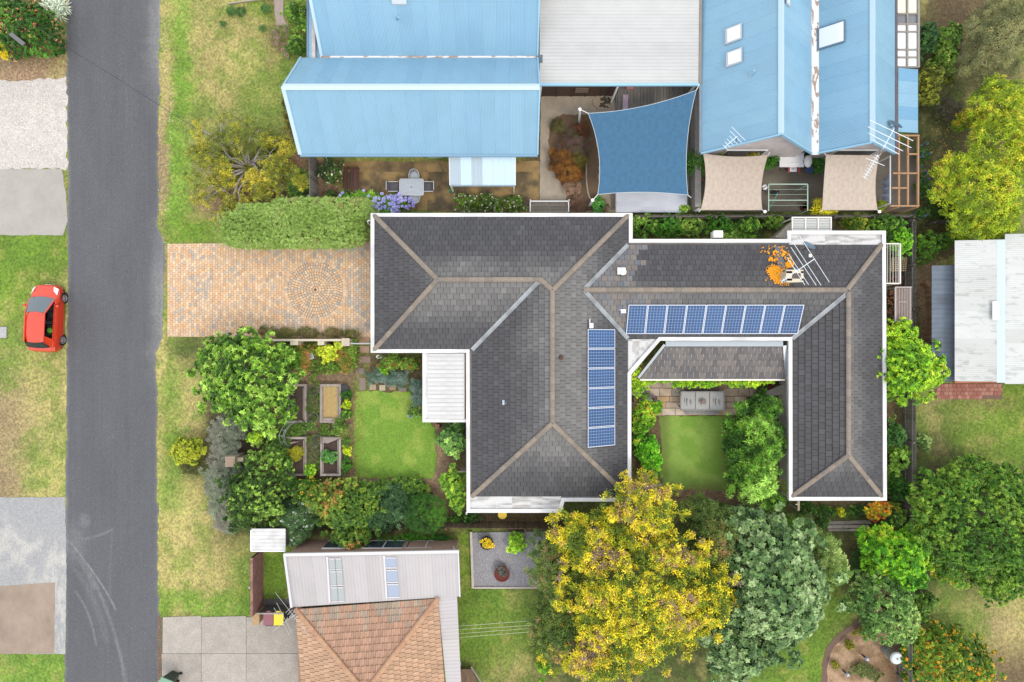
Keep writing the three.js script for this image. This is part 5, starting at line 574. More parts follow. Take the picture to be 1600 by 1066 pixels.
// bottom: concrete drive in slabs, bins, brick fence, shed, gravel square
{
  const d = thing('concrete_slab_driveway', 'grey exposed aggregate concrete driveway in jointed slabs at the bottom left', 'driveway'); const xs = [254, 315, 385, 474], ys = [964, 1021, 1078, 1135]; for (let i = 0; i < 3; i++) for (let j = 0; j < 3; j++) obj('concrete_slab', prism(PX([[xs[i] + (i ? .3 : (j ? -1 : 1)), ys[j] + .3], [xs[i + 1] - .3, ys[j] + .3 - (j ? 0 : 2)], [xs[i + 1] - .3, ys[j + 1] - .3], [xs[i] + .3, ys[j + 1] - .3]]), -.05, .05 + .002 * ((i + j) % 2)), mat(col(246 - 6 * ((i + 2 * j) % 3), 244 - 6 * ((i + 2 * j) % 3), 241 - 6 * ((i + 2 * j) % 3), 1), { map: rep(tAgg, 2.6 + .2 * i), roughness: .95 }), d); settle(d, X(360), 0, Z(1020));
  const kerb = struct('leaf_gutter', sheet(PX(rough([[246, 966], [254, 966], [252.5, 1090], [246, 1090]], 1.5)), .018), gr(col(128, 116, 100), .7)); void kerb;
  const bin = (label, x, y, body, lid, ry) => { const t = thing('wheelie_bin', label, 'bin'), bm = mat(col(...body), { roughness: .5 }), lm = mat(col(...lid), { roughness: .45 }); const q = (w, dd, h) => [v3(-w, h, -dd), v3(w, h, -dd), v3(w, h, dd), v3(-w, h, dd)], a = q(.2, .24, .06), b = q(.28, .34, 1.0); obj('body', [...[0, 1, 2, 3].map(i => quad(a[i], a[(i + 1) % 4], b[(i + 1) % 4], b[i])), quad(...b)], bm, t); obj('lid', [slab(v3(-.3, 1.06, -.38), v3(.3, 1.06, -.38), v3(.3, 1.08, .36), v3(-.3, 1.08, .36), .06), box(.22, .04, .08, 0, 1.04, -.41)], lm, t); obj('handle', bar(v3(-.22, .98, .42), v3(.22, .98, .42), .04, .04), bm, t); for (const s of [-1, 1]) obj('wheel', along(new THREE.CylinderGeometry(.1, .1, .05, 14), v3(s * .22, .1, .3), v3(s * .28, .1, .3)), mat(col(36, 36, 38)), t); t.position.set(X(x, 1.05), .03, Z(y, 1.05)); t.rotation.y = ry; return t; };
  bin('wheelie bin with a yellow lid by the aerial corner of the terracotta house', 435, 967, [60, 66, 60], [244, 222, 40], 0); bin('wheelie bin with a dull red lid beside the yellow lidded one', 420, 967, [60, 66, 60], [150, 92, 100], 0); bin('dark green wheelie bin with a pale green lid at the bottom edge of the drive', 259, 1069, [44, 62, 52], [128, 168, 140], 1.2);
  const w = thing('brick_fence', 'pink brick garden wall ending in a cream pier beside the bottom lawn', 'wall'), mor = gr(col(206, 190, 178), 1), bms = [[176, 128, 122], [166, 118, 112], [184, 138, 130], [158, 114, 108]].map(c => gr(col(...c), 1)); const h = 1.55, x = X(411.5), z0 = Z(858), z1 = Z(946); obj('mortar_core', box(.1, h - .02, z1 - z0, x - .06, h / 2, (z0 + z1) / 2), mor, w); const rows = 18, bl = .235; const bricks = [[], [], [], []]; for (let j = 0; j < rows; j++) for (let z = z0 - (j % 2) * bl / 2; z < z1 - .02; z += bl) { const a = Math.max(z, z0), b = Math.min(z + bl - .012, z1); if (b - a > .03) bricks[R0() * 4 | 0].push(box(.13, h / rows - .011, b - a, x - .06, (j + .5) * h / rows, (a + b) / 2)); } bricks.forEach((b, i) => { obj('bricks', b, bms[i], w).userData.kind = 'stuff'; }); obj('pier', [box(.34, 1.0, .62, x - .02, .5, z1 + .34), box(.4, .06, .7, x - .02, 1.03, z1 + .34)], gr(col(208, 172, 128), .9), w); obj('middle_post', box(.1, h + .06, .1, x - .16, (h + .06) / 2, (z0 + z1) / 2), mor, w); settle(w, x, 0, (z0 + z1) / 2);
  const g = thing('carport_gate', 'dark grey solid gate panel between the brick pier and the terracotta house', 'gate'); obj('panel', box(1.4, 1.1, .05, X(434), .55, Z(946)), gr(col(96, 90, 88), 1), g); obj('rail', box(1.5, .06, .07, X(434), 1.12, Z(946)), gr(col(190, 186, 180), 1), g); settle(g, X(434), 0, Z(946));
  struct('gate_pad', sheet(PX([[412, 936], [462, 936], [462, 964], [406, 964]]), .02), gr(col(112, 106, 102), 1));
  const s = thing('white_garden_shed', 'small white corrugated shed roof under the dark shrub at the bottom left', 'shed'), wmm = [mat(col(238, 238, 238, .78), { roughness: .5, map: rep(gBlotch, 2) })]; corrugated(s, 'roof_sheet', V(393, 860, 2.0), V(393, 826, 2.05), V(446, 826, 2.05), V(446, 860, 2.0), wmm, { pitch: .19, amp: .012, tray: true }); obj('fascia', [bar(V(393, 861, 1.98), V(446, 861, 1.98), .06, .12), bar(V(392.5, 828, 1.98), V(392.5, 861, 1.98), .06, .12)], whiteTrim, s); obj('wall', box(X(444, 2) - X(395, 2), 1.9, .9, X(419.5, 2), .95, Z(843, 2)), gr(col(120, 120, 122), 1), s); settle(s, X(420), 0, Z(842));
  const gq = thing('gravel_square', 'square of pale grey gravel with white timber edging right of the terracotta house', 'gravel bed'), tG = tex(256, 256, (i, j) => { const n = .7 + .5 * hsh(i >> 1, j >> 1); return as(176 * n, 174 * n, 178 * n); }); obj('gravel', sheet(PX([[736, 832], [860, 830], [860, 918], [739, 918]]), .05), mat(0xffffff, { map: rep(tG, 2.4), roughness: 1, bumpMap: rep(bFine, 1.2), bumpScale: .02 }), gq); obj('edging', [bar(V(736, 831, .1), V(739, 919, .1), .14, .14), bar(V(739, 918.5, .09), V(862, 918.5, .09), .09, .1), bar(V(817.5, 890, .07), V(817.5, 918, .07), .03, .05)], gr(col(226, 214, 206, .75), 1), gq); settle(gq, X(795), 0, Z(875));
  const pot = (label, x, y, r, hgt, c, rim) => { const t = thing('plant_pot', label, 'plant pot'); obj('pot', [cyl(r * .7, r, hgt, X(x), .05, Z(y), 22)], gr(col(...c), .5), t); const to = new THREE.TorusGeometry(r, .04, 8, 26); to.rotateX(Math.PI / 2); to.translate(X(x), .05 + hgt, Z(y)); obj('rim', to, gr(col(...rim), .5), t); obj('soil', cyl(r * .93, r * .93, .02, X(x), .01 + hgt, Z(y), 20), gr(col(90, 84, 74), .4), t); settle(t, X(x), 0, Z(y)); };
  pot('large round terracotta pot with grey succulents on the gravel square', 784.5, 893, .42, .4, [126, 56, 46], [140, 66, 54]); pot('black round pot of yellow flowers on the gravel square', 761, 845, .36, .4, [40, 40, 44], [48, 48, 52]);
  const cw = thing('clothes_line', 'four pale wires of a clothes line over the lawn right of the terracotta house', 'clothes line'), lm = mat(col(206, 206, 176), { roughness: .4 }); for (const [a, b, c, e] of [[711, 979, 862, 968], [711, 984.5, 862, 975.5], [711, 991, 862, 979.5], [711, 997, 862, 985]]) obj('line', rod(V(a, b, 1.9), V(c, e, 1.9), .012), lm, cw); obj('end_bar', [rod(V(862, 966, 1.9), V(862, 988, 1.9), .03), rod(V(862, 977, 1.9), v3(X(862, 1.9), 0, Z(977, 1.9)), .04)], lm, cw); obj('wall_bracket', rod(V(711, 976, 1.9), V(711, 1000, 1.9), .025), lm, cw); settle(cw, X(785, 1.9), 0, Z(983, 1.9));
  const lf = thing('lattice_panel', 'brown timber panel leaning at the bottom corner of the grey side roof', 'garden panel'); obj('board', [slab(V(721, 1046, .5), V(738, 1046, .5), V(752, 1085, .5), V(718, 1085, .5), .1)], gr(col(150, 120, 96), 1, { map: rep(gWood, 1, 2) }), lf); obj('edge', bar(V(736, 1042, .55), V(752, 1066, .55), .06, .1), gr(col(190, 180, 170), 1), lf); for (const [x, y] of [[723, 1049], [736, 1049]]) obj('leg', box(.08, .42, .08, X(x, .4), .21, Z(y, .4)), gr(col(140, 110, 90), 1), lf); settle(lf, X(735), 0, Z(1060));
}
// front garden of the tiled house
{
  const w = thing('cream_garden_wall', 'cream rendered garden wall with three piers below the brick driveway', 'wall'), c = gr(col(234, 222, 196, .72), 1.2), h = 1.15; const z = Z(531.5, h); obj('wall', box(X(536, h) - X(416, h), h, .13, (X(536, h) + X(416, h)) / 2, h / 2, z), c, w); for (const [a, b] of [[453, 465], [496, 506], [536, 546]]) obj('pier', box(X(b, h) - X(a, h), h + (a > 530 ? .12 : -.03), a > 530 ? .38 : .28, (X(a, h) + X(b, h)) / 2, (h + (a > 530 ? .12 : -.03)) / 2, z + (a > 530 ? .12 : .15)), c, w); obj('pier_cap', box(.46, .06, .44, X(541, h), h + .15, z + .12), gr(col(222, 206, 182, .72), 1), w); settle(w, X(480), 0, z);
  const g = thing('side_gate', 'pale metal gate bar between the cream wall pier and the tiled house', 'gate'); obj('top_rail', bar(V(547, 537, 1.2), V(578, 537, 1.2), .07, .06), mat(col(190, 192, 194), { roughness: .4, metalness: .4 }), g); for (let i = 0; i < 9; i++) obj('bar', rod(v3(X(549 + i * 3.4, 1.2), .05, Z(537, 1.2)), v3(X(549 + i * 3.4, 1.2), 1.18, Z(537, 1.2)), .012), mat(col(190, 192, 194), { metalness: .4 }), g); settle(g, X(562), 0, Z(537));
  const wm = [[204, 190, 178], [212, 200, 188], [190, 174, 164], [200, 184, 174]].map(q => mat(col(...q), { map: rep(gWood, 1, 2), roughness: .95 }));
  const bed = (label, x0, y0, x1, y1, soil, extra) => { const t = thing('raised_garden_bed', label, 'garden bed', 'raised timber garden beds'), h = .4, x = [X(x0, h), X(x1, h)], z = [Z(y0, h), Z(y1, h)], wd = .13; obj('side_board', box(wd, h, z[1] - z[0], x[0] + wd / 2, h / 2, (z[0] + z[1]) / 2), wm[R0() * 4 | 0], t); obj('side_board', box(wd, h, z[1] - z[0], x[1] - wd / 2, h / 2, (z[0] + z[1]) / 2), wm[R0() * 4 | 0], t); obj('end_board', box(x[1] - x[0] - 2 * wd, h - .003, wd, (x[0] + x[1]) / 2, (h - .003) / 2, z[0] + wd / 2), wm[R0() * 4 | 0], t); obj('end_board', box(x[1] - x[0] - 2 * wd, h - .003, wd, (x[0] + x[1]) / 2, (h - .003) / 2, z[1] - wd / 2), wm[R0() * 4 | 0], t); obj('inner_rail', [box(.05, .05, z[1] - z[0] - .4, x[0] + wd + .05, .37, (z[0] + z[1]) / 2), box(.05, .05, z[1] - z[0] - .4, x[1] - wd - .05, .37, (z[0] + z[1]) / 2)], wm[2], t); obj('soil', quad(v3(x[0] + .1, .3, z[0] + .1), v3(x[1] - .1, .3, z[0] + .1), v3(x[1] - .1, .3, z[1] - .1), v3(x[0] + .1, .3, z[1] - .1), 16, 28, (u, v, p) => { p.y += .07 * fbm(u * 9, v * 16, 3); }), soil, t); if (extra) obj('loose_board', slab(...extra, .04), wm[2], t); settle(t, (x[0] + x[1]) / 2, 0, (z[0] + z[1]) / 2); };
  const soilD = gr(col(96, 76, 66), .5, { bumpMap: rep(bFine, .8), bumpScale: .03 }), straw = gr(col(208, 178, 116), .35);
  bed('raised timber bed of bare dark soil beside the round green tree', 446, 600.5, 478.5, 661, soilD); bed('raised timber bed covered with dry straw', 499.5, 600.5, 532.5, 661, straw, [V(503, 654, .42), V(516, 653, .46), V(524, 654.5, .42), V(508, 661, .42)]); bed('raised timber bed with yellow green seedlings and dark soil at its lower end', 446, 683, 479, 744, soilD, [V(448, 691, .43), V(455, 692, .46), V(468, 690, .46), V(448, 696, .43)]); bed('raised timber bed with leafy green vegetables over its middle', 500, 683, 532.5, 744, soilD, [V(502, 684, .43), V(531, 685, .46), V(512, 693, .46), V(503, 692, .43)]);
  const ar = thing('garden_arch', 'curved metal wire garden arch at the corner of the raised beds', 'garden arch'), am = mat(col(158, 164, 158), { roughness: .5, metalness: .4 }), q = [[466, 657.5, 1.2], [450, 661, 1.9], [440, 671, 2.1], [436, 682, 2.1], [439, 692, 1.7], [446, 698, .7], [450, 700, 0]]; for (const [dx, dy] of [[0, 0], [6, 1.5], [8.5, 2]]) obj('hoop', tube([v3(X(472 + dx * .3), 0, Z(657 + dy * 2)), ...q.map(([x, y, h], i) => V(x + dx * (1 - Math.abs(i - 3) * .18), y + dy * (i < 3 ? 1.2 : -.4), h))], .016, 5), am, ar); for (const [a, b, c, e, hh] of [[434.5, 681, 444.5, 681.5, 2.1], [439, 671.5, 447, 674, 2.1], [449, 661, 454, 665, 1.9], [438.5, 691, 446, 691, 1.7]]) obj('crossbar', rod(V(a, b, hh), V(c, e, hh), .014), am, ar); settle(ar, X(445), 0, Z(680));
  const hoopM = mat(col(128, 130, 122), { roughness: .5, metalness: .4 }); for (const [x, y, l] of [[491, 610, 'wire tomato cage standing between the two upper raised beds'], [491, 652, 'wire plant cage at the foot of the gap between the upper raised beds'], [497, 687, 'tilted wire hoop against the lower right raised bed']]) { const t = thing('plant_cage', l, 'plant support'); for (let i = 0; i < 3; i++) { const to = new THREE.TorusGeometry(.2 + .05 * i, .012, 5, 20); to.rotateX(Math.PI / 2 + .1); to.translate(X(x, .5), .25 + i * .25, Z(y, .5)); obj('hoop', to, hoopM, t); } for (let i = 0; i < 4; i++) { const a = i * 1.57; obj('stake', rod(v3(X(x, .5) + .16 * Math.cos(a), 0, Z(y, .5) + .16 * Math.sin(a)), v3(X(x, .5) + .31 * Math.cos(a), .8, Z(y, .5) + .31 * Math.sin(a)), .01), hoopM, t); } settle(t, X(x), 0, Z(y)); }
  const bp = thing('plant_pot', 'black round pot of soil at the corner of the straw bed', 'plant pot'); obj('pot', cyl(.19, .25, .35, X(541), 0, Z(607), 20), mat(col(40, 42, 44), { roughness: .5 }), bp); const to = new THREE.TorusGeometry(.24, .022, 6, 24); to.rotateX(Math.PI / 2); to.translate(X(541), .35, Z(607)); obj('rim', to, mat(col(66, 68, 70)), bp); obj('soil', cyl(.22, .22, .02, X(541), .3, Z(607), 16), gr(col(88, 66, 52), .4), bp); settle(bp, X(541), 0, Z(607));
  const li = thing('garden_light', 'small grey square garden light tilted among the flowers', 'garden light'); obj('head', [box(.36, .05, .36, X(485, .5), .5, Z(557, .5), .35)], mat(col(196, 198, 194), { roughness: .4 }), li); obj('lens', box(.24, .02, .24, X(485, .5), .53, Z(557, .5), .35), mat(col(150, 154, 156), { roughness: .3 }), li); obj('post', cyl(.03, .03, .48, X(485, .5), 0, Z(557, .5), 8), mat(col(120, 120, 118)), li); settle(li, X(485), 0, Z(557));
  const mb = thing('letterbox_pier', 'cream letterbox pier with a brick square top in the grey shrubs', 'letterbox'), pc = gr(col(214, 200, 176, .7), .7); { const h = 1.3, x0 = X(352, h), x1 = X(366.5, h), z0 = Z(714, h), z1 = Z(729.5, h); obj('pier', box(x1 - x0, h, z1 - z0, (x0 + x1) / 2, h / 2, (z0 + z1) / 2), pc, mb); obj('cap_tile', box(x1 - x0 - .08, .03, z1 - z0 - .08, (x0 + x1) / 2, h + .012, (z0 + z1) / 2), gr(col(186, 158, 138), .25), mb); obj('wing_wall', box(.36, .9, .22, x1 + .14, .45, (z0 + z1) / 2 - .05), pc, mb); settle(mb, (x0 + x1) / 2, 0, (z0 + z1) / 2); }
  const stone = (label, list, group) => { const t = thing('stepping_stones', label, 'stepping stones'); for (const [x, y, a, b, c] of list) obj('stone', prism(PX([[x - a, y - b + .3], [x - a + 1, y - b], [x + a, y - b + .2], [x + a, y + b - .8], [x + a - 1, y + b], [x - a, y + b]]), -.02, .035 + .01 * R0()), gr(col(...c), .9), t); settle(t, X(list[0][0]), 0, Z(list[0][1])); };
  stone('row of square paving stones leading from the driveway along the lawn edge', [[569, 531, 8, 5, [196, 158, 128]], [569, 546, 8, 5.4, [196, 160, 134]], [570, 562, 9, 5, [166, 140, 124]], [565, 580, 4.5, 5, [150, 136, 126]], [566.5, 600, 4.8, 9.6, [164, 146, 136]]]); stone('short row of pale stones between the blue groundcover and the lawn', [[582.5, 605, 5, 4.4, [204, 184, 152]], [597.5, 606, 4.6, 4.4, [216, 204, 176]], [613.5, 605.5, 4.8, 4, [188, 160, 124]], [629, 609, 6, 3.4, [160, 146, 132]]]);
  const sl = thing('timber_screen', 'narrow weathered slat screen against the white gutter wall of the tiled house', 'screen'); for (let i = 0; i < 5; i++) obj('slat', box(.05, 1.6, .03, X(721 + i * 2.2, 1), .8, Z(728)), wm[i % 4], sl); obj('rail', [box(.55, .06, .05, X(725.5, 1), 1.5, Z(729)), box(.55, .06, .05, X(725.5, 1), .3, Z(729))], wm[2], sl); settle(sl, X(725), 0, Z(728));
  const tw = thing('terracotta_post', 'short brown timber post under the end of the white porch roof', 'post'); obj('post', box(.2, .9, .24, X(683.5, .9), .45, Z(667, .9)), gr(col(140, 106, 80), .6), tw); obj('cap', box(.24, .05, .28, X(683.5, .9), .925, Z(667, .9)), gr(col(150, 116, 92), .6), tw); settle(tw, X(683), 0, Z(667));
  const yb = thing('yellow_bucket', 'yellow float half hidden under the bottom white gutter of the tiled house', 'bucket'); obj('body', cyl(.22, .26, .3, X(785, .4), .3, Z(803, .4), 18), mat(col(244, 206, 50), { roughness: .5 }), yb); obj('stand', box(.3, .3, .3, X(785, .4), .15, Z(803, .4)), gr(col(90, 80, 70), .5), yb); settle(yb, X(785), 0, Z(803));
}
// mulch bed with a darker curved border at the bottom right
const MB = [[1292, 1100], [1293, 1040], [1301, 1015], [1318, 996], [1340, 980], [1360, 962], [1374, 944], [1402, 944], [1403, 1100]];
struct('mulch_border', sheet(PX(rough(MB.map(([x, y], i) => [x - (i < 7 ? 9 : 0), y - (i < 7 && i > 1 ? 5 : 0)]), 2.5)), .014), gr(col(134, 108, 92), .5));
struct('mulch_bed', sheet(PX(rough(MB, 3)), .022), mat(0xffffff, { map: rep(tex(512, 512, (i, j) => { const f = fbm(i / 50, j / 50, 5), d = sst(.35, .7, f), n = .72 + .5 * hsh(i, j) + .2 * (fbm(i / 6, j / 6, 3) - .5); return as(mix(150, 190, d) * n, mix(122, 158, d) * n, mix(92, 126, d) * n); }), 6), roughness: 1 }));
// lawns as sheets of their own
const tLawn = tex(512, 512, (i, j) => { const f = fbm(i / 50, j / 50, 4), n = .72 + .42 * grassBlade(i, j) + .12 * (fbm(i / 9, j / 9, 3) - .5), d = sst(.5, .7, f); return as(mix(128, 156, d) * n, mix(168, 182, d) * n, mix(58, 76, d) * n); });
struct('front_lawn', sheet(PX(rough([[556, 612], [640, 612], [654, 640], [680, 668], [682, 720], [676, 748], [556, 746], [552, 680]], 4)), .02), mat(0xffffff, { map: rep(tLawn, 9), roughness: 1 }));
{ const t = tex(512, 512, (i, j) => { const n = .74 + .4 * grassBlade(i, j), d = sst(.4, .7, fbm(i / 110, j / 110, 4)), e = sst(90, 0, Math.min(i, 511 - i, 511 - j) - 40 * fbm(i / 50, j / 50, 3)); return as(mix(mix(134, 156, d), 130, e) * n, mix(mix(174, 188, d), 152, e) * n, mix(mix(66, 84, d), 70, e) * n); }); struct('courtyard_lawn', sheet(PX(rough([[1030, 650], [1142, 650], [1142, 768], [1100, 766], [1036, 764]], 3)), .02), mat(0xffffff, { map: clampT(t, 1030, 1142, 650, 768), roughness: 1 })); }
// courtyard: sandstone paving, table, pots
{
  const pv = thing('sandstone_paving', 'courtyard paving of irregular sandstone slabs below the veranda roof', 'paving'), r = rngOf(51), cols = [[222, 200, 174], [228, 208, 186], [214, 188, 162], [232, 214, 194], [222, 186, 138], [216, 200, 180], [208, 188, 168]], ms = cols.map(c => mat(col(...c, .8), { map: rep(gBlotch, 1.6), roughness: .9 }));
  obj('mortar_bed', sheet(PX([[990, 585], [1210, 585], [1206, 646], [1030, 650], [990, 652]]), .02), gr(col(170, 150, 128), 1), pv);
  for (let y = 586, j = 0; y < 650; j++) { const hh = 9 + r() * 5; for (let x = 990 - r() * 10; x < 1208;) { const w = 12 + r() * 14, y1 = Math.min(y + hh, 650), x1 = Math.min(x + w, 1209); if (x1 - x > 4 && y1 - y > 3) obj('paving_stone', prism(PX([[x + .5, y + .5 + r() * .5], [x1 - .5, y + .5 + r() * .5], [x1 - .5, y1 - .5], [x + .5, y1 - .5]]), .0, .045 + .008 * r()), ms[r() < .06 ? 4 : r() * 7 | 0], pv); x += w; } y += hh; }
  settle(pv, X(1100), 0, Z(620));
  const t = thing('outdoor_dining_table', 'long weathered grey timber table in the courtyard', 'table'), h = .76, tT = tex(256, 256, (i, j) => { const dx = (i - 128) / 90, dy = (j - 128) / 70, s = sst(.45, .7, fbm(i / 20, j / 70, 5)) * sst(1.3, .5, Math.hypot(dx, dy)), n = .92 + .14 * (fbm(i / 3, j / 90, 3) - .5); return as(mix(192, 104, s) * n, mix(190, 100, s) * n, mix(186, 96, s) * n); });
  const tb = [[1064.5, 1086], [1087, 1108.5], [1109.5, 1130.5]]; for (const [a, b] of tb) obj('top_panel', prism(PX([[a, 613], [b, 613], [b, 640], [a, 640]], h), h - .05, h), mat(0xffffff, { map: (() => { const q = tT.clone(); q.wrapS = q.wrapT = THREE.RepeatWrapping; q.repeat.set(1 / (X(b, h) - X(a, h)), 1 / (Z(640, h) - Z(613, h))); q.offset.set(-X(a, h) / (X(b, h) - X(a, h)), -Z(613, h) / (Z(640, h) - Z(613, h))); q.needsUpdate = true; return q; })(), roughness: .9 }), t);
  const tm = gr(col(186, 184, 180), .6, { map: rep(gWood, .8, 1.6) }); obj('rim', [bar(V(1064, 612.4, h), V(1131, 612.4, h), .06, .07), bar(V(1064, 640.6, h), V(1131, 640.6, h), .06, .07), bar(V(1064, 612, h), V(1064, 641, h), .06, .07), bar(V(1131, 612, h), V(1131, 641, h), .06, .07)], tm, t); for (const [x, y] of [[1067, 615], [1128, 615], [1067, 637], [1128, 637]]) obj('leg', box(.09, h - .05, .09, X(x, h), (h - .05) / 2, Z(y, h)), tm, t); settle(t, X(1097), 0, Z(626));
  const bw = thing('table_centrepiece', 'small bowl of dried pink flowers in the middle of the courtyard table', 'bowl'); obj('bowl', cyl(.08, .15, .09, X(1098, .8), .765, Z(627, .8), 14), gr(col(150, 140, 136), .3), bw); { const g = [], rr = rngOf(8); for (let i = 0; i < 26; i++) { const s = new THREE.IcosahedronGeometry(.022 + .02 * rr(), 0); const a = rr() * 6.28, k = rr() * .16; s.translate(X(1098, .8) + k * Math.cos(a), .86 + .06 * rr(), Z(627, .8) + k * Math.sin(a)); g.push(s); } obj('flowers', g, gr(col(200, 164, 150), .2), bw).userData.kind = 'stuff'; } settle(bw, X(1098, .76), .76, Z(627, .76));
  for (const [y, l, a, b] of [[644, 'grey timber bench pushed under the lower side of the courtyard table', 1070, 1123], [608, 'dark timber bench half hidden by vines above the courtyard table', 1070, 1124]]) { const t2 = thing('dining_bench', l, 'bench'); for (let i = 0; i < 3; i++) obj('seat_slat', box(X(b, .45) - X(a, .45), .03, .09, X((a + b) / 2, .45), .45, Z(y + (i - 1) * 2.7, .45)), y > 620 ? tm : gr(col(120, 104, 94), .6), t2); for (const x of [a + 4, b - 4]) obj('leg', box(.08, .43, .24, X(x, .4), .215, Z(y, .4)), tm, t2); settle(t2, X((a + b) / 2), 0, Z(y)); }
  const pots = [['dark red glazed pot at the right end of the veranda vine', 1196.5, 603, .24, [120, 58, 44]], ['dark red glazed pot behind the leafy courtyard tree', 1188, 616, .22, [96, 50, 42]], ['purple leaved pot plant at the left wall of the courtyard', 1013, 621, .2, [96, 60, 56]]]; for (const [l, x, y, rd, c] of pots) { const p = thing('glazed_pot', l, 'plant pot'); obj('pot', cyl(rd * .7, rd, .42, X(x), .03, Z(y), 18), gr(col(...c), .5), p); const to = new THREE.TorusGeometry(rd, .03, 6, 22); to.rotateX(Math.PI / 2); to.translate(X(x), .45, Z(y)); obj('rim', to, gr(col(c[0] + 20, c[1] + 10, c[2] + 8), .5), p); obj('soil', cyl(rd * .9, rd * .9, .02, X(x), .41, Z(y), 14), gr(col(70, 52, 40), .4), p); settle(p, X(x), 0, Z(y)); }
  const kb = thing('kettle_barbecue', 'black round kettle barbecue beside the courtyard tree', 'barbecue'); { const p = V(1173, 626, .8), s = new THREE.SphereGeometry(.24, 18, 10); s.scale(1, .8, 1); s.translate(p.x, .75, p.z); obj('kettle', s, mat(col(42, 44, 48), { roughness: .35 }), kb); obj('handle', box(.14, .03, .04, p.x, .96, p.z), mat(col(70, 66, 62)), kb); for (let i = 0; i < 3; i++) { const a = i * 2.1; obj('leg', rod(v3(p.x + .28 * Math.cos(a), 0, p.z + .28 * Math.sin(a)), v3(p.x + .14 * Math.cos(a), .62, p.z + .14 * Math.sin(a)), .015), mat(col(80, 80, 82)), kb); } settle(kb, p.x, 0, p.z); }
  const wp = thing('white_jar', 'small white jar between the kettle barbecue and the courtyard tree', 'jar'); obj('body', cyl(.1, .12, .3, X(1181), .03, Z(625), 12), whiteTrim, wp); obj('lid', cyl(.13, .1, .05, X(1181), .33, Z(625), 12), whiteTrim, wp); settle(wp, X(1181), 0, Z(625));
  const ww = thing('low_rendered_wall', 'pale rendered low wall at the foot of the courtyard east wall', 'wall'); obj('wall', [prism(PX([[1196, 612], [1226, 600], [1226, 618], [1200, 618]], .5), 0, .5)], gr(col(222, 214, 202, .72), 1.2), ww); settle(ww, X(1212), 0, Z(610));
}
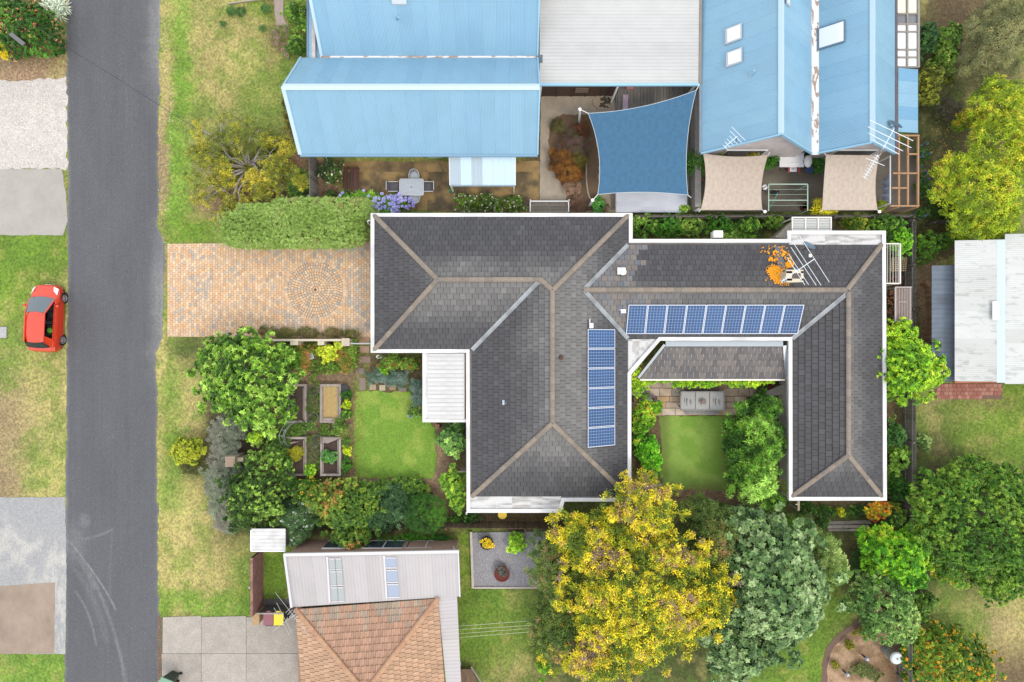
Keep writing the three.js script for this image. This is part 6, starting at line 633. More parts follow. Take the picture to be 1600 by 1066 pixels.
// right side passage and top strip
{
  const wh = mat(col(232, 226, 218, .78), { roughness: .5 });
  const p = thing('white_wire_pergola', 'white framed wire pergola over the right side passage', 'pergola'), h = 2.3; obj('frame', [bar(V(1384, 381, h), V(1406.5, 381, h), .06, .06), bar(V(1384, 443, h), V(1406.5, 443, h), .06, .06), bar(V(1406.5, 380, h), V(1406.5, 444, h), .07, .06)], wh, p); for (const x of [1387, 1391, 1395.5, 1400, 1403.5]) obj('wire', rod(V(x, 381, h), V(x, 443, h), .014), wh, p); for (const y of [381, 443]) obj('post', rod(v3(X(1406.5, h), 0, Z(y, h)), V(1406.5, y, h), .03), wh, p); settle(p, X(1396), 0, Z(412));
  const l = thing('timber_lattice', 'square brown lattice trellis lying across the right passage', 'trellis'), lm = gr(col(190, 164, 124), .6), g0 = .9; for (let i = 0; i < 8; i++) obj('slat', bar(V(1394 + i * 3.2, 403, g0), V(1392.5 + i * 3.2, 424, g0 + .02), .035, .015), lm, l); for (let i = 0; i < 7; i++) obj('slat', bar(V(1394 - i * .2, 403.5 + i * 3.3, g0 + .02), V(1418 - i * .25, 403 + i * 3.3, g0 + .02), .035, .015), lm, l); for (const [x, y] of [[1394, 404], [1416, 404], [1393, 423], [1415, 423]]) obj('stake', rod(v3(X(x, g0), 0, Z(y, g0)), V(x, y, g0), .02), lm, l); settle(l, X(1405), 0, Z(413));
  const cb = thing('slatted_screen_roof', 'pale slatted narrow screen roof over the right side passage', 'screen'), sm = [[198, 180, 170], [190, 172, 164]].map(c => gr(col(...c), .7)); for (let i = 0; i < 9; i++) obj('slat', box(.055, .03, Z(503, 1.8) - Z(449, 1.8), X(1400.5 + i * 2.5, 1.8), 1.8, Z(476, 1.8)), sm[i % 2], cb); obj('frame', [box(X(1424, 1.8) - X(1398, 1.8), .06, .06, X(1411, 1.8), 1.84, Z(449, 1.8)), box(.07, .07, Z(503, 1.8) - Z(449, 1.8), X(1398.5, 1.8), 1.82, Z(476, 1.8)), box(.05, .06, Z(503, 1.8) - Z(449, 1.8), X(1422.5, 1.8), 1.82, Z(476, 1.8)), box(.5, .04, .04, X(1409, 1.8), 1.85, Z(472, 1.8))], gr(col(214, 204, 198, .72), .7), cb); for (const [x, y] of [[1399, 450], [1422, 450], [1399, 502], [1422, 502]]) obj('post', box(.06, 1.78, .06, X(x, 1.8), .89, Z(y, 1.8)), sm[0], cb); settle(cb, X(1410), 0, Z(476));
  const tp = thing('terracotta_planter', 'orange terracotta pots clustered under the white wire pergola', 'plant pot'); for (const [x, y, r] of [[1396, 440, .26], [1401, 436, .16], [1391, 436, .15]]) { obj('pot', cyl(r * .7, r, .4, X(x), 0, Z(y), 16), gr(col(200, 116, 84), .5), tp); obj('soil', cyl(r * .85, r * .85, .02, X(x), .385, Z(y), 12), gr(col(90, 60, 46), .4), tp); } settle(tp, X(1396), 0, Z(438));
  const wb = thing('firewood_pile', 'heap of brown split wood between the house gutter and the slatted screen', 'wood pile'), r = rngOf(15), wm = [[150, 100, 72], [120, 78, 58], [176, 124, 90]].map(c => gr(col(...c), .4)); for (let i = 0; i < 26; i++) { const x = X(1386 + r() * 13), z = Z(455 + r() * 46), a = r() * 3, y = .08 + .3 * r(); obj('log', bar(v3(x - .16 * Math.cos(a), y, z - .16 * Math.sin(a)), v3(x + .16 * Math.cos(a), y + .04, z + .16 * Math.sin(a)), .1, .09), wm[i % 3], wb); } settle(wb, X(1392), 0, Z(478));
  const ac = thing('slatted_roof_frame', 'white framed frosted louvre roof of three panels above the stepped gutter', 'awning'), h2 = 2.3; for (let k = 0; k < 3; k++) { const a = 1239.5 + k * 20, b = a + 18; for (let i = 0; i < 7; i++) obj('louvre', slab(V(a, 342 + i * 2.5, h2), V(b, 342 + i * 2.5, h2), V(b, 344 + i * 2.5, h2 - .015), V(a, 344 + i * 2.5, h2 - .015), .015), mat(col(196 - (i % 2) * 8, 200 - (i % 2) * 8, 198 - (i % 2) * 8, .72), { roughness: .4 }), ac); } obj('frame', [...[1238, 1258.5, 1278.5, 1298.5].map(x => bar(V(x, 339.5, h2 + .02), V(x, 361, h2 + .02), .07, .06)), bar(V(1237, 340, h2 + .025), V(1299, 340, h2 + .025), .07, .06), bar(V(1237, 360, h2 + .025), V(1299, 360, h2 + .025), .06, .06)], wh, ac); for (const x of [1239, 1298]) obj('post', box(.06, h2, .06, X(x, h2), h2 / 2, Z(341, h2)), wh, ac); settle(ac, X(1268), 0, Z(350));
  const rp = thing('cream_sloping_wall', 'cream wedge of sloping wall above the stepped gutter', 'wall'); obj('wall', [prism([[X(1203, .5), Z(374, .5)], [X(1236, 1.2), Z(347, 1.2)], [X(1238, 1.2), Z(374, 1.2)]], 0, 1.2)], gr(col(220, 210, 188, .7), 1), rp); settle(rp, X(1228), 0, Z(365));
  const vb = thing('white_air_vent', 'white box vent on the upper gutter between the green shrubs', 'vent'); obj('box', [box(L(16, 2.4), .4, L(10, 2.4), X(1121, 2.4), 2.3, Z(367, 2.4))], wh, vb); obj('cap', box(L(14, 2.5), .06, L(11, 2.5), X(1121, 2.4), 2.53, Z(366.5, 2.4)), wh, vb); settle(vb, X(1121), 2.1, Z(367));
  const st = thing('stone_steps', 'weathered grey stone slabs at the bottom right of the tiled house', 'steps'), sm2 = [[186, 178, 166], [172, 164, 152], [196, 188, 174]].map(c => gr(col(...c), .9, { map: rep(gBlotch, 1) })); for (const [x0, y0, x1, y1, d] of [[1290, 814, 1325, 819, 0], [1327, 813, 1356, 818, 0], [1288, 820, 1316, 825, .04], [1318, 820, 1352, 824, .04], [1292, 826, 1322, 829, .06], [1324, 825.5, 1362, 829, .07]]) obj('stone_slab', prism(PX([[x0 + 1, y0], [x1 + 2, y0 - .4], [x1 + 5, y1], [x0, y1]]), 0, .1 + d), sm2[R0() * 3 | 0], st); settle(st, X(1325), 0, Z(822));
  const cp = thing('cream_post', 'slim cream post below the bottom left corner of the right wing', 'post'); obj('post', bar(V(1247.5, 782, 1.4), V(1247.5, 797, 1.2), .12, .1), gr(col(214, 200, 172, .72), .6), cp); obj('stem', box(.1, 1.2, .1, X(1247.5, 1.2), .6, Z(797, 1.2)), gr(col(214, 200, 172, .72), .6), cp); obj('bracket', box(.2, .05, .05, X(1245.5, 1.3), 1.34, Z(788, 1.3)), wh, cp); settle(cp, X(1247), 0, Z(797));
  // retaining wall, brick pad by the shed
  const rw = thing('retaining_wall', 'curved tan block retaining wall beside the blue grey shed side', 'wall'), bm = [[196, 156, 120], [180, 142, 108], [206, 168, 132]].map(c => gr(col(...c), .7)), cv = new THREE.CatmullRomCurve3([V(1448, 440, .5), V(1455, 447, .5), V(1459, 470, .5), V(1461, 495, .5), V(1460, 515, .5), V(1454, 530, .5)]); for (let i = 0; i < 22; i++) { const a = cv.getPointAt(i / 22), b = cv.getPointAt((i + .94) / 22); obj('block', bar(a.setY(.25), b.setY(.25), .26, .5), bm[R0() * 3 | 0], rw); } settle(rw, X(1458), 0, Z(485));
  const bp = thing('brick_pad', 'strip of pink brick paving below the pale shed', 'paving'), bms = [[206, 142, 122], [196, 130, 112], [216, 156, 136], [190, 122, 106]].map(c => gr(col(...c), .8)); let k = 0; for (let j = 0; j < 4; j++) for (let i = 0; i < 16; i++) { const x = 1462 + i * 6.4 + (j % 2) * 2, y = 600 + j * 6; if (x > 1562 || (j === 3 && i > 10)) continue; obj('brick', prism(PX([[x, y], [x + 6, y], [x + 6, y + 5.6], [x, y + 5.6]]), 0, .04 + .008 * R0()), bms[R0() * 4 | 0], bp); k++; } obj('bed', sheet(PX([[1460, 599], [1566, 599], [1566, 624], [1460, 624]]), .02), gr(col(150, 120, 100), 1), bp); settle(bp, X(1512), 0, Z(612));
  // bottom right: galvanised drum, pale markers
  const dr = thing('galvanised_bin', 'galvanised round bin with a white lid at the bottom right fence', 'bin'), gv = mat(col(168, 178, 178), { roughness: .4, metalness: .5 }); { const b0 = v3(X(1383), 0, Z(1014)); obj('body', cyl(.3, .34, 1.1, b0.x, 0, b0.z, 24), gv, dr); obj('lid', cyl(.36, .3, .08, b0.x, 1.1, b0.z, 24), mat(col(214, 220, 222), { roughness: .5 }), dr); obj('knob', cyl(.04, .04, .05, b0.x, 1.18, b0.z, 10), mat(col(120, 128, 130)), dr); const rib = new THREE.TorusGeometry(.325, .015, 5, 24); rib.rotateX(1.571); rib.translate(b0.x, .55, b0.z); obj('rib', rib, gv, dr); settle(dr, b0.x, 0, b0.z); }
  for (const [x, y, l] of [[1347, 1023, 'small dark metal stump with a pale top in the mulch bed'], [1317, 1047, 'pale blue stake lamp at the left of the mulch bed']]) { const t = thing('garden_lamp', l, 'garden lamp'); obj('post', cyl(.05, .06, .5, X(x), 0, Z(y), 10), mat(col(70, 74, 88)), t); obj('head', cyl(.12, .08, .12, X(x), .5, Z(y), 12), mat(col(180, 186, 200), { roughness: .5 }), t); settle(t, X(x), 0, Z(y)); }
  const pc = thing('utility_cover', 'pale grey rectangular pit cover in the left lawn', 'pit cover'); obj('cover', box(L(14), .06, L(17), X(4), .04, Z(519.5)), gr(col(206, 204, 206), .8), pc); obj('rim', [box(L(15), .05, .04, X(4), .04, Z(511)), box(L(15), .05, .04, X(4), .04, Z(528))], gr(col(170, 166, 164), .8), pc); settle(pc, X(4), 0, Z(519));
  const wr = thing('overhead_wire', 'thin dark overhead wire crossing the road at a slant', 'wire'); obj('cable', tube([V(60, 44, 6), V(105, 74, 5.9), V(190, 127, 5.75), V(270, 178, 5.8), V(420, 270, 6)], .012, 5), mat(col(60, 60, 64)), wr); settle(wr, X(190, 5.8), 5.8, Z(127, 5.8));
  const bl = thing('timber_edging', 'thin pale timber edge at the top of the dry lawn', 'edging'); obj('board', [bar(V(356, 6, .1), V(400, 0, .1), .06, .12), bar(V(400, 0, .1), V(436, -6, .1), .06, .12)], gr(col(206, 196, 176), .6), bl); settle(bl, X(380), 0, Z(3));
  const fp = struct('garden_path', sheet(PX(rough([[428, -30], [442, -30], [443, 28], [452, 44], [446, 62], [436, 50], [430, 26]], 2)), .03), gr(col(196, 178, 168), .8)); void fp;
}
// ---------- red hatchback ----------
{
  const c = thing('parked_car', 'red hatchback parked on the lawn beside the road with its windows down', 'car');
  const red = new THREE.MeshPhysicalMaterial({ color: col(216, 58, 18, .72), roughness: .34, clearcoat: .6, clearcoatRoughness: .08, side: 2 }), dk = mat(col(30, 30, 34), { roughness: .6 }), gls = new THREE.MeshPhysicalMaterial({ color: col(88, 104, 112), roughness: .05, clearcoat: 1, side: 2 }), tyre = mat(col(34, 34, 36), { roughness: .9 }), alloy = mat(col(196, 198, 202), { roughness: .35, metalness: .6 });
  // stations: z, half width at the waist, sill y, waist y, half width of the deck, deck y at the edge, deck y in the middle
  const S = [[-1.95, .5, .3, .5, .4, .6, .62], [-1.9, .62, .24, .54, .52, .66, .7], [-1.72, .76, .2, .6, .62, .74, .78], [-1.4, .835, .18, .66, .66, .83, .88], [-1.12, .845, .18, .7, .69, .9, .97], [-.8, .845, .18, .74, .755, .93, null], [0, .85, .18, .78, .765, .96, null], [.9, .85, .18, .8, .765, .98, null], [1.35, .84, .18, .82, .75, 1.0, null], [1.66, .8, .2, .84, .7, 1.0, 1.0], [1.86, .7, .26, .8, .62, .9, .92], [1.95, .58, .32, .66, .5, .7, .72]];
  const pf = s => { const [z, w, y0, y1, dw, dy, dm] = s; const h = [[w * .93, y0], [w * .985, y0 + .12], [w, mix(y0, y1, .55)], [w * .985, y1], [mix(w, dw, .6), mix(y1, dy, .7)], [dw, dy]]; if (dm !== null) h.push([dw * .55, mix(dy, dm, .75)], [0, dm]); return h.map(([x, y]) => v3(x, y, z)); };
  const body = []; for (let i = 0; i + 1 < S.length; i++) { const a = pf(S[i]), b = pf(S[i + 1]), n = Math.min(a.length, b.length); for (let k = 0; k + 1 < n; k++) for (const s of [1, -1]) { const q = [a[k], a[k + 1], b[k + 1], b[k]].map(p => p.clone().multiply(v3(s, 1, 1))); body.push(quad(...(s > 0 ? q : q.reverse()))); } }
  for (const st of [S[0], S[S.length - 1]]) { const p = pf(st); for (let k = 0; k + 1 < p.length; k++) body.push(quad(p[k], p[k + 1], p[k + 1].clone().multiply(v3(-1, 1, 1)), p[k].clone().multiply(v3(-1, 1, 1)))); }
  const bg = mergeGeometries(body.map(g => prep(g))); obj('body', bg, red, c);
  obj('underbody', box(1.5, .1, 3.5, 0, .24, 0), dk, c); obj('cabin_tub', [box(1.36, .06, 2.5, 0, .42, .25), box(.04, .5, 2.4, .7, .65, .25), box(.04, .5, 2.4, -.7, .65, .25), box(1.3, .3, .3, 0, .78, -.85)], dk, c);
  const rf = (x, z) => 1.43 + .05 * Math.cos(x / .6 * 1.3) * Math.cos((z - .4) / 1.2); const rp = []; { const n = 8, g = quad(v3(-.545, 0, -.28), v3(.545, 0, -.28), v3(.53, 0, 1.36), v3(-.53, 0, 1.36), 8, 10, (u, v, p) => { const e = (2 * v - 1) ** 4, s = Math.abs(2 * u - 1); p.x *= 1 - .1 * e; p.z += (v < .5 ? -.07 : .05) * (1 - s * s) * e; p.y = rf(p.x, p.z) - .05 * s ** 5 - .05 * e; }); rp.push(g); void n; } obj('roof', rp, red, c);
  obj('windscreen', quad(v3(-.71, .95, -1.14), v3(.71, .95, -1.14), v3(.54, 1.41, -.29), v3(-.54, 1.41, -.29), 8, 6, (u, v, p) => { const b = 1 - (2 * u - 1) ** 2; p.z -= .1 * b * (1 - v) + .06 * b * v; p.y += .03 * b; }), gls, c); obj('rear_window', quad(v3(-.52, 1.4, 1.37), v3(.52, 1.4, 1.37), v3(.62, 1.04, 1.68), v3(-.62, 1.04, 1.68), 6, 4, (u, v, p) => { p.z += .05 * (1 - (2 * u - 1) ** 2); }), mat(col(44, 52, 60), { roughness: .1 }), c);
  obj('wiper', [bar(v3(-.5, .97, -1.2), v3(.05, 1.0, -1.12), .02, .02), bar(v3(.05, .97, -1.2), v3(.55, 1.0, -1.1), .02, .02)], dk, c);
  for (const s of [-1, 1]) { obj('front_pillar', bar(v3(s * .735, .93, -1.1), v3(s * .555, 1.43, -.27), .07, .05), red, c); obj('roof_rail', bar(v3(s * .555, 1.43, -.3), v3(s * .545, 1.43, 1.35), .06, .06), red, c); obj('door_sill', bar(v3(s * .765, .95, -.85), v3(s * .765, 1.0, 1.3), .05, .06), red, c); obj('centre_pillar', bar(v3(s * .77, .96, .28), v3(s * .56, 1.43, .26), .05, .05), dk, c); obj('rear_pillar', geo([s * .545, 1.44, 1.0, s * .535, 1.42, 1.37, s * .7, 1.02, 1.68, s * .545, 1.44, 1.0, s * .7, 1.02, 1.68, s * .77, .99, 1.2]), red, c);
    obj('headlight', quad(v3(s * .5, .7, -1.84), v3(s * .74, .64, -1.72), v3(s * .745, .77, -1.36), v3(s * .56, .8, -1.6), 4, 4, (u, v, p) => { p.y += .03; p.x += s * .012; }), mat(col(240, 240, 238, .85), { roughness: .15 }), c); obj('tail_light', quad(v3(s * .69, .98, 1.66), v3(s * .8, .84, 1.62), v3(s * .72, .74, 1.86), v3(s * .63, .88, 1.86), 3, 3, (u, v, p) => { p.x += s * .015; p.y += .012; }), mat(col(232, 120, 96), { roughness: .2 }), c); const m = new THREE.SphereGeometry(.1, 12, 8); m.scale(1.1, .8, .8); m.translate(s * .94, 1.0, -.72); obj('wing_mirror', [m, bar(v3(s * .76, .95, -.74), v3(s * .92, .98, -.72), .05, .04)], red, c);
    for (const z of [.14, 1.02]) obj('door_handle', bar(v3(s * .857, .8, z), v3(s * .857, .8, z + .18), .03, .03), red, c); for (const z of [-.12, .62]) { const seat = new THREE.Group(); seat.name = 'seat'; c.add(seat); obj('cushion', box(.46, .16, .48, s * .34, .55, z), gr(col(52, 52, 58), .5), seat); obj('backrest', slab(v3(s * .34 - .22, 1.1, z + .34), v3(s * .34 + .22, 1.1, z + .34), v3(s * .34 + .22, .6, z + .2), v3(s * .34 - .22, .6, z + .2), .12), gr(col(52, 52, 58), .5), seat); }
    for (const z of [-1.22, 1.24]) { const w = new THREE.Group(); w.name = 'wheel'; c.add(w); const cz = v3(s * .77, .3, z); const tr = new THREE.TorusGeometry(.235, .085, 10, 26); tr.rotateY(Math.PI / 2); tr.translate(cz.x, cz.y, cz.z); obj('tyre', [tr], tyre, w); const sp = [along(new THREE.CylinderGeometry(.06, .06, .04, 12), v3(s * .83, .3, z), v3(s * .85, .3, z))]; for (let i = 0; i < 5; i++) { const a = i / 5 * 6.283; sp.push(bar(v3(s * .84, .3, z), v3(s * .83, .3 + .2 * Math.sin(a), z + .2 * Math.cos(a)), .02, .07)); } const ri = new THREE.TorusGeometry(.2, .02, 6, 26); ri.rotateY(Math.PI / 2); ri.translate(s * .835, .3, z); obj('rim', [...sp, ri], alloy, w); obj('arch_liner', along(new THREE.CylinderGeometry(.33, .33, .1, 22, 1, true), v3(s * .74, .31, z), v3(s * .852, .31, z)), dk, w); } }
  { const to = new THREE.TorusGeometry(.18, .018, 6, 22); to.rotateX(-.5); to.translate(.34, .92, -.62); obj('steering_wheel', to, mat(col(60, 60, 62)), c); }
  obj('number_plate', [box(.4, .1, .02, 0, .46, -1.97)], whiteTrim, c);
  c.position.set(-27.13, .01, -1.32); c.rotation.y = -.042;
  const bag = thing('green_bag', 'bright green bag on the rear seat of the red car', 'bag'); { const s = new THREE.IcosahedronGeometry(.17, 2), p = s.attributes.position; for (let i = 0; i < p.count; i++) { const k = 1 + .25 * (vn(p.getX(i) * 14 + 9, p.getZ(i) * 14 + 9 + p.getY(i) * 8) - .5); p.setXYZ(i, p.getX(i) * k * .9, p.getY(i) * k * .8, p.getZ(i) * k * 1.1); } s.computeVertexNormals(); obj('sack', s, mat(col(96, 170, 50), { roughness: .6 }), bag); obj('handle', tube([v3(-.06, .12, 0), v3(0, .2, 0), v3(.06, .12, 0)], .012), mat(col(80, 150, 44)), bag); const p0 = v3(.42, .76, .7).applyAxisAngle(v3(0, 1, 0), -.042).add(c.position); bag.position.copy(p0); }
}

// ---------- plants ----------
function leafQuad(pos, b, dir, up, len, wid, fold) {  // folded rhombus leaf, two triangles
  const side = dir.clone().cross(up).normalize(), nrm = side.clone().cross(dir).normalize(), tip = b.clone().addScaledVector(dir, len).addScaledVector(nrm, -len * .18), m = b.clone().addScaledVector(dir, len * .45).addScaledVector(nrm, len * .05), l = m.clone().addScaledVector(side, wid / 2).addScaledVector(nrm, fold), r = m.clone().addScaledVector(side, -wid / 2).addScaledVector(nrm, fold);
  for (const p of [b, r, tip, b, tip, l]) pos.push(p.x, p.y, p.z);
}
const LG = {};                                       // clumps about 1 m across, scaled per instance
{
  const r = rngOf(42), dirOf = (az, el) => v3(Math.cos(az) * Math.cos(el), Math.sin(el), Math.sin(az) * Math.cos(el)), fin = (pos, per = 18) => { const g = geo(pos), n = pos.length / 3, c = new Float32Array(n * 3); for (let i = 0; i < n; i += per / 3) { const k = .55 + .75 * r(), w = (r() - .5) * .12; for (let q = i; q < Math.min(n, i + per / 3); q++) c.set([k * (1 + w), k, k * (1 - w)], q * 3); } g.setAttribute('color', new THREE.BufferAttribute(c, 3)); return g; };
  const make = (n, fn) => { const pos = []; for (let i = 0; i < n; i++) fn(pos, i); return fin(pos); };
  LG.rosette = make(9, (p, i) => { const az = i * 2.4 + r() * .5, el = .15 + .9 * (i / 9) + .2 * (r() - .5); leafQuad(p, v3(0, -.05, 0), dirOf(az, el), v3(0, 1, 0), .52 - .16 * i / 9, .22, .03); });
  LG.star = make(12, (p, i) => { const az = i * 2.4 + r() * .4, el = .05 + 1.0 * (i / 12); leafQuad(p, v3(0, 0, 0), dirOf(az, el), v3(0, 1, 0), .56 - .14 * i / 12, .12, .02); });
  LG.spray = make(20, (p) => { const a = dirOf(r() * 6.28, Math.asin(r() * 1.7 - .7)).multiplyScalar(.42 * Math.cbrt(r())); leafQuad(p, a, dirOf(r() * 6.28, .1 + .9 * r()), v3(r() - .5, 1, r() - .5).normalize(), .26 + .1 * r(), .13, .02); });
  LG.broad = make(7, (p, i) => { const az = i * 2.4 + r() * .5, el = -.1 + .7 * (i / 7); leafQuad(p, v3(.05 * (r() - .5), .1 * r(), .05 * (r() - .5)), dirOf(az, el), v3(0, 1, 0), .5, .4, .05); });
  LG.fine = make(26, (p) => { const a = dirOf(r() * 6.28, Math.asin(r() * 1.6 - .6)).multiplyScalar(.44 * Math.cbrt(r())); leafQuad(p, a, dirOf(r() * 6.28, -.1 + .8 * r()), v3(r() - .5, 1, r() - .5).normalize(), .24, .085, .01); });
  LG.strap = (() => { const pos = []; for (let i = 0; i < 14; i++) { const az = i * 2.4 + r(), ln = .4 + .16 * r(), w = .045, d = v3(Math.cos(az), 0, Math.sin(az)), s = v3(-d.z, 0, d.x); const P = t => v3(0, 0, 0).addScaledVector(d, ln * t).add(v3(0, .5 * Math.sin(t * 1.9) * (1 - .25 * t), 0)); for (let k = 0; k < 3; k++) { const t0 = k / 3, t1 = (k + 1) / 3, a = P(t0), b = P(t1), w0 = w * (1 - t0 * .6), w1 = w * (1 - t1) + .004; const q = [a.clone().addScaledVector(s, w0), a.clone().addScaledVector(s, -w0), b.clone().addScaledVector(s, -w1), b.clone().addScaledVector(s, w1)]; for (const j of [0, 1, 2, 0, 2, 3]) pos.push(q[j].x, q[j].y, q[j].z); } } return fin(pos, 54); })();
  LG.bloom = make(16, (p) => { const a = dirOf(r() * 6.28, Math.asin(r() * 1.4 - .4)); leafQuad(p, a.clone().multiplyScalar(.2), a, v3(0, 1, .01), .3, .24, .04); });
}
const leafM = new THREE.MeshStandardMaterial({ color: 0xffffff, roughness: .6, side: THREE.DoubleSide, vertexColors: true }), litM = leafM.clone(); litM.vertexColors = false;
const woodM = gr(col(150, 130, 112), .5), woodD = gr(col(92, 76, 62), .5), woodG = gr(col(198, 188, 180), .4);
const KL = 1.12;                                       // leaves: palette is the lit colour seen in the photograph
// scatter clumps over lobes [{c, r:[rx,ry,rz]}]
function foliage(parent, name, lobes, o) {
  const r = rngOf(o.seed ?? 1), items = [], cum = []; let tot = 0; for (const p of o.pal) { tot += p[3] ?? 1; cum.push(tot); }
  const size = o.size, per = o.per ?? 2.6 / (size * size), q = new THREE.Quaternion(), q2 = new THREE.Quaternion(), up = v3(0, 1, 0), off = r() * 500;
  for (const lb of lobes) {
    const [a, b, c] = lb.r, area = 4.2 * Math.PI * (((a * b) ** 1.6 + (b * c) ** 1.6 + (a * c) ** 1.6) / 3) ** (1 / 1.6) * .62, n = Math.min(30000, Math.round(area * per) + 3);
    for (let i = 0; i < n; i++) {
      const az = r() * 6.2832, sy = -.3 + 1.3 * r(), cy = Math.sqrt(Math.max(0, 1 - sy * sy)), d = v3(Math.cos(az) * cy, sy, Math.sin(az) * cy); if (o.square) d.multiplyScalar((d.x ** 6 + Math.abs(d.y) ** 6 + d.z ** 6) ** (-1 / 6)); const f = 1 - (r() < .3 ? .5 * r() : .2 * r()) + (r() < .12 ? .16 * r() : 0), bump = 1 + (o.bump ?? .1) * 2 * (fbm(d.x * 2.2 + lb.c.x + off, d.z * 2.2 + lb.c.z + d.y, 2) - .5);
      const p = v3(lb.c.x + d.x * a * f * bump, lb.c.y + d.y * b * f * bump, lb.c.z + d.z * c * f * bump); if (p.y < .04) continue;
      if (o.cut && lobes.some(k => k !== lb && ((p.x - k.c.x) / k.r[0]) ** 2 + ((p.y - k.c.y) / k.r[1]) ** 2 + ((p.z - k.c.z) / k.r[2]) ** 2 < .5)) continue;
      const t = clamp((fbm(p.x * (o.pf ?? .7) + off, p.z * (o.pf ?? .7) + p.y * .3, 3) - .5) * 1.5 + .5 + (r() - .5) * (o.mix ?? .8)) * tot * .9999, k = cum.findIndex(x => t < x), P = o.pal[k], j = (o.vary ?? .42) * (r() - .5) + 1;
      items.push([p, d, [lin(P[0] / 255) * KL * j, lin(P[1] / 255) * KL * j, lin(P[2] / 255) * KL * j], size * (.65 + .7 * r())]);
    }
  }
  const im = new THREE.InstancedMesh(o.geo ?? LG.rosette, o.mat ?? leafM, items.length), m = new THREE.Matrix4(), s = v3(), C = new THREE.Color();
  items.forEach(([p, d, c, sz], i) => { const ax = d.clone().multiplyScalar(o.out ?? .8).add(v3(0, 1, 0)).add(v3(r() - .5, 0, r() - .5).multiplyScalar(.9)).normalize(); q.setFromUnitVectors(up, ax); q2.setFromAxisAngle(up, r() * 6.28); q.multiply(q2); s.setScalar(sz); im.setMatrixAt(i, m.compose(p, q, s)); im.setColorAt(i, C.setRGB(...c)); });
  im.name = name; im.userData.kind = 'stuff'; im.castShadow = im.receiveShadow = true; parent.add(im); return im;
}
// lobes filling an outline given in photograph pixels [x,y,rx,ry, top height, base height]
function dome(list, o = {}) {
  const r = rngOf(o.seed ?? 1), out = [];
  for (const [px, py, rx, ry, H, base = .2] of list) {
    const hm = mix(base, H, .62), c = V(px, py, hm), ax = L(rx, hm), az = L(ry, hm), lr = (o.lr ?? clamp(.36 * Math.min(ax, az), .16, .75)), n = Math.max(1, Math.round((o.fill ?? 1.5) * ax * az / (lr * lr)));
    for (let i = 0; i < n; i++) { const k = Math.sqrt((i + .5) / n), a = i * 2.39996 + r() * .6, s = lr * (.75 + .55 * r()), m = Math.max(0, 1 - .82 * lr / Math.min(ax, az)); const X0 = c.x + ax * m * k * Math.cos(a) + (r() - .5) * lr * .6, Z0 = c.z + az * m * k * Math.sin(a) + (r() - .5) * lr * .6, top = mix(H, mix(base, H, .42), k * k) - (r() * .25) * (H - base) * .5; const ry0 = Math.min(s * .85, Math.max(.1, (top - base) * .75)); out.push({ c: v3(X0, Math.max(top - ry0, .02), Z0), r: [s, ry0, s] }); }
    for (let i = 0; i < n * .5; i++) { const a = r() * 6.283, s = lr * (.3 + .25 * r()), k = .92 + .12 * r(); out.push({ c: v3(c.x + ax * k * Math.cos(a), mix(base, H, .3 + .3 * r()), c.z + az * k * Math.sin(a)), r: [s, s * .7, s] }); }
    if (o.core !== false) out.push({ c: v3(c.x, mix(base, H, .35), c.z), r: [ax * .7, (H - base) * .42, az * .7] });
  }
  return out;
}
function plant(name, label, cat, list, o) {
  const t = thing(name, label, cat, o.group), lobes = o.lobes ?? dome(list, o), [px, py] = list[0], H = list[0][4], base = list[0][5] ?? .2, c = V(px, py, mix(base, H, .5));
  foliage(t, o.tree ? 'crown' : 'foliage', lobes, { cut: true, ...o });
  const r = rngOf((o.seed ?? 1) + 77), tr = o.trunk ?? clamp(.03 * H, .025, .22), m = o.wood ?? woodD;
  if (o.tree) { obj('trunk', limb([v3(c.x, 0, c.z), v3(c.x + .1 * H * (r() - .5), mix(0, H, .3), c.z + .1 * H * (r() - .5)), v3(c.x, mix(base, H, .55), c.z)], tr, tr * .55, 8), m, t); for (const lb of lobes.slice(0, 9)) obj('limb', limb([v3(c.x, mix(base, H, .22), c.z), v3(mix(c.x, lb.c.x, .5) + .2 * (r() - .5), mix(base, H, .45), mix(c.z, lb.c.z, .5) + .2 * (r() - .5)), lb.c], tr * .5, tr * .12, 5), m, t); }
  else if (o.stems !== false && !o.lobes) obj('stem', [0, 1, 2, 3].map(i => limb([v3(c.x, 0, c.z), v3(c.x + L(list[0][2]) * .3 * Math.cos(i * 1.6), H * .35, c.z + L(list[0][3]) * .3 * Math.sin(i * 1.6)), v3(c.x + L(list[0][2]) * .5 * Math.cos(i * 1.6), H * .6, c.z + L(list[0][3]) * .5 * Math.sin(i * 1.6))], tr, tr * .4, 5)), m, t).userData.kind = 'stuff';
  if (o.flower) foliage(t, 'flowers', o.flower.lobes ?? lobes.slice(o.flower.from ?? 0), { seed: (o.seed ?? 1) + 5, geo: LG.bloom, size: .1, out: .5, ...o.flower });
  return settle(t, c.x, 0, c.z);
}
let SD = 100; const P = (name, label, cat, list, o = {}) => plant(name, label, cat, list, { seed: SD++, ...o });
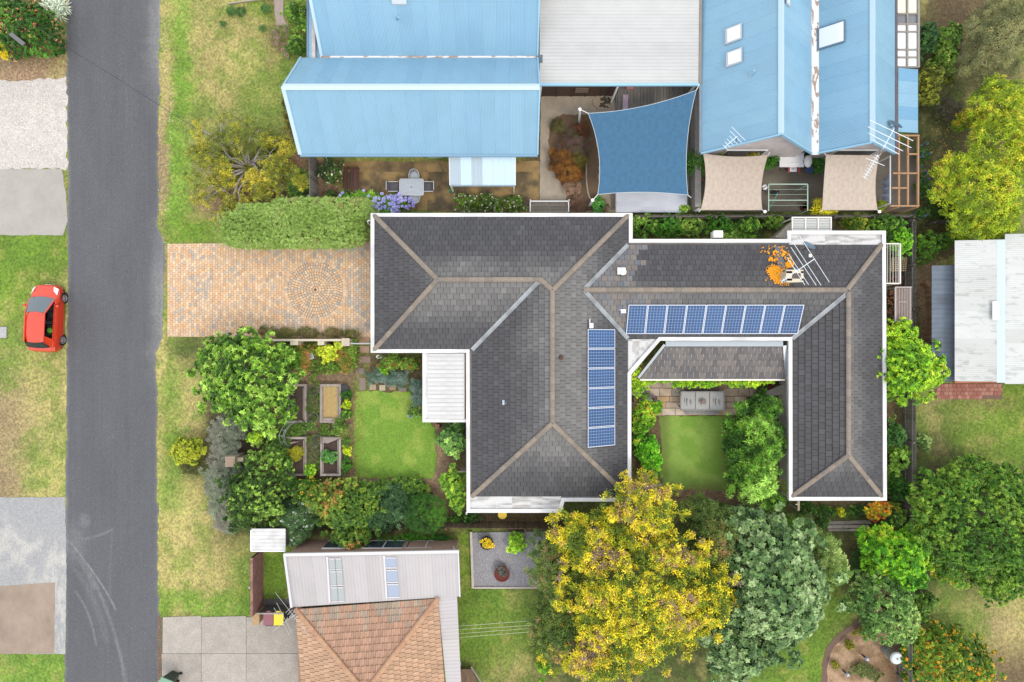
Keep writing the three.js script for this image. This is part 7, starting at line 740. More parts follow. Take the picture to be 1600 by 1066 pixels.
const G = { // palettes: colour as seen lit, and weight; neighbours in the list sit together in a crown
  bright: [[62, 100, 28, 1], [98, 142, 40, 1.3], [136, 176, 56, 1.2], [172, 206, 90, .6]], lime: [[96, 150, 34, 1], [140, 190, 40, 1.2], [182, 214, 48, 1.2], [206, 222, 70, .5]], dark: [[44, 76, 26, 1.2], [62, 100, 32, 1.2], [96, 138, 46, .8], [134, 168, 62, .4]], mid: [[76, 108, 34, 1], [104, 140, 44, 1.2], [136, 164, 62, .8]],
  deep: [[40, 84, 20, 1], [58, 112, 22, 1.2], [78, 132, 28, 1]], yellow: [[88, 112, 34, 1.2], [134, 152, 36, 1.5], [190, 190, 36, 1.3], [230, 214, 44, 1.5], [240, 218, 66, .9], [194, 162, 90, .7], [146, 124, 110, .7]], eucal: [[50, 80, 38, 1], [74, 106, 54, 1.3], [102, 132, 76, 1.2], [134, 158, 106, .7]], olive: [[104, 110, 68, 1], [132, 136, 86, 1.2], [160, 158, 108, .8]],
  ylime: [[112, 138, 34, .9], [152, 176, 36, 1.2], [186, 202, 44, 1.4], [218, 212, 60, 1], [198, 178, 70, .3]], grey: [[104, 114, 96, 1], [132, 142, 122, 1.3], [156, 164, 142, 1], [134, 128, 120, .4]], hedge: [[134, 164, 74, 1], [154, 182, 92, 1.2], [170, 196, 108, 1], [160, 150, 100, .15]], berry: [[70, 106, 34, 1.2], [98, 132, 42, 1.5], [126, 152, 50, 1.2], [164, 164, 62, .5], [184, 136, 70, .25]], blue: [[84, 112, 92, 1], [104, 134, 118, 1], [136, 158, 150, .6]],
  forest: [[62, 104, 28, 1], [86, 132, 34, 1.3], [112, 152, 44, 1.2], [144, 174, 58, .7]], brown: [[96, 62, 40, 1], [128, 78, 40, 1], [150, 98, 44, .8], [100, 96, 44, .6]], purple: [[92, 66, 66, 1], [112, 80, 80, 1], [90, 88, 60, .7]], dry: [[150, 122, 100, 1], [176, 148, 126, 1], [128, 104, 84, .8]], autumn: [[92, 120, 40, 1.3], [124, 144, 50, 1.3], [160, 144, 62, .8], [196, 140, 80, .5]]
};
// big trees
P('tree', 'dense round bright green tree by the road below the brick driveway', 'tree', [[374, 590, 84, 78, 4.6, .9], [350, 555, 40, 40, 3.8, 1], [410, 640, 42, 44, 3.6, .8]], { tree: true, pal: G.bright, size: .36, per: 15, lr: .46, pf: 1.4, mix: 1.1 });
P('tree', 'huge yellow leaved tree over the bottom boundary of the tiled house', 'tree', [[1006, 935, 134, 128, 7.6, 2.2], [1010, 800, 62, 52, 6.6, 2.2], [925, 845, 80, 46, 5.8, 2], [1110, 940, 46, 62, 6.4, 2.4], [930, 1030, 84, 46, 5.6, 2]], { tree: true, pal: G.yellow, size: .32, per: 19, lr: .5, pf: .95, mix: .75, vary: .45, geo: LG.spray, trunk: .3, wood: woodG, fill: 1.25, bump: .3 });
P('tree', 'olive and rust coloured lower tree hugging the left of the yellow tree', 'tree', [[866, 890, 38, 74, 4.6, .8], [880, 985, 50, 70, 4.4, .8]], { tree: true, pal: [[76, 102, 42, 1], [106, 132, 54, 1.3], [134, 146, 68, 1], [160, 136, 90, .5]], size: .28, per: 26, geo: LG.spray, lr: .45 });
P('tree', 'olive brown tree between the yellow tree and the grey green one', 'tree', [[1118, 850, 46, 60, 4.4, .8], [1096, 800, 40, 22, 3.6, .6]], { tree: true, pal: [[80, 104, 44, 1], [110, 132, 56, 1.2], [146, 148, 72, .8], [166, 130, 84, .3]], size: .28, per: 26, geo: LG.spray, lr: .45 });
P('eucalyptus_tree', 'grey green broad leaved tree at the bottom right of the yellow tree', 'tree', [[1215, 925, 98, 122, 6.2, 1.4], [1168, 815, 46, 20, 3.6, .8], [1155, 1020, 56, 60, 5, 1], [1218, 880, 60, 40, 5.6, 1.2]], { tree: true, pal: G.eucal, size: .38, per: 14, geo: LG.broad, lr: .5, wood: woodG, trunk: .25, fill: 1.35, bump: .25, vary: .5 });
P('tree', 'pale lime feathery tree right of the grey green tree', 'tree', [[1303, 884, 25, 40, 4.4, .8], [1290, 858, 22, 24, 3.8, .8]], { tree: true, pal: [[110, 144, 62, 1], [150, 178, 88, 1.2], [186, 204, 122, 1]], size: .26, per: 26, geo: LG.spray, lr: .36 });
P('tree', 'vivid bright green tree below the bottom right lot corner', 'tree', [[1410, 872, 52, 46, 4.4, .8], [1380, 862, 26, 30, 4, 1], [1418, 900, 40, 26, 4, .8]], { tree: true, pal: [[70, 132, 20, 1], [104, 168, 24, 1.4], [142, 196, 36, 1.2], [190, 206, 50, .4]], size: .34, per: 20, lr: .42 });
P('tree', 'soft mid green leafy tree above the galvanised bin', 'tree', [[1392, 952, 54, 56, 4.2, .7], [1410, 985, 32, 30, 3.6, .6], [1365, 925, 26, 24, 3.4, .6]], { tree: true, pal: [[82, 122, 54, 1], [116, 154, 74, 1.2], [150, 182, 96, 1], [184, 204, 114, .5]], size: .3, per: 22, lr: .42 });
P('tree', 'large soft green tree filling the right edge below the pale shed', 'tree', [[1560, 832, 112, 104, 5.6, 1], [1482, 785, 44, 46, 4.4, .8], [1575, 905, 50, 46, 5, 1], [1480, 855, 46, 50, 4.2, .8], [1530, 748, 60, 30, 3.8, .6]], { tree: true, pal: G.forest, size: .27, per: 24, lr: .46, pf: .6, bump: .15, mix: .9, fill: 1.8 });
P('tree', 'yellow green tree at the right edge above the pale shed', 'tree', [[1545, 300, 72, 70, 5.2, 1], [1580, 220, 50, 84, 5.6, 1.2], [1515, 262, 40, 34, 4.4, .8], [1570, 150, 36, 46, 5, 1], [1560, 350, 52, 30, 4.2, .8]], { tree: true, pal: G.ylime, size: .28, per: 26, geo: LG.spray, lr: .5, pf: .5, bump: .2 });
P('tree', 'olive grey feathery tree in the top right corner', 'tree', [[1572, 60, 46, 62, 5.2, 1], [1590, 20, 50, 40, 5, 1], [1545, 50, 26, 36, 4.2, .8]], { tree: true, pal: G.olive, size: .32, per: 24, geo: LG.fine, lr: .45, pf: .9 });
P('tree', 'glossy lime green tree between the grey boundary fence and the house', 'tree', [[1424, 572, 54, 62, 4.2, .7], [1400, 560, 22, 40, 3.8, .8], [1458, 580, 26, 44, 3.6, .7], [1412, 520, 26, 20, 3.2, .6]], { tree: true, pal: G.lime, size: .3, per: 24, lr: .42, bump: .25 });
P('tree', 'star leaved green tree against the courtyard east wall', 'tree', [[1188, 690, 46, 68, 3.8, .6], [1180, 752, 40, 40, 3.5, .6], [1196, 640, 34, 24, 3.4, .6], [1205, 782, 26, 16, 2.8, .5]], { tree: true, pal: [[58, 94, 32, 1], [96, 140, 46, 1.3], [138, 178, 70, 1.2], [174, 206, 104, .7]], size: .5, per: 14, geo: LG.star, lr: .46 });
P('tree', 'dark glossy green tree in the bottom left corner of the front garden', 'tree', [[396, 775, 58, 58, 3.2, .4], [380, 800, 34, 34, 2.8, .4], [410, 730, 40, 34, 2.6, .4]], { tree: true, pal: [[50, 78, 24, 1], [70, 104, 32, 1.4], [104, 140, 46, .9], [150, 182, 76, .6]], size: .25, per: 26, lr: .4, mix: 1.2 });
// shrubs of the front garden
P('shrub', 'bright green shrub behind the letterbox pier', 'shrub', [[428, 708, 22, 24, 1.8]], { pal: G.mid, size: .24 }); P('shrub', 'yellow green small shrub below the round bright green tree', 'shrub', [[398, 683, 13, 13, 1.6]], { pal: G.lime, size: .22, flower: { pal: [[240, 236, 210]], per: 3, size: .07 } });
P('lavender_bed', 'long bed of grey green low shrubs along the front boundary', 'shrub', [[346, 690, 24, 40, .9], [344, 745, 30, 40, .9], [348, 790, 30, 36, .8], [352, 818, 18, 16, .7], [362, 670, 18, 24, .9]], { pal: G.grey, size: .24, geo: LG.fine, per: 40, lr: .3 });
P('shrub', 'round yellow leaved shrub on the verge beside the road', 'shrub', [[287, 705, 28, 22, 1.7]], { pal: [[112, 130, 28, 1], [152, 164, 36, 1.3], [186, 190, 54, 1]], size: .24, lr: .3 }); P('shrub', 'dull olive tuft just below the round yellow verge shrub', 'shrub', [[300, 731, 20, 13, .7]], { pal: [[78, 84, 40, 1], [104, 106, 52, 1]], size: .22, geo: LG.fine });
P('groundcover', 'low brown green groundcover strip between the brick driveway and cream wall', 'groundcover', [[440, 520, 26, 7, .5], [480, 520, 26, 7.5, .5], [520, 521, 26, 7.5, .5], [550, 523, 13, 9, .5], [410, 517, 16, 5, .4]], { pal: [[84, 90, 40, 1], [108, 112, 48, 1.2], [136, 124, 70, .7], [120, 84, 54, .3]], size: .2, geo: LG.fine, lr: .22, per: 60, flower: { pal: [[196, 200, 190]], per: 3, size: .06 } });
P('shrub', 'lime green bush in the middle of the garden strip below the cream wall', 'shrub', [[512, 552, 13, 16, 1.4], [500, 548, 7, 8, 1]], { pal: [[140, 170, 30, 1], [190, 206, 40, 1.2], [216, 222, 70, .6]], size: .24, lr: .22 }); P('shrub', 'lime green sprig against the cream wall pier', 'shrub', [[528, 538, 8, 6, 1.2]], { pal: [[140, 170, 40, 1], [196, 210, 60, 1]], size: .2, lr: .16 });
P('flower_border', 'mixed orange and green border plants below the cream wall', 'flowers', [[535, 555, 14, 14, .8], [540, 570, 12, 12, .7], [470, 560, 16, 20, .9], [450, 545, 16, 12, .8], [490, 545, 14, 12, .7]], { pal: G.autumn, size: .2, geo: LG.spray, lr: .22, per: 44, flower: { pal: [[220, 130, 70, 1], [232, 170, 90, 1]], per: 4, size: .09 } });
P('flower_border', 'leafy green border plants above the bare patch of garden', 'flowers', [[500, 572, 18, 12, .7], [520, 574, 18, 10, .6], [548, 552, 10, 24, .7]], { pal: G.mid, size: .2, lr: .2, per: 44 }); P('shrub', 'bright green leafy shrub at the right edge of the round tree', 'shrub', [[450, 562, 16, 22, 1.6]], { pal: G.bright, size: .28 });
for (const [i, [x, y, l, pal]] of [[541.5, 618, 'clipped dark green ball plant below the black pot', G.deep], [541, 634, 'clipped lime ball plant, upper of the two beside the beds', [[150, 176, 20, 1], [196, 210, 34, 1]]], [540, 648, 'clipped bright green ball plant below the upper lime one', G.bright], [541, 690, 'clipped soft green ball plant beside the lower raised bed', G.mid], [541, 706, 'clipped lime ball plant, lower of the two beside the beds', [[150, 176, 20, 1], [196, 210, 34, 1]]], [541, 728, 'long clipped vivid green ball at the foot of the bed row', G.deep]].entries()) P('ball_plant', l, 'shrub', [[x, y, 7.5, i === 5 ? 15 : 7.5, .8]], { pal, size: .17, lr: .2, group: 'clipped balls beside the raised beds' });
P('shrub', 'leafy green herbs in the gap between the raised beds', 'herbs', [[530, 668, 13, 12, .8], [480, 668, 14, 8, .6], [462, 672, 14, 10, .5]], { pal: G.mid, size: .2, lr: .2, flower: { pal: [[230, 228, 210]], per: 4, size: .06 } }); P('shrub', 'grey green weedy herbs in the lane between the two columns of beds', 'herbs', [[489, 630, 8, 20, .5], [489, 710, 8, 22, .7], [490, 695, 9, 12, .7]], { pal: [[92, 104, 62, 1], [124, 128, 84, 1], [110, 100, 76, .8]], size: .18, geo: LG.spray, lr: .16, per: 50 }); P('shrub', 'lime green small bush at the foot of the lane between the beds', 'shrub', [[484, 736, 8, 9, .9]], { pal: G.lime, size: .2, lr: .2 }); P('shrub', 'pale lime tuft at the left of the seedling bed', 'shrub', [[439, 731, 6, 7, .9]], { pal: G.lime, size: .18, lr: .17 });
P('weeds', 'low mixed green weeds round the raised beds', 'groundcover', [[462, 668, 26, 9, .35], [489, 625, 9, 34, .35], [489, 715, 9, 34, .35], [440, 700, 12, 34, .4], [430, 690, 20, 20, .5], [505, 672, 14, 6, .25], [535, 672, 12, 12, .5]], { pal: [[84, 112, 40, 1], [112, 140, 54, 1.2], [140, 146, 76, .6]], size: .3, geo: LG.spray, lr: .22, per: 60, core: false });
P('weeds', 'low green weeds filling the strip under the cream wall', 'groundcover', [[495, 560, 60, 20, .35], [545, 550, 14, 28, .35]], { pal: [[92, 114, 40, 1], [124, 140, 54, 1.2], [160, 140, 80, .4]], size: .3, geo: LG.spray, lr: .24, per: 55, core: false });
P('weeds', 'dark green undergrowth along the right passage below the lime tree', 'groundcover', [[1401, 690, 14, 40, .7], [1401, 755, 14, 40, .7], [1403, 810, 16, 24, .7], [1399, 370, 16, 30, .5]], { pal: G.mid, size: .22, lr: .28, per: 40, core: false });
P('weeds', 'dark green undergrowth beneath the shrubs along the bottom boundary', 'groundcover', [[480, 800, 70, 26, .6], [600, 790, 80, 30, .6], [640, 765, 50, 12, .5]], { pal: G.dark, size: .24, lr: .3, per: 40, core: false });
P('vegetables', 'leafy vegetables growing in the lower right raised bed', 'vegetables', [[514, 715, 12, 10, .9, .4]], { pal: [[60, 120, 50, 1], [92, 160, 50, 1], [110, 150, 90, .6]], size: .24, lr: .2, stems: false }); P('seedlings', 'yellow green seedlings in the lower left raised bed', 'vegetables', [[462, 706, 12, 9, .75, .4], [462, 716, 11, 4, .7, .4]], { pal: [[140, 146, 36, 1], [178, 174, 44, 1]], size: .16, lr: .16, geo: LG.fine, stems: false });
P('blue_groundcover', 'blue green spiky groundcover beside the front lawn', 'groundcover', [[592, 588, 20, 15, .6], [622, 592, 22, 13, .6], [648, 605, 12, 10, .6], [652, 625, 8, 16, .6]], { pal: G.blue, size: .2, geo: LG.fine, lr: .24, per: 54 }); P('shrub', 'green shrub with red blooms under the gutter of the tiled house', 'shrub', [[610, 566, 24, 11, 1.2], [640, 568, 18, 11, 1.2]], { pal: G.mid, size: .22, lr: .26, flower: { pal: [[150, 50, 36, 1], [180, 70, 50, 1]], per: 1.6, size: .16 } }); P('shrub', 'yellow green sprig standing in the blue groundcover', 'shrub', [[598, 577, 6, 10, .9]], { pal: G.lime, size: .18, lr: .16 });
P('shrub', 'small grey green bush at the right edge of the front lawn', 'shrub', [[645, 645, 12, 11, .9]], { pal: G.blue.concat(G.mid), size: .22, lr: .25 }); P('shrub', 'broad leaved green shrub under the porch roof corner', 'shrub', [[706, 690, 22, 26, 2]], { pal: [[58, 96, 42, 1], [92, 136, 56, 1.2], [140, 176, 84, .8]], size: .34, geo: LG.broad, lr: .34 }); P('shrub', 'lime green shrub at the bottom left wall of the tiled house', 'shrub', [[709, 757, 20, 28, 1.9], [716, 785, 12, 16, 1.4], [696, 752, 12, 12, 1.4]], { pal: [[104, 150, 46, 1], [146, 186, 56, 1.2], [190, 212, 72, 1]], size: .3, lr: .3 });
P('ball_hedge', 'large clipped dark green dome hedge at the bottom boundary', 'hedge', [[665, 802, 33, 32, 1.9]], { pal: G.deep, size: .18, per: 60, lobes: [{ c: V(665, 802, 1.0), r: [L(33, 1.2), 1.25, L(32, 1.2)] }], bump: .03, geo: LG.fine });
P('shrub', 'spreading yellow green shrub with orange tips along the bottom boundary', 'shrub', [[540, 795, 64, 42, 2.6], [500, 780, 40, 24, 2.2], [575, 770, 30, 16, 2], [545, 842, 46, 20, 2.2]], { pal: G.berry, size: .27, per: 28, lr: .34, bump: .22 }); P('shrub', 'dark green feathery shrub at the bottom left by the white shed', 'shrub', [[455, 812, 34, 26, 2.2], [462, 838, 26, 14, 2]], { pal: [[52, 84, 44, 1], [74, 108, 58, 1.2], [98, 132, 78, .8]], size: .24, geo: LG.fine, lr: .34, flower: { pal: [[240, 240, 236]], per: .8, size: .14 } });
P('shrub', 'vivid green shrub with yellow flowers below the raised beds', 'shrub', [[478, 760, 34, 10, 1.4], [450, 762, 20, 13, 1.4], [470, 772, 24, 12, 1.4]], { pal: G.deep, size: .24, lr: .28, flower: { pal: [[236, 220, 60, 1], [220, 196, 50, 1]], per: .9, size: .2 } }); P('shrub', 'dark blue green round shrub left of the dome hedge', 'shrub', [[616, 790, 28, 34, 2], [588, 812, 24, 22, 1.8]], { pal: [[54, 88, 50, 1], [76, 112, 66, 1.2], [104, 138, 90, .9]], size: .24, geo: LG.spray, lr: .32, per: 34 }); P('shrub', 'green fern like edging shrub above the dome hedge', 'shrub', [[640, 760, 30, 14, 1.2], [600, 762, 20, 12, 1.3], [660, 766, 16, 10, .9]], { pal: G.berry.slice(0, 4), size: .24, lr: .26 });
P('shrub', 'low dark green creeper at the foot of the bottom gutter', 'shrub', [[735, 810, 18, 9, .8], [710, 815, 14, 8, .6]], { pal: G.dark, size: .2, lr: .2 });
P('shrub', 'grass green groundcover strip above the grey side roof', 'groundcover', [[640, 842, 50, 6, .5], [690, 846, 22, 9, .6]], { pal: G.deep, size: .2, lr: .22 });
// clipped hedge on the left of the house
P('clipped_hedge', 'wide flat topped pale green clipped hedge above the brick driveway', 'hedge', [[463, 352, 112, 38, 2]], { lobes: [{ c: V(461, 360, .9), r: [L(113, 1.9), 1.1, L(29, 1.9)] }, { c: V(508, 330, .85), r: [L(80, 1.9), 1.08, L(18, 1.9)] }, { c: V(420, 334, .8), r: [L(46, 1.9), 1.05, L(12, 1.9)] }], cut: false, square: true, pal: G.hedge, size: .155, per: 260, geo: LG.spray, bump: .015, mix: .8, pf: .7, out: .3 });
// west neighbour
P('shrub', 'round dark green bush with white flowers at the head of the brown bench', 'shrub', [[516, 267, 21, 22, 1.6]], { pal: [[40, 66, 22, 1], [58, 86, 30, 1.2], [80, 108, 40, .8]], size: .2, lr: .3, per: 46, flower: { pal: [[240, 238, 206]], per: 1.6, size: .09 } }); P('shrub', 'tiny dark green tuft on the mulch below the white flowered bush', 'shrub', [[516, 303, 9, 6, .5]], { pal: G.dark, size: .18, lr: .2, geo: LG.fine });
{ const t = thing('agapanthus', 'clump of lilac blue agapanthus between the hedge and the patio table', 'flowers'), lo = dome([[545, 313, 34, 8, .7], [612, 320, 36, 10, .7], [580, 314, 24, 10, .7]], { seed: 5, lr: .3, core: false }); foliage(t, 'leaves', lo, { seed: 6, geo: LG.strap, pal: [[86, 140, 40, 1], [120, 176, 44, 1.2], [150, 196, 60, .8]], size: .5, per: 10, out: .3 }); const fl = []; const r = rngOf(61); for (let i = 0; i < 90; i++) { const k = Math.sqrt(r()), a = r() * 6.28; fl.push([614 + 36 * k * Math.cos(a), 318 + 13 * k * Math.sin(a)]); } fl.push([568, 298], [576, 307], [597, 303], [624, 303], [626, 306], [535, 302], [531, 306]); const hd = [], stk = []; for (const [x, y] of fl) { const h = .95 + .25 * r(), p = V(x, y, h); stk.push(rod(v3(p.x + .1 * (r() - .5), .1, p.z + .1 * (r() - .5)), p, .008, .008, 4)); hd.push({ c: p, r: [.055, .045, .055] }); } obj('stalks', stk, gr(col(110, 150, 60), .3), t).userData.kind = 'stuff'; foliage(t, 'flower_heads', hd, { seed: 9, geo: LG.bloom, pal: [[150, 146, 206, 1], [176, 176, 228, 1.4], [204, 204, 240, 1]], size: .13, per: 190, out: .2, mix: 1.4 }); settle(t, X(600), 0, Z(318)); }
P('low_hedge', 'low green hedge with white flowers below the translucent awning', 'hedge', [[730, 316, 26, 13, .9], [765, 317, 30, 14, .9], [800, 317, 26, 13, .9]], { pal: [[66, 92, 30, 1], [92, 124, 38, 1.2], [124, 148, 50, .8], [120, 92, 62, .3]], size: .2, lr: .28, per: 44, flower: { pal: [[244, 244, 236]], per: 1.2, size: .1 } });
P('shrub', 'green flowering shrub left of the blue house near the garden path', 'shrub', [[457, 16, 17, 20, 1.4], [474, 30, 12, 20, 1.2]], { pal: G.bright, size: .22, lr: .28, flower: { pal: [[196, 170, 180]], per: 2, size: .08 } }); P('shrub', 'shrub of dried mauve flower heads at the lawn edge by the blue house', 'shrub', [[436, 52, 15, 20, 1.0], [446, 74, 10, 10, .8]], { pal: [[120, 110, 60, 1], [150, 130, 100, 1], [160, 140, 130, .8], [110, 140, 40, .6]], size: .2, lr: .24, geo: LG.spray }); P('shrub', 'dark green shrub against the lean-to of the blue house', 'shrub', [[462, 66, 14, 20, 1.2]], { pal: G.dark, size: .22, lr: .26 }); P('shrub', 'thin dark shrub under the left gable of the blue house', 'shrub', [[452, 180, 9, 26, 1.2], [446, 160, 5, 14, .9]], { pal: [[82, 88, 36, 1], [112, 112, 44, 1], [150, 130, 40, .4]], size: .22, lr: .2 });
for (const [x, y, l] of [[359, 16, 'dark green grass tuft left of the timber edging'], [375, 17, 'dark green grass tuft below the middle of the timber edging'], [413, 13, 'dark green grass tuft at the right end of the timber edging'], [349, 37, 'lone small dark tuft on the dry lawn'], [410, 43, 'small dark tuft on the dry lawn near the dried flower shrub']]) P('grass_tuft', l, 'plant', [[x, y, y > 30 ? 4 : 7, y > 30 ? 3.5 : 6, .3]], { pal: [[60, 100, 50, 1], [84, 124, 60, 1]], size: .22, lr: .14, geo: LG.fine, stems: false });
{ // sparse shrub of bare grey branches and yellow green leaves
  const t = thing('bare_branched_shrub', 'sprawling half bare shrub of grey branches and yellow leaves by the verge', 'shrub'), r = rngOf(19), c = V(392, 262, 0), mid = V(388, 258, 1.2), tips = [];
  const ends = [[308, 266, 1.4], [318, 205, 1.6], [345, 192, 1.6], [330, 240, 1.4], [372, 200, 1.9], [402, 205, 2.1], [432, 218, 1.9], [425, 242, 2], [452, 235, 1.7], [462, 262, 1.6], [470, 285, 1.4], [440, 300, 1.3], [410, 308, 1.2], [398, 296, 1.4], [350, 300, 1.2], [316, 312, 1], [330, 290, 1.2], [340, 262, 1.5], [376, 228, 2], [446, 255, 1.9], [375, 320, .9], [310, 228, 1.2], [355, 330, .9], [420, 275, 1.8]];
  ends.forEach(([x, y, h], i) => { const e = V(x, y, h), m1 = c.clone().lerp(e, .35).add(v3((r() - .5) * .5, .35 + .3 * r(), (r() - .5) * .5)), m2 = c.clone().lerp(e, .7).add(v3((r() - .5) * .6, .35 * r(), (r() - .5) * .6)); obj('branch', limb([c.clone().add(v3((r() - .5) * .3, 0, (r() - .5) * .3)), m1, m2, e], .075 + .03 * r(), .02, 6), woodG, t); tips.push(e, m2); const tw = []; for (let k = 0; k < 5; k++) { const b = k < 2 ? m2 : e.clone().lerp(m2, .4 * r()), q = b.clone().add(v3((r() - .5) * 1.1, .15 + .25 * r(), (r() - .5) * 1.1)); tw.push(limb([b, b.clone().lerp(q, .5).add(v3(.1 * (r() - .5), .06, .1 * (r() - .5))), q], .026, .01, 4)); tips.push(q); } obj('twig', tw, woodG, t).userData.kind = 'stuff'; void mid; void i; });
  foliage(t, 'leaves', [...tips.filter(() => r() < .7).map(p => ({ c: p, r: [.24 + .2 * r(), .18, .24 + .2 * r()] })), ...Array.from({ length: 26 }, () => ({ c: V(392 + 130 * (r() - .5), 262 + 80 * (r() - .5), .3), r: [.5, .3, .5] }))], { seed: 71, geo: LG.spray, pal: [[100, 110, 40, 1.3], [132, 138, 40, 1.3], [172, 168, 48, 1.2], [198, 184, 60, .6]], size: .26, per: 20, pf: .8 }); settle(t, c.x, 0, c.z);
}
P('fern_shrub', 'dark green spiky plant between the bare shrub and the paling fence', 'shrub', [[464, 290, 16, 22, .9], [474, 302, 12, 12, .7]], { pal: G.dark, size: .5, geo: LG.strap, per: 12, lr: .26 });
P('shrub', 'large green bush with coral flowers in the top left corner', 'shrub', [[36, 40, 48, 50, 2.4], [10, 30, 40, 50, 2.4], [55, 62, 26, 24, 1.8]], { pal: [[44, 84, 24, 1], [66, 112, 30, 1.3], [96, 144, 46, .9]], size: .3, lr: .45, per: 22, flower: { pal: [[222, 134, 96, 1], [236, 176, 132, 1], [214, 110, 80, .6]], per: 2.2, size: .13, pf: 1.1 } }); P('shrub', 'small yellow bush at the left edge below the coral flowers', 'shrub', [[2, 76, 14, 14, 1.3]], { pal: [[190, 172, 20, 1], [222, 200, 30, 1]], size: .22, lr: .26 }); P('agave', 'pale grey green strappy agave beside the road at the top left', 'agave', [[85, 9, 11, 12, .7]], { pal: [[176, 190, 160, 1], [202, 210, 186, 1]], size: .9, geo: LG.strap, per: 9, lr: .26, stems: false });
{ const t = thing('low_timber_sign', 'weathered grey board lying among the coral flowering bush', 'board'); obj('board', slab(V(13, 54, 2.3), V(18, 50, 2.3), V(39, 67, 2.3), V(34, 71, 2.3), .05), gr(col(140, 138, 140), .8, { map: rep(gWood, .6, 1.2) }), t); obj('post', rod(v3(X(26, 2), 0, Z(61, 2)), V(26, 61, 2.25), .04), woodD, t); settle(t, X(26), 0, Z(61)); }
// middle patio bed
P('shrub', 'rounded bronze shrub at the left of the middle patio bed', 'shrub', [[880, 250, 22, 28, 1.3], [892, 268, 18, 20, 1.2]], { pal: [[92, 62, 24, 1], [126, 82, 30, 1.2], [160, 112, 44, .8]], size: .2, geo: LG.fine, per: 54, lr: .3 }); P('shrub', 'purple brown wispy shrub behind the bronze one', 'shrub', [[897, 225, 24, 22, 1.3]], { pal: G.purple, size: .24, geo: LG.fine, lr: .28, per: 34 }); P('shrub', 'dark rust shrub beside the white sail post', 'shrub', [[910, 202, 16, 12, 1.1]], { pal: [[96, 58, 36, 1], [84, 70, 34, 1], [130, 70, 46, .5]], size: .22, geo: LG.fine, lr: .24 }); P('shrub', 'mossy green small bush at the top of the middle patio bed', 'shrub', [[873, 194, 11, 10, .8]], { pal: [[86, 86, 48, 1], [110, 106, 62, 1]], size: .2, geo: LG.fine, lr: .22 }); P('shrub', 'olive green shrub inside the bronze shrub at the sail edge', 'shrub', [[905, 250, 12, 18, 1.1]], { pal: [[88, 82, 28, 1], [120, 110, 40, 1]], size: .22, geo: LG.fine, lr: .22 }); P('dry_shrub', 'pale dried shrub below the bronze one', 'shrub', [[895, 290, 15, 14, .7]], { pal: G.dry, size: .2, geo: LG.fine, lr: .2, per: 50 }); P('dry_shrub', 'brown dried shrub at the lower sail post', 'shrub', [[905, 318, 17, 11, .6], [943, 322, 12, 8, .5]], { pal: [[120, 92, 72, 1], [150, 120, 98, 1]], size: .2, geo: LG.fine, lr: .2, per: 50 }); P('shrub', 'single bright green leafy plant beside the lower sail post', 'shrub', [[935, 320, 9, 9, .8]], { pal: [[70, 130, 50, 1], [96, 160, 70, 1]], size: .4, lr: .2, geo: LG.broad });
// east patio greenery
P('palm', 'small dark palm in the shade left of the left beige sail', 'palm', [[1086, 256, 12, 10, 1.2]], { pal: [[64, 110, 30, 1], [90, 140, 40, 1]], size: .8, geo: LG.strap, per: 12, lr: .24 }); P('shrub', 'leafy green plant at the top right corner of the left beige sail', 'shrub', [[1206, 248, 11, 11, 1.2]], { pal: [[66, 120, 30, 1], [96, 156, 44, 1]], size: .28, lr: .24 }); P('shrub', 'leafy green plant at the top left corner of the right beige sail', 'shrub', [[1283, 256, 12, 15, 1.2]], { pal: [[62, 114, 34, 1], [90, 146, 50, 1]], size: .28, lr: .26 }); P('shrub', 'bright yellow strappy plants below the right beige sail', 'shrub', [[1288, 326, 22, 8, .8]], { pal: [[196, 190, 20, 1], [226, 216, 40, 1]], size: .6, geo: LG.strap, per: 13, lr: .24 }); P('shrub', 'yellow green plant at the bottom right of the right beige sail', 'shrub', [[1376, 322, 8, 10, .8]], { pal: [[130, 150, 26, 1], [160, 176, 40, 1]], size: .3, lr: .2 }); P('shrub', 'fresh green plant at the foot of the pale deck wall', 'shrub', [[1068, 325, 10, 7, .7], [1098, 320, 6, 6, .6]], { pal: G.bright, size: .24, lr: .2 });
{ const t = thing('yellow_hanging_flowers', 'yellow flowers behind the top edge of the left beige sail', 'flowers'); foliage(t, 'foliage', [[1132, 237], [1172, 239], [1180, 241]].map(([x, y]) => ({ c: V(x, y, 1.6), r: [.25, .2, .14] })), { seed: 91, geo: LG.spray, pal: [[150, 160, 30, 1], [216, 200, 40, 1.4]], size: .22, per: 40 }); obj('stem', [1132, 1172, 1180].map(x => rod(v3(X(x, 1.6), 0, Z(238, 1.6)), v3(X(x, 1.6), 1.6, Z(238, 1.6)), .02)), woodD, t); settle(t, X(1160), 0, Z(238)); }
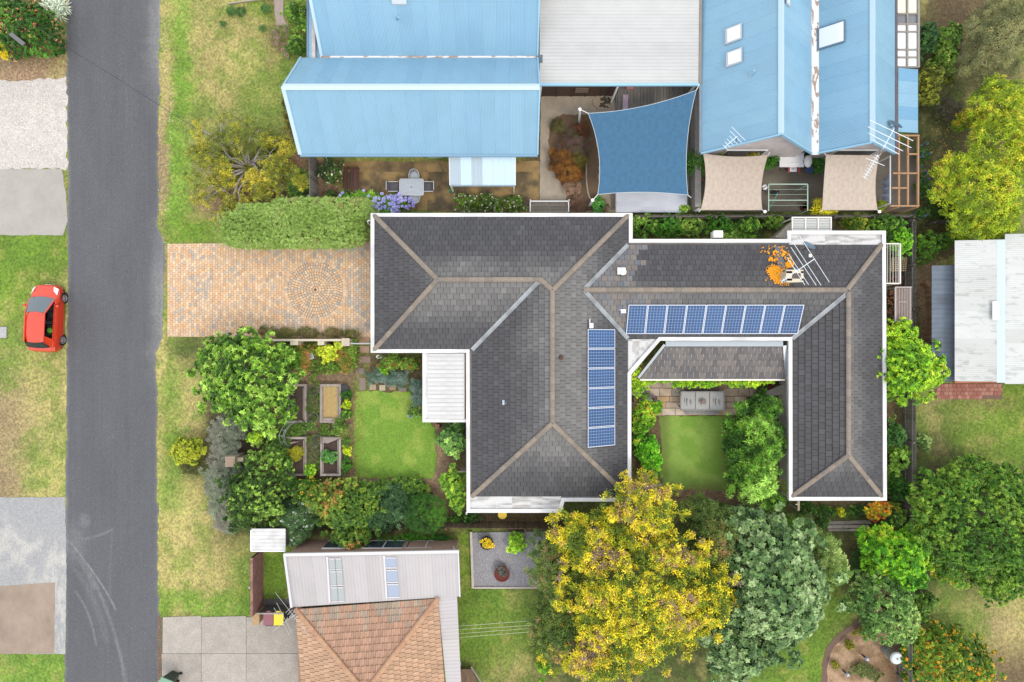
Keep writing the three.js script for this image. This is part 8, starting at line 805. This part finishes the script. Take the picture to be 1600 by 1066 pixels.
// strip between the grey fence and the upper gutter
for (const [x, y, rx, ry, h, l, pal] of [[1010, 354, 26, 18, 1.6, 'bright green bush at the left end of the upper fence strip', G.bright], [1046, 352, 26, 18, 1.5, 'dark green bush, second from the left in the upper fence strip', G.deep], [1084, 353, 26, 17, 1.5, 'mid green bush left of the white air vent', G.mid], [1128, 350, 30, 15, 1.5, 'deep green bush right of the white air vent', G.deep], [1172, 352, 28, 16, 1.6, 'fresh green bush before the cream sloping wall', G.bright], [1212, 345, 24, 10, 1.3, 'green tuft beside the frosted louvre roof', G.mid], [1388, 347, 44, 15, 1.7, 'bright green bush at the top right corner of the lot', G.bright], [1413, 376, 18, 28, 1.7, 'bright lime bush beside the white wire pergola', [[76, 136, 30, 1], [110, 176, 36, 1], [146, 204, 50, 1]]], [1338, 346, 30, 12, 1.3, 'yellow tinged shrub right of the frosted louvre roof', [[90, 124, 36, 1], [150, 160, 44, 1], [190, 170, 60, .4]]], [1392, 372, 10, 12, 1.2, 'dark green shrub at the top right corner of the house gutter', G.dark]]) P('shrub', l, 'shrub', [[x, y, rx, ry, h]], { pal, size: .24, lr: .28, per: 34 });
P('agapanthus_leaves', 'strappy green leaved clump right of the white air vent', 'plant', [[1142, 364, 18, 9, .7]], { pal: G.bright, size: .6, geo: LG.strap, per: 12, lr: .26, stems: false });
// right passage
for (const [x, y, rx, ry, h, l, pal, gg] of [[1404, 680, 18, 22, 1.2, 'pale flowered green shrub below the lime tree', [[60, 104, 40, 1], [90, 136, 60, 1], [176, 190, 140, .4]]], [1410, 720, 17, 22, 1.3, 'green shrub midway down the right passage', G.bright], [1408, 765, 20, 24, 1.4, 'deep green shrub right of the bottom hip of the right wing', G.deep], [1402, 812, 26, 16, 1.5, 'dense green shrub in the bottom right lot corner', G.dark], [1394, 412, 8, 12, .8, 'green plant under the white wire pergola', G.mid], [1447, 690, 12, 12, .8, 'sparse variegated shrub outside the right fence', [[90, 130, 60, 1], [170, 190, 110, 1]]]]) P('shrub', l, 'shrub', [[x, y, rx, ry, h]], { pal, size: .26, lr: .3, per: 30 });
P('shrub', 'orange and yellow leaved shrub at the bottom right of the tiled house', 'shrub', [[1382, 800, 22, 13, 1.3], [1368, 804, 12, 12, 1.1]], { pal: [[206, 96, 46, 1], [230, 150, 50, 1], [236, 206, 50, 1], [150, 170, 50, .7]], size: .26, lr: .26, pf: 1.6 }); P('shrub', 'little yellow shrub above the stone steps', 'shrub', [[1316, 803, 6, 8, .8]], { pal: [[180, 186, 30, 1], [214, 210, 50, 1]], size: .22, lr: .18 }); P('dome_hedge', 'low clipped green dome below the cream post', 'hedge', [[1238, 816, 32, 13, 1]], { lobes: [{ c: V(1238, 818, .5), r: [L(32, .6), .75, L(15, .6)] }], pal: [[84, 132, 34, 1], [110, 156, 50, 1.2], [140, 176, 80, .6]], size: .16, per: 70, geo: LG.fine, bump: .04 }); P('shrub', 'low dark green weeds between the right wing and the stone steps', 'groundcover', [[1290, 800, 36, 8, .4], [1345, 798, 18, 9, .5], [1262, 795, 16, 10, .4], [1288, 820, 10, 10, .5]], { pal: G.dark, size: .2, lr: .2 }); P('low_hedge', 'low curved green hedge below the courtyard mulch', 'hedge', [[1098, 790, 20, 5, .6], [1125, 795, 20, 6, .6], [1140, 800, 14, 6, .6]], { pal: [[50, 98, 26, 1], [72, 124, 36, 1]], size: .17, per: 60, geo: LG.fine, lr: .24 });
// courtyard
P('shrub', 'lush yellow green shrub at the left of the courtyard table', 'shrub', [[1008, 645, 20, 24, 1.7], [1002, 668, 14, 14, 1.5], [1024, 640, 12, 10, 1]], { pal: [[84, 138, 30, 1], [124, 176, 36, 1.3], [174, 206, 46, 1], [190, 170, 60, .3]], size: .27, lr: .3 }); P('shrub', 'bright green shrub halfway down the courtyard left wall', 'shrub', [[1013, 708, 21, 25, 1.7], [1024, 722, 12, 14, 1.3]], { pal: [[76, 150, 20, 1], [110, 190, 30, 1.2], [160, 214, 50, .8], [220, 200, 60, .2]], size: .27, lr: .3 }); P('shrub', 'shady green shrub between the two bright courtyard shrubs', 'shrub', [[1000, 683, 13, 14, 1], [1018, 742, 16, 12, 1]], { pal: G.dark, size: .24, lr: .24 }); P('flower_pot_plant', 'mauve and red pot flowers at the top left of the courtyard', 'flowers', [[1012, 622, 9, 6, 1, .45], [1026, 628, 6, 5, .8]], { pal: [[110, 70, 76, 1], [150, 120, 160, 1], [120, 150, 70, .8]], size: .18, lr: .16 });
{ const t = thing('climbing_vine', 'lime green vine growing along the lower edge of the veranda roof', 'vine'), lo = []; const r = rngOf(33); for (const [x0, x1, d] of [[990, 1014, 17], [1004, 1022, 9], [1028, 1046, 5], [1056, 1078, 13], [1084, 1122, 14], [1138, 1184, 14], [1176, 1210, 8]]) for (let x = x0; x < x1; x += 5) { const b = d * (.7 + .5 * r()); lo.push({ c: V(x, 592 + b * .42, 1.85 - .2 * r()), r: [.24, .22, L(b * .55)] }); } for (const [x, y] of [[995, 572], [990, 582], [993, 606], [998, 612]]) lo.push({ c: V(x, y, 1.9), r: [.25, .25, .4] }); foliage(t, 'foliage', lo, { seed: 34, pal: [[120, 170, 30, 1], [164, 204, 40, 1.3], [200, 224, 60, 1]], size: .24, per: 26 }); obj('stem', [1000, 1066, 1100, 1160, 1200].map(x => limb([v3(X(x), 0, Z(592)), v3(X(x) + .08, .9, Z(594)), v3(X(x, 1.9), 1.9, Z(594, 1.9))], .03, .02, 5)), woodD, t); settle(t, X(1100), 0, Z(594)); }
P('pot_plant', 'dark red leaved plant in the glazed pots by the vine', 'plant', [[1194, 604, 8, 6, .85, .4], [1188, 616, 7, 6, .8, .4]], { pal: [[96, 60, 44, 1], [70, 110, 40, 1]], size: .2, lr: .16, stems: false });
// gravel square plants
P('pot_flowers', 'yellow flowers crowding the black pot on the gravel square', 'flowers', [[761, 850, 10, 7, .75, .4]], { pal: [[230, 196, 30, 1], [244, 216, 50, 1], [120, 130, 40, .3]], size: .18, lr: .18, geo: LG.bloom, stems: false }); P('shrub', 'bright lime green bush on the gravel square', 'shrub', [[806, 850, 14, 15, 1.1]], { pal: [[120, 170, 34, 1], [160, 204, 50, 1.2], [196, 220, 80, .7]], size: .34, lr: .24 }); P('succulents', 'grey succulents in the large terracotta pot', 'succulent', [[784.5, 893, 7, 7, .55, .4]], { pal: [[110, 112, 104, 1], [140, 138, 128, 1]], size: .22, lr: .2, geo: LG.star, stems: false });
P('shrub', 'green and yellow shrub at the bottom edge left of the yellow tree', 'shrub', [[850, 1040, 14, 24, 1.6], [862, 1010, 14, 20, 1.6]], { pal: [[104, 150, 34, 1], [150, 180, 40, 1], [206, 196, 50, .8]], size: .26, lr: .3 });
// right hand gardens
P('shrub', 'tall green bush with pale flowers in the shady right garden', 'shrub', [[1484, 62, 20, 30, 2.4], [1480, 90, 18, 22, 2.2], [1492, 50, 12, 20, 2]], { pal: G.mid, size: .27, lr: .32, flower: { pal: [[220, 220, 120]], per: .5, size: .12 } }); P('shrub', 'dark green bush beside the lean-to glazing', 'shrub', [[1452, 58, 18, 30, 2]], { pal: [[46, 82, 36, 1], [64, 104, 46, 1.2], [84, 124, 60, .6]], size: .3, lr: .32 }); P('shrub', 'olive yellow bush beside the blue lean-to sheet', 'shrub', [[1456, 125, 20, 26, 2], [1480, 122, 16, 10, 1.6], [1452, 152, 14, 12, 1.4]], { pal: [[96, 104, 34, 1], [130, 138, 42, 1.2], [160, 162, 56, .7]], size: .28, lr: .32 }); P('shrub', 'green shrub with a yellow side at the left of the yellow green tree', 'shrub', [[1512, 187, 15, 18, 2], [1528, 182, 14, 18, 2.2]], { pal: [[76, 130, 34, 1], [120, 156, 40, .6], [206, 192, 50, 1], [226, 206, 70, 1]], size: .24, lr: .26, geo: LG.spray, per: 36, pf: 1.2 }); P('dry_shrub', 'dark twiggy shrub left of the yellow sided shrub', 'shrub', [[1488, 168, 20, 16, 1.2], [1545, 200, 14, 18, 2.4]], { pal: [[76, 74, 56, 1], [98, 92, 74, 1]], size: .28, geo: LG.fine, per: 16, lr: .24 }); P('shrub', 'dark green groundcover above the low dark timber fence', 'shrub', [[1475, 325, 34, 14, .9], [1500, 318, 20, 16, .9]], { pal: [[38, 66, 20, 1], [54, 86, 26, 1.2], [74, 104, 34, .6]], size: .26, geo: LG.fine, lr: .3, per: 34 }); P('shrub', 'green vine strip along the pergola fence with lilac flowers', 'shrub', [[1443, 240, 8, 22, 1.2], [1444, 290, 8, 26, 1.2], [1444, 332, 10, 12, 1.2]], { pal: [[60, 96, 30, 1], [82, 122, 40, 1]], size: .24, lr: .24, flower: { pal: [[130, 130, 196]], per: .9, size: .16 } });
P('shrub', 'bright green shrub left of the shed behind the boundary fence', 'shrub', [[1460, 380, 24, 18, 1.5], [1450, 400, 14, 12, 1.2], [1490, 372, 20, 14, 1.4]], { pal: [[80, 120, 36, 1], [110, 156, 40, 1.2], [150, 180, 60, .6]], size: .26, lr: .3 }); P('shrub', 'brown twiggy groundcover below the low dark timber fence', 'shrub', [[1480, 362, 26, 8, .6], [1450, 364, 12, 8, .6]], { pal: [[96, 80, 52, 1], [120, 108, 64, 1], [88, 100, 44, .6]], size: .22, geo: LG.fine, lr: .2, per: 34 });
P('shrub', 'golden flowering shrub in the bottom right corner', 'shrub', [[1480, 1025, 66, 44, 2.4], [1520, 1050, 56, 40, 2.4], [1450, 1045, 34, 36, 2.2]], { pal: [[70, 108, 26, 1], [100, 140, 34, 1.3], [140, 166, 46, .9]], size: .26, lr: .4, per: 28, flower: { pal: [[240, 176, 30, 1.2], [246, 200, 50, 1], [232, 150, 30, .6]], per: 5, size: .15 } }); P('shrub', 'fine green shrub inside the curved mulch edge', 'shrub', [[1358, 892, 32, 34, 1.6]], { pal: [[52, 90, 34, 1], [72, 112, 44, 1.2], [96, 132, 58, .6]], size: .24, geo: LG.fine, lr: .34, per: 40 }); P('shrub', 'loose yellow leaved branch right of the vivid green tree', 'shrub', [[1470, 895, 14, 12, 2], [1490, 910, 12, 6, 1.8]], { pal: [[206, 196, 30, 1], [226, 210, 60, 1]], size: .22, lr: .2, per: 16, core: false }); P('shrub', 'dark green shrub with a pale branch above the golden flowers', 'shrub', [[1450, 945, 22, 16, 1.2], [1440, 965, 14, 10, 1]], { pal: G.dark, size: .24, lr: .26 }); P('shrub', 'yellow bronze shrub at the head of the mulch bed', 'shrub', [[1358, 990, 20, 9, .9], [1330, 1010, 5, 5, .6], [1305, 1040, 5, 5, .5]], { pal: [[124, 128, 30, 1], [160, 150, 40, 1], [120, 84, 50, .5]], size: .24, lr: .22 }); P('weeds', 'green weeds across the lower mulch bed', 'groundcover', [[1348, 1048, 20, 10, .4], [1366, 1056, 14, 10, .4]], { pal: [[100, 110, 60, 1], [120, 130, 70, 1]], size: .2, lr: .18 });
// leaf litter
{ const r = rngOf(55), it = []; const area = (x, y, rx, ry, n, c) => { for (let i = 0; i < n; i++) { const k = Math.sqrt(r()), a = r() * 6.28; it.push([x + rx * k * Math.cos(a), y + ry * k * Math.sin(a), c[r() * c.length | 0]]); } };
  const yl = [[216, 190, 60], [200, 170, 60], [190, 150, 80]], br = [[170, 120, 80], [190, 140, 100], [150, 100, 70]], wt = [[226, 222, 206], [210, 190, 150]]; area(258, 200, 12, 190, 130, wt); area(260, 880, 14, 100, 60, yl); area(390, 320, 40, 14, 200, br); area(450, 280, 26, 40, 160, br); area(1390, 1010, 16, 50, 240, [[206, 150, 40], [180, 120, 50]]); area(1478, 230, 26, 60, 160, yl); area(249, 1020, 3, 60, 120, br); area(340, 270, 60, 60, 120, yl); area(1330, 790, 60, 8, 60, br); area(800, 810, 70, 6, 60, br); area(60, 105, 50, 20, 120, br); area(340, 900, 60, 50, 90, yl); area(30, 640, 60, 120, 70, wt); area(560, 680, 8, 70, 120, br); area(1100, 770, 50, 9, 120, br); area(370, 120, 70, 120, 120, yl);
  const nG = it.length; for (let i = 0; i < 240; i++) { const q = r(), e = q < .5 ? [1380 + r() * 2.2, 400 + r() * 370] : q < .65 ? [1000 + r() * 220, 378.5 + r() * 1.5] : q < .8 ? [980 + r() * 1.6, 590 + r() * 190] : q < .9 ? [590 + r() * 130, 548 + r()] : [880 + r() * 90, 777 + r() * 3]; it.push([...e, br[r() * 3 | 0]]); }
  const pos = []; leafQuad(pos, v3(0, 0, -.5), v3(0, 0, 1), v3(0, 1, 0), 1, .55, .08); const im = new THREE.InstancedMesh(geo(pos), litM, it.length), m = new THREE.Matrix4(), q = new THREE.Quaternion(), e = new THREE.Euler(), C = new THREE.Color(); it.forEach(([x, y, c], i) => { e.set(.5 * (r() - .5), r() * 6.28, .5 * (r() - .5)); im.setMatrixAt(i, m.compose(i < nG ? v3(X(x), .035, Z(y)) : v3(X(x, 2.64), 2.64, Z(y, 2.64)), q.setFromEuler(e), v3(1, 1, 1).multiplyScalar(.05 + .06 * r()))); im.setColorAt(i, C.setRGB(...al(...c))); }); im.name = 'fallen_leaves'; im.receiveShadow = true; scene.add(im); im.userData.kind = 'stuff'; tag(im, 'yellow and brown leaves fallen over the verges, mulch and lawns', 'leaves'); }

renderer.render(scene, camera);
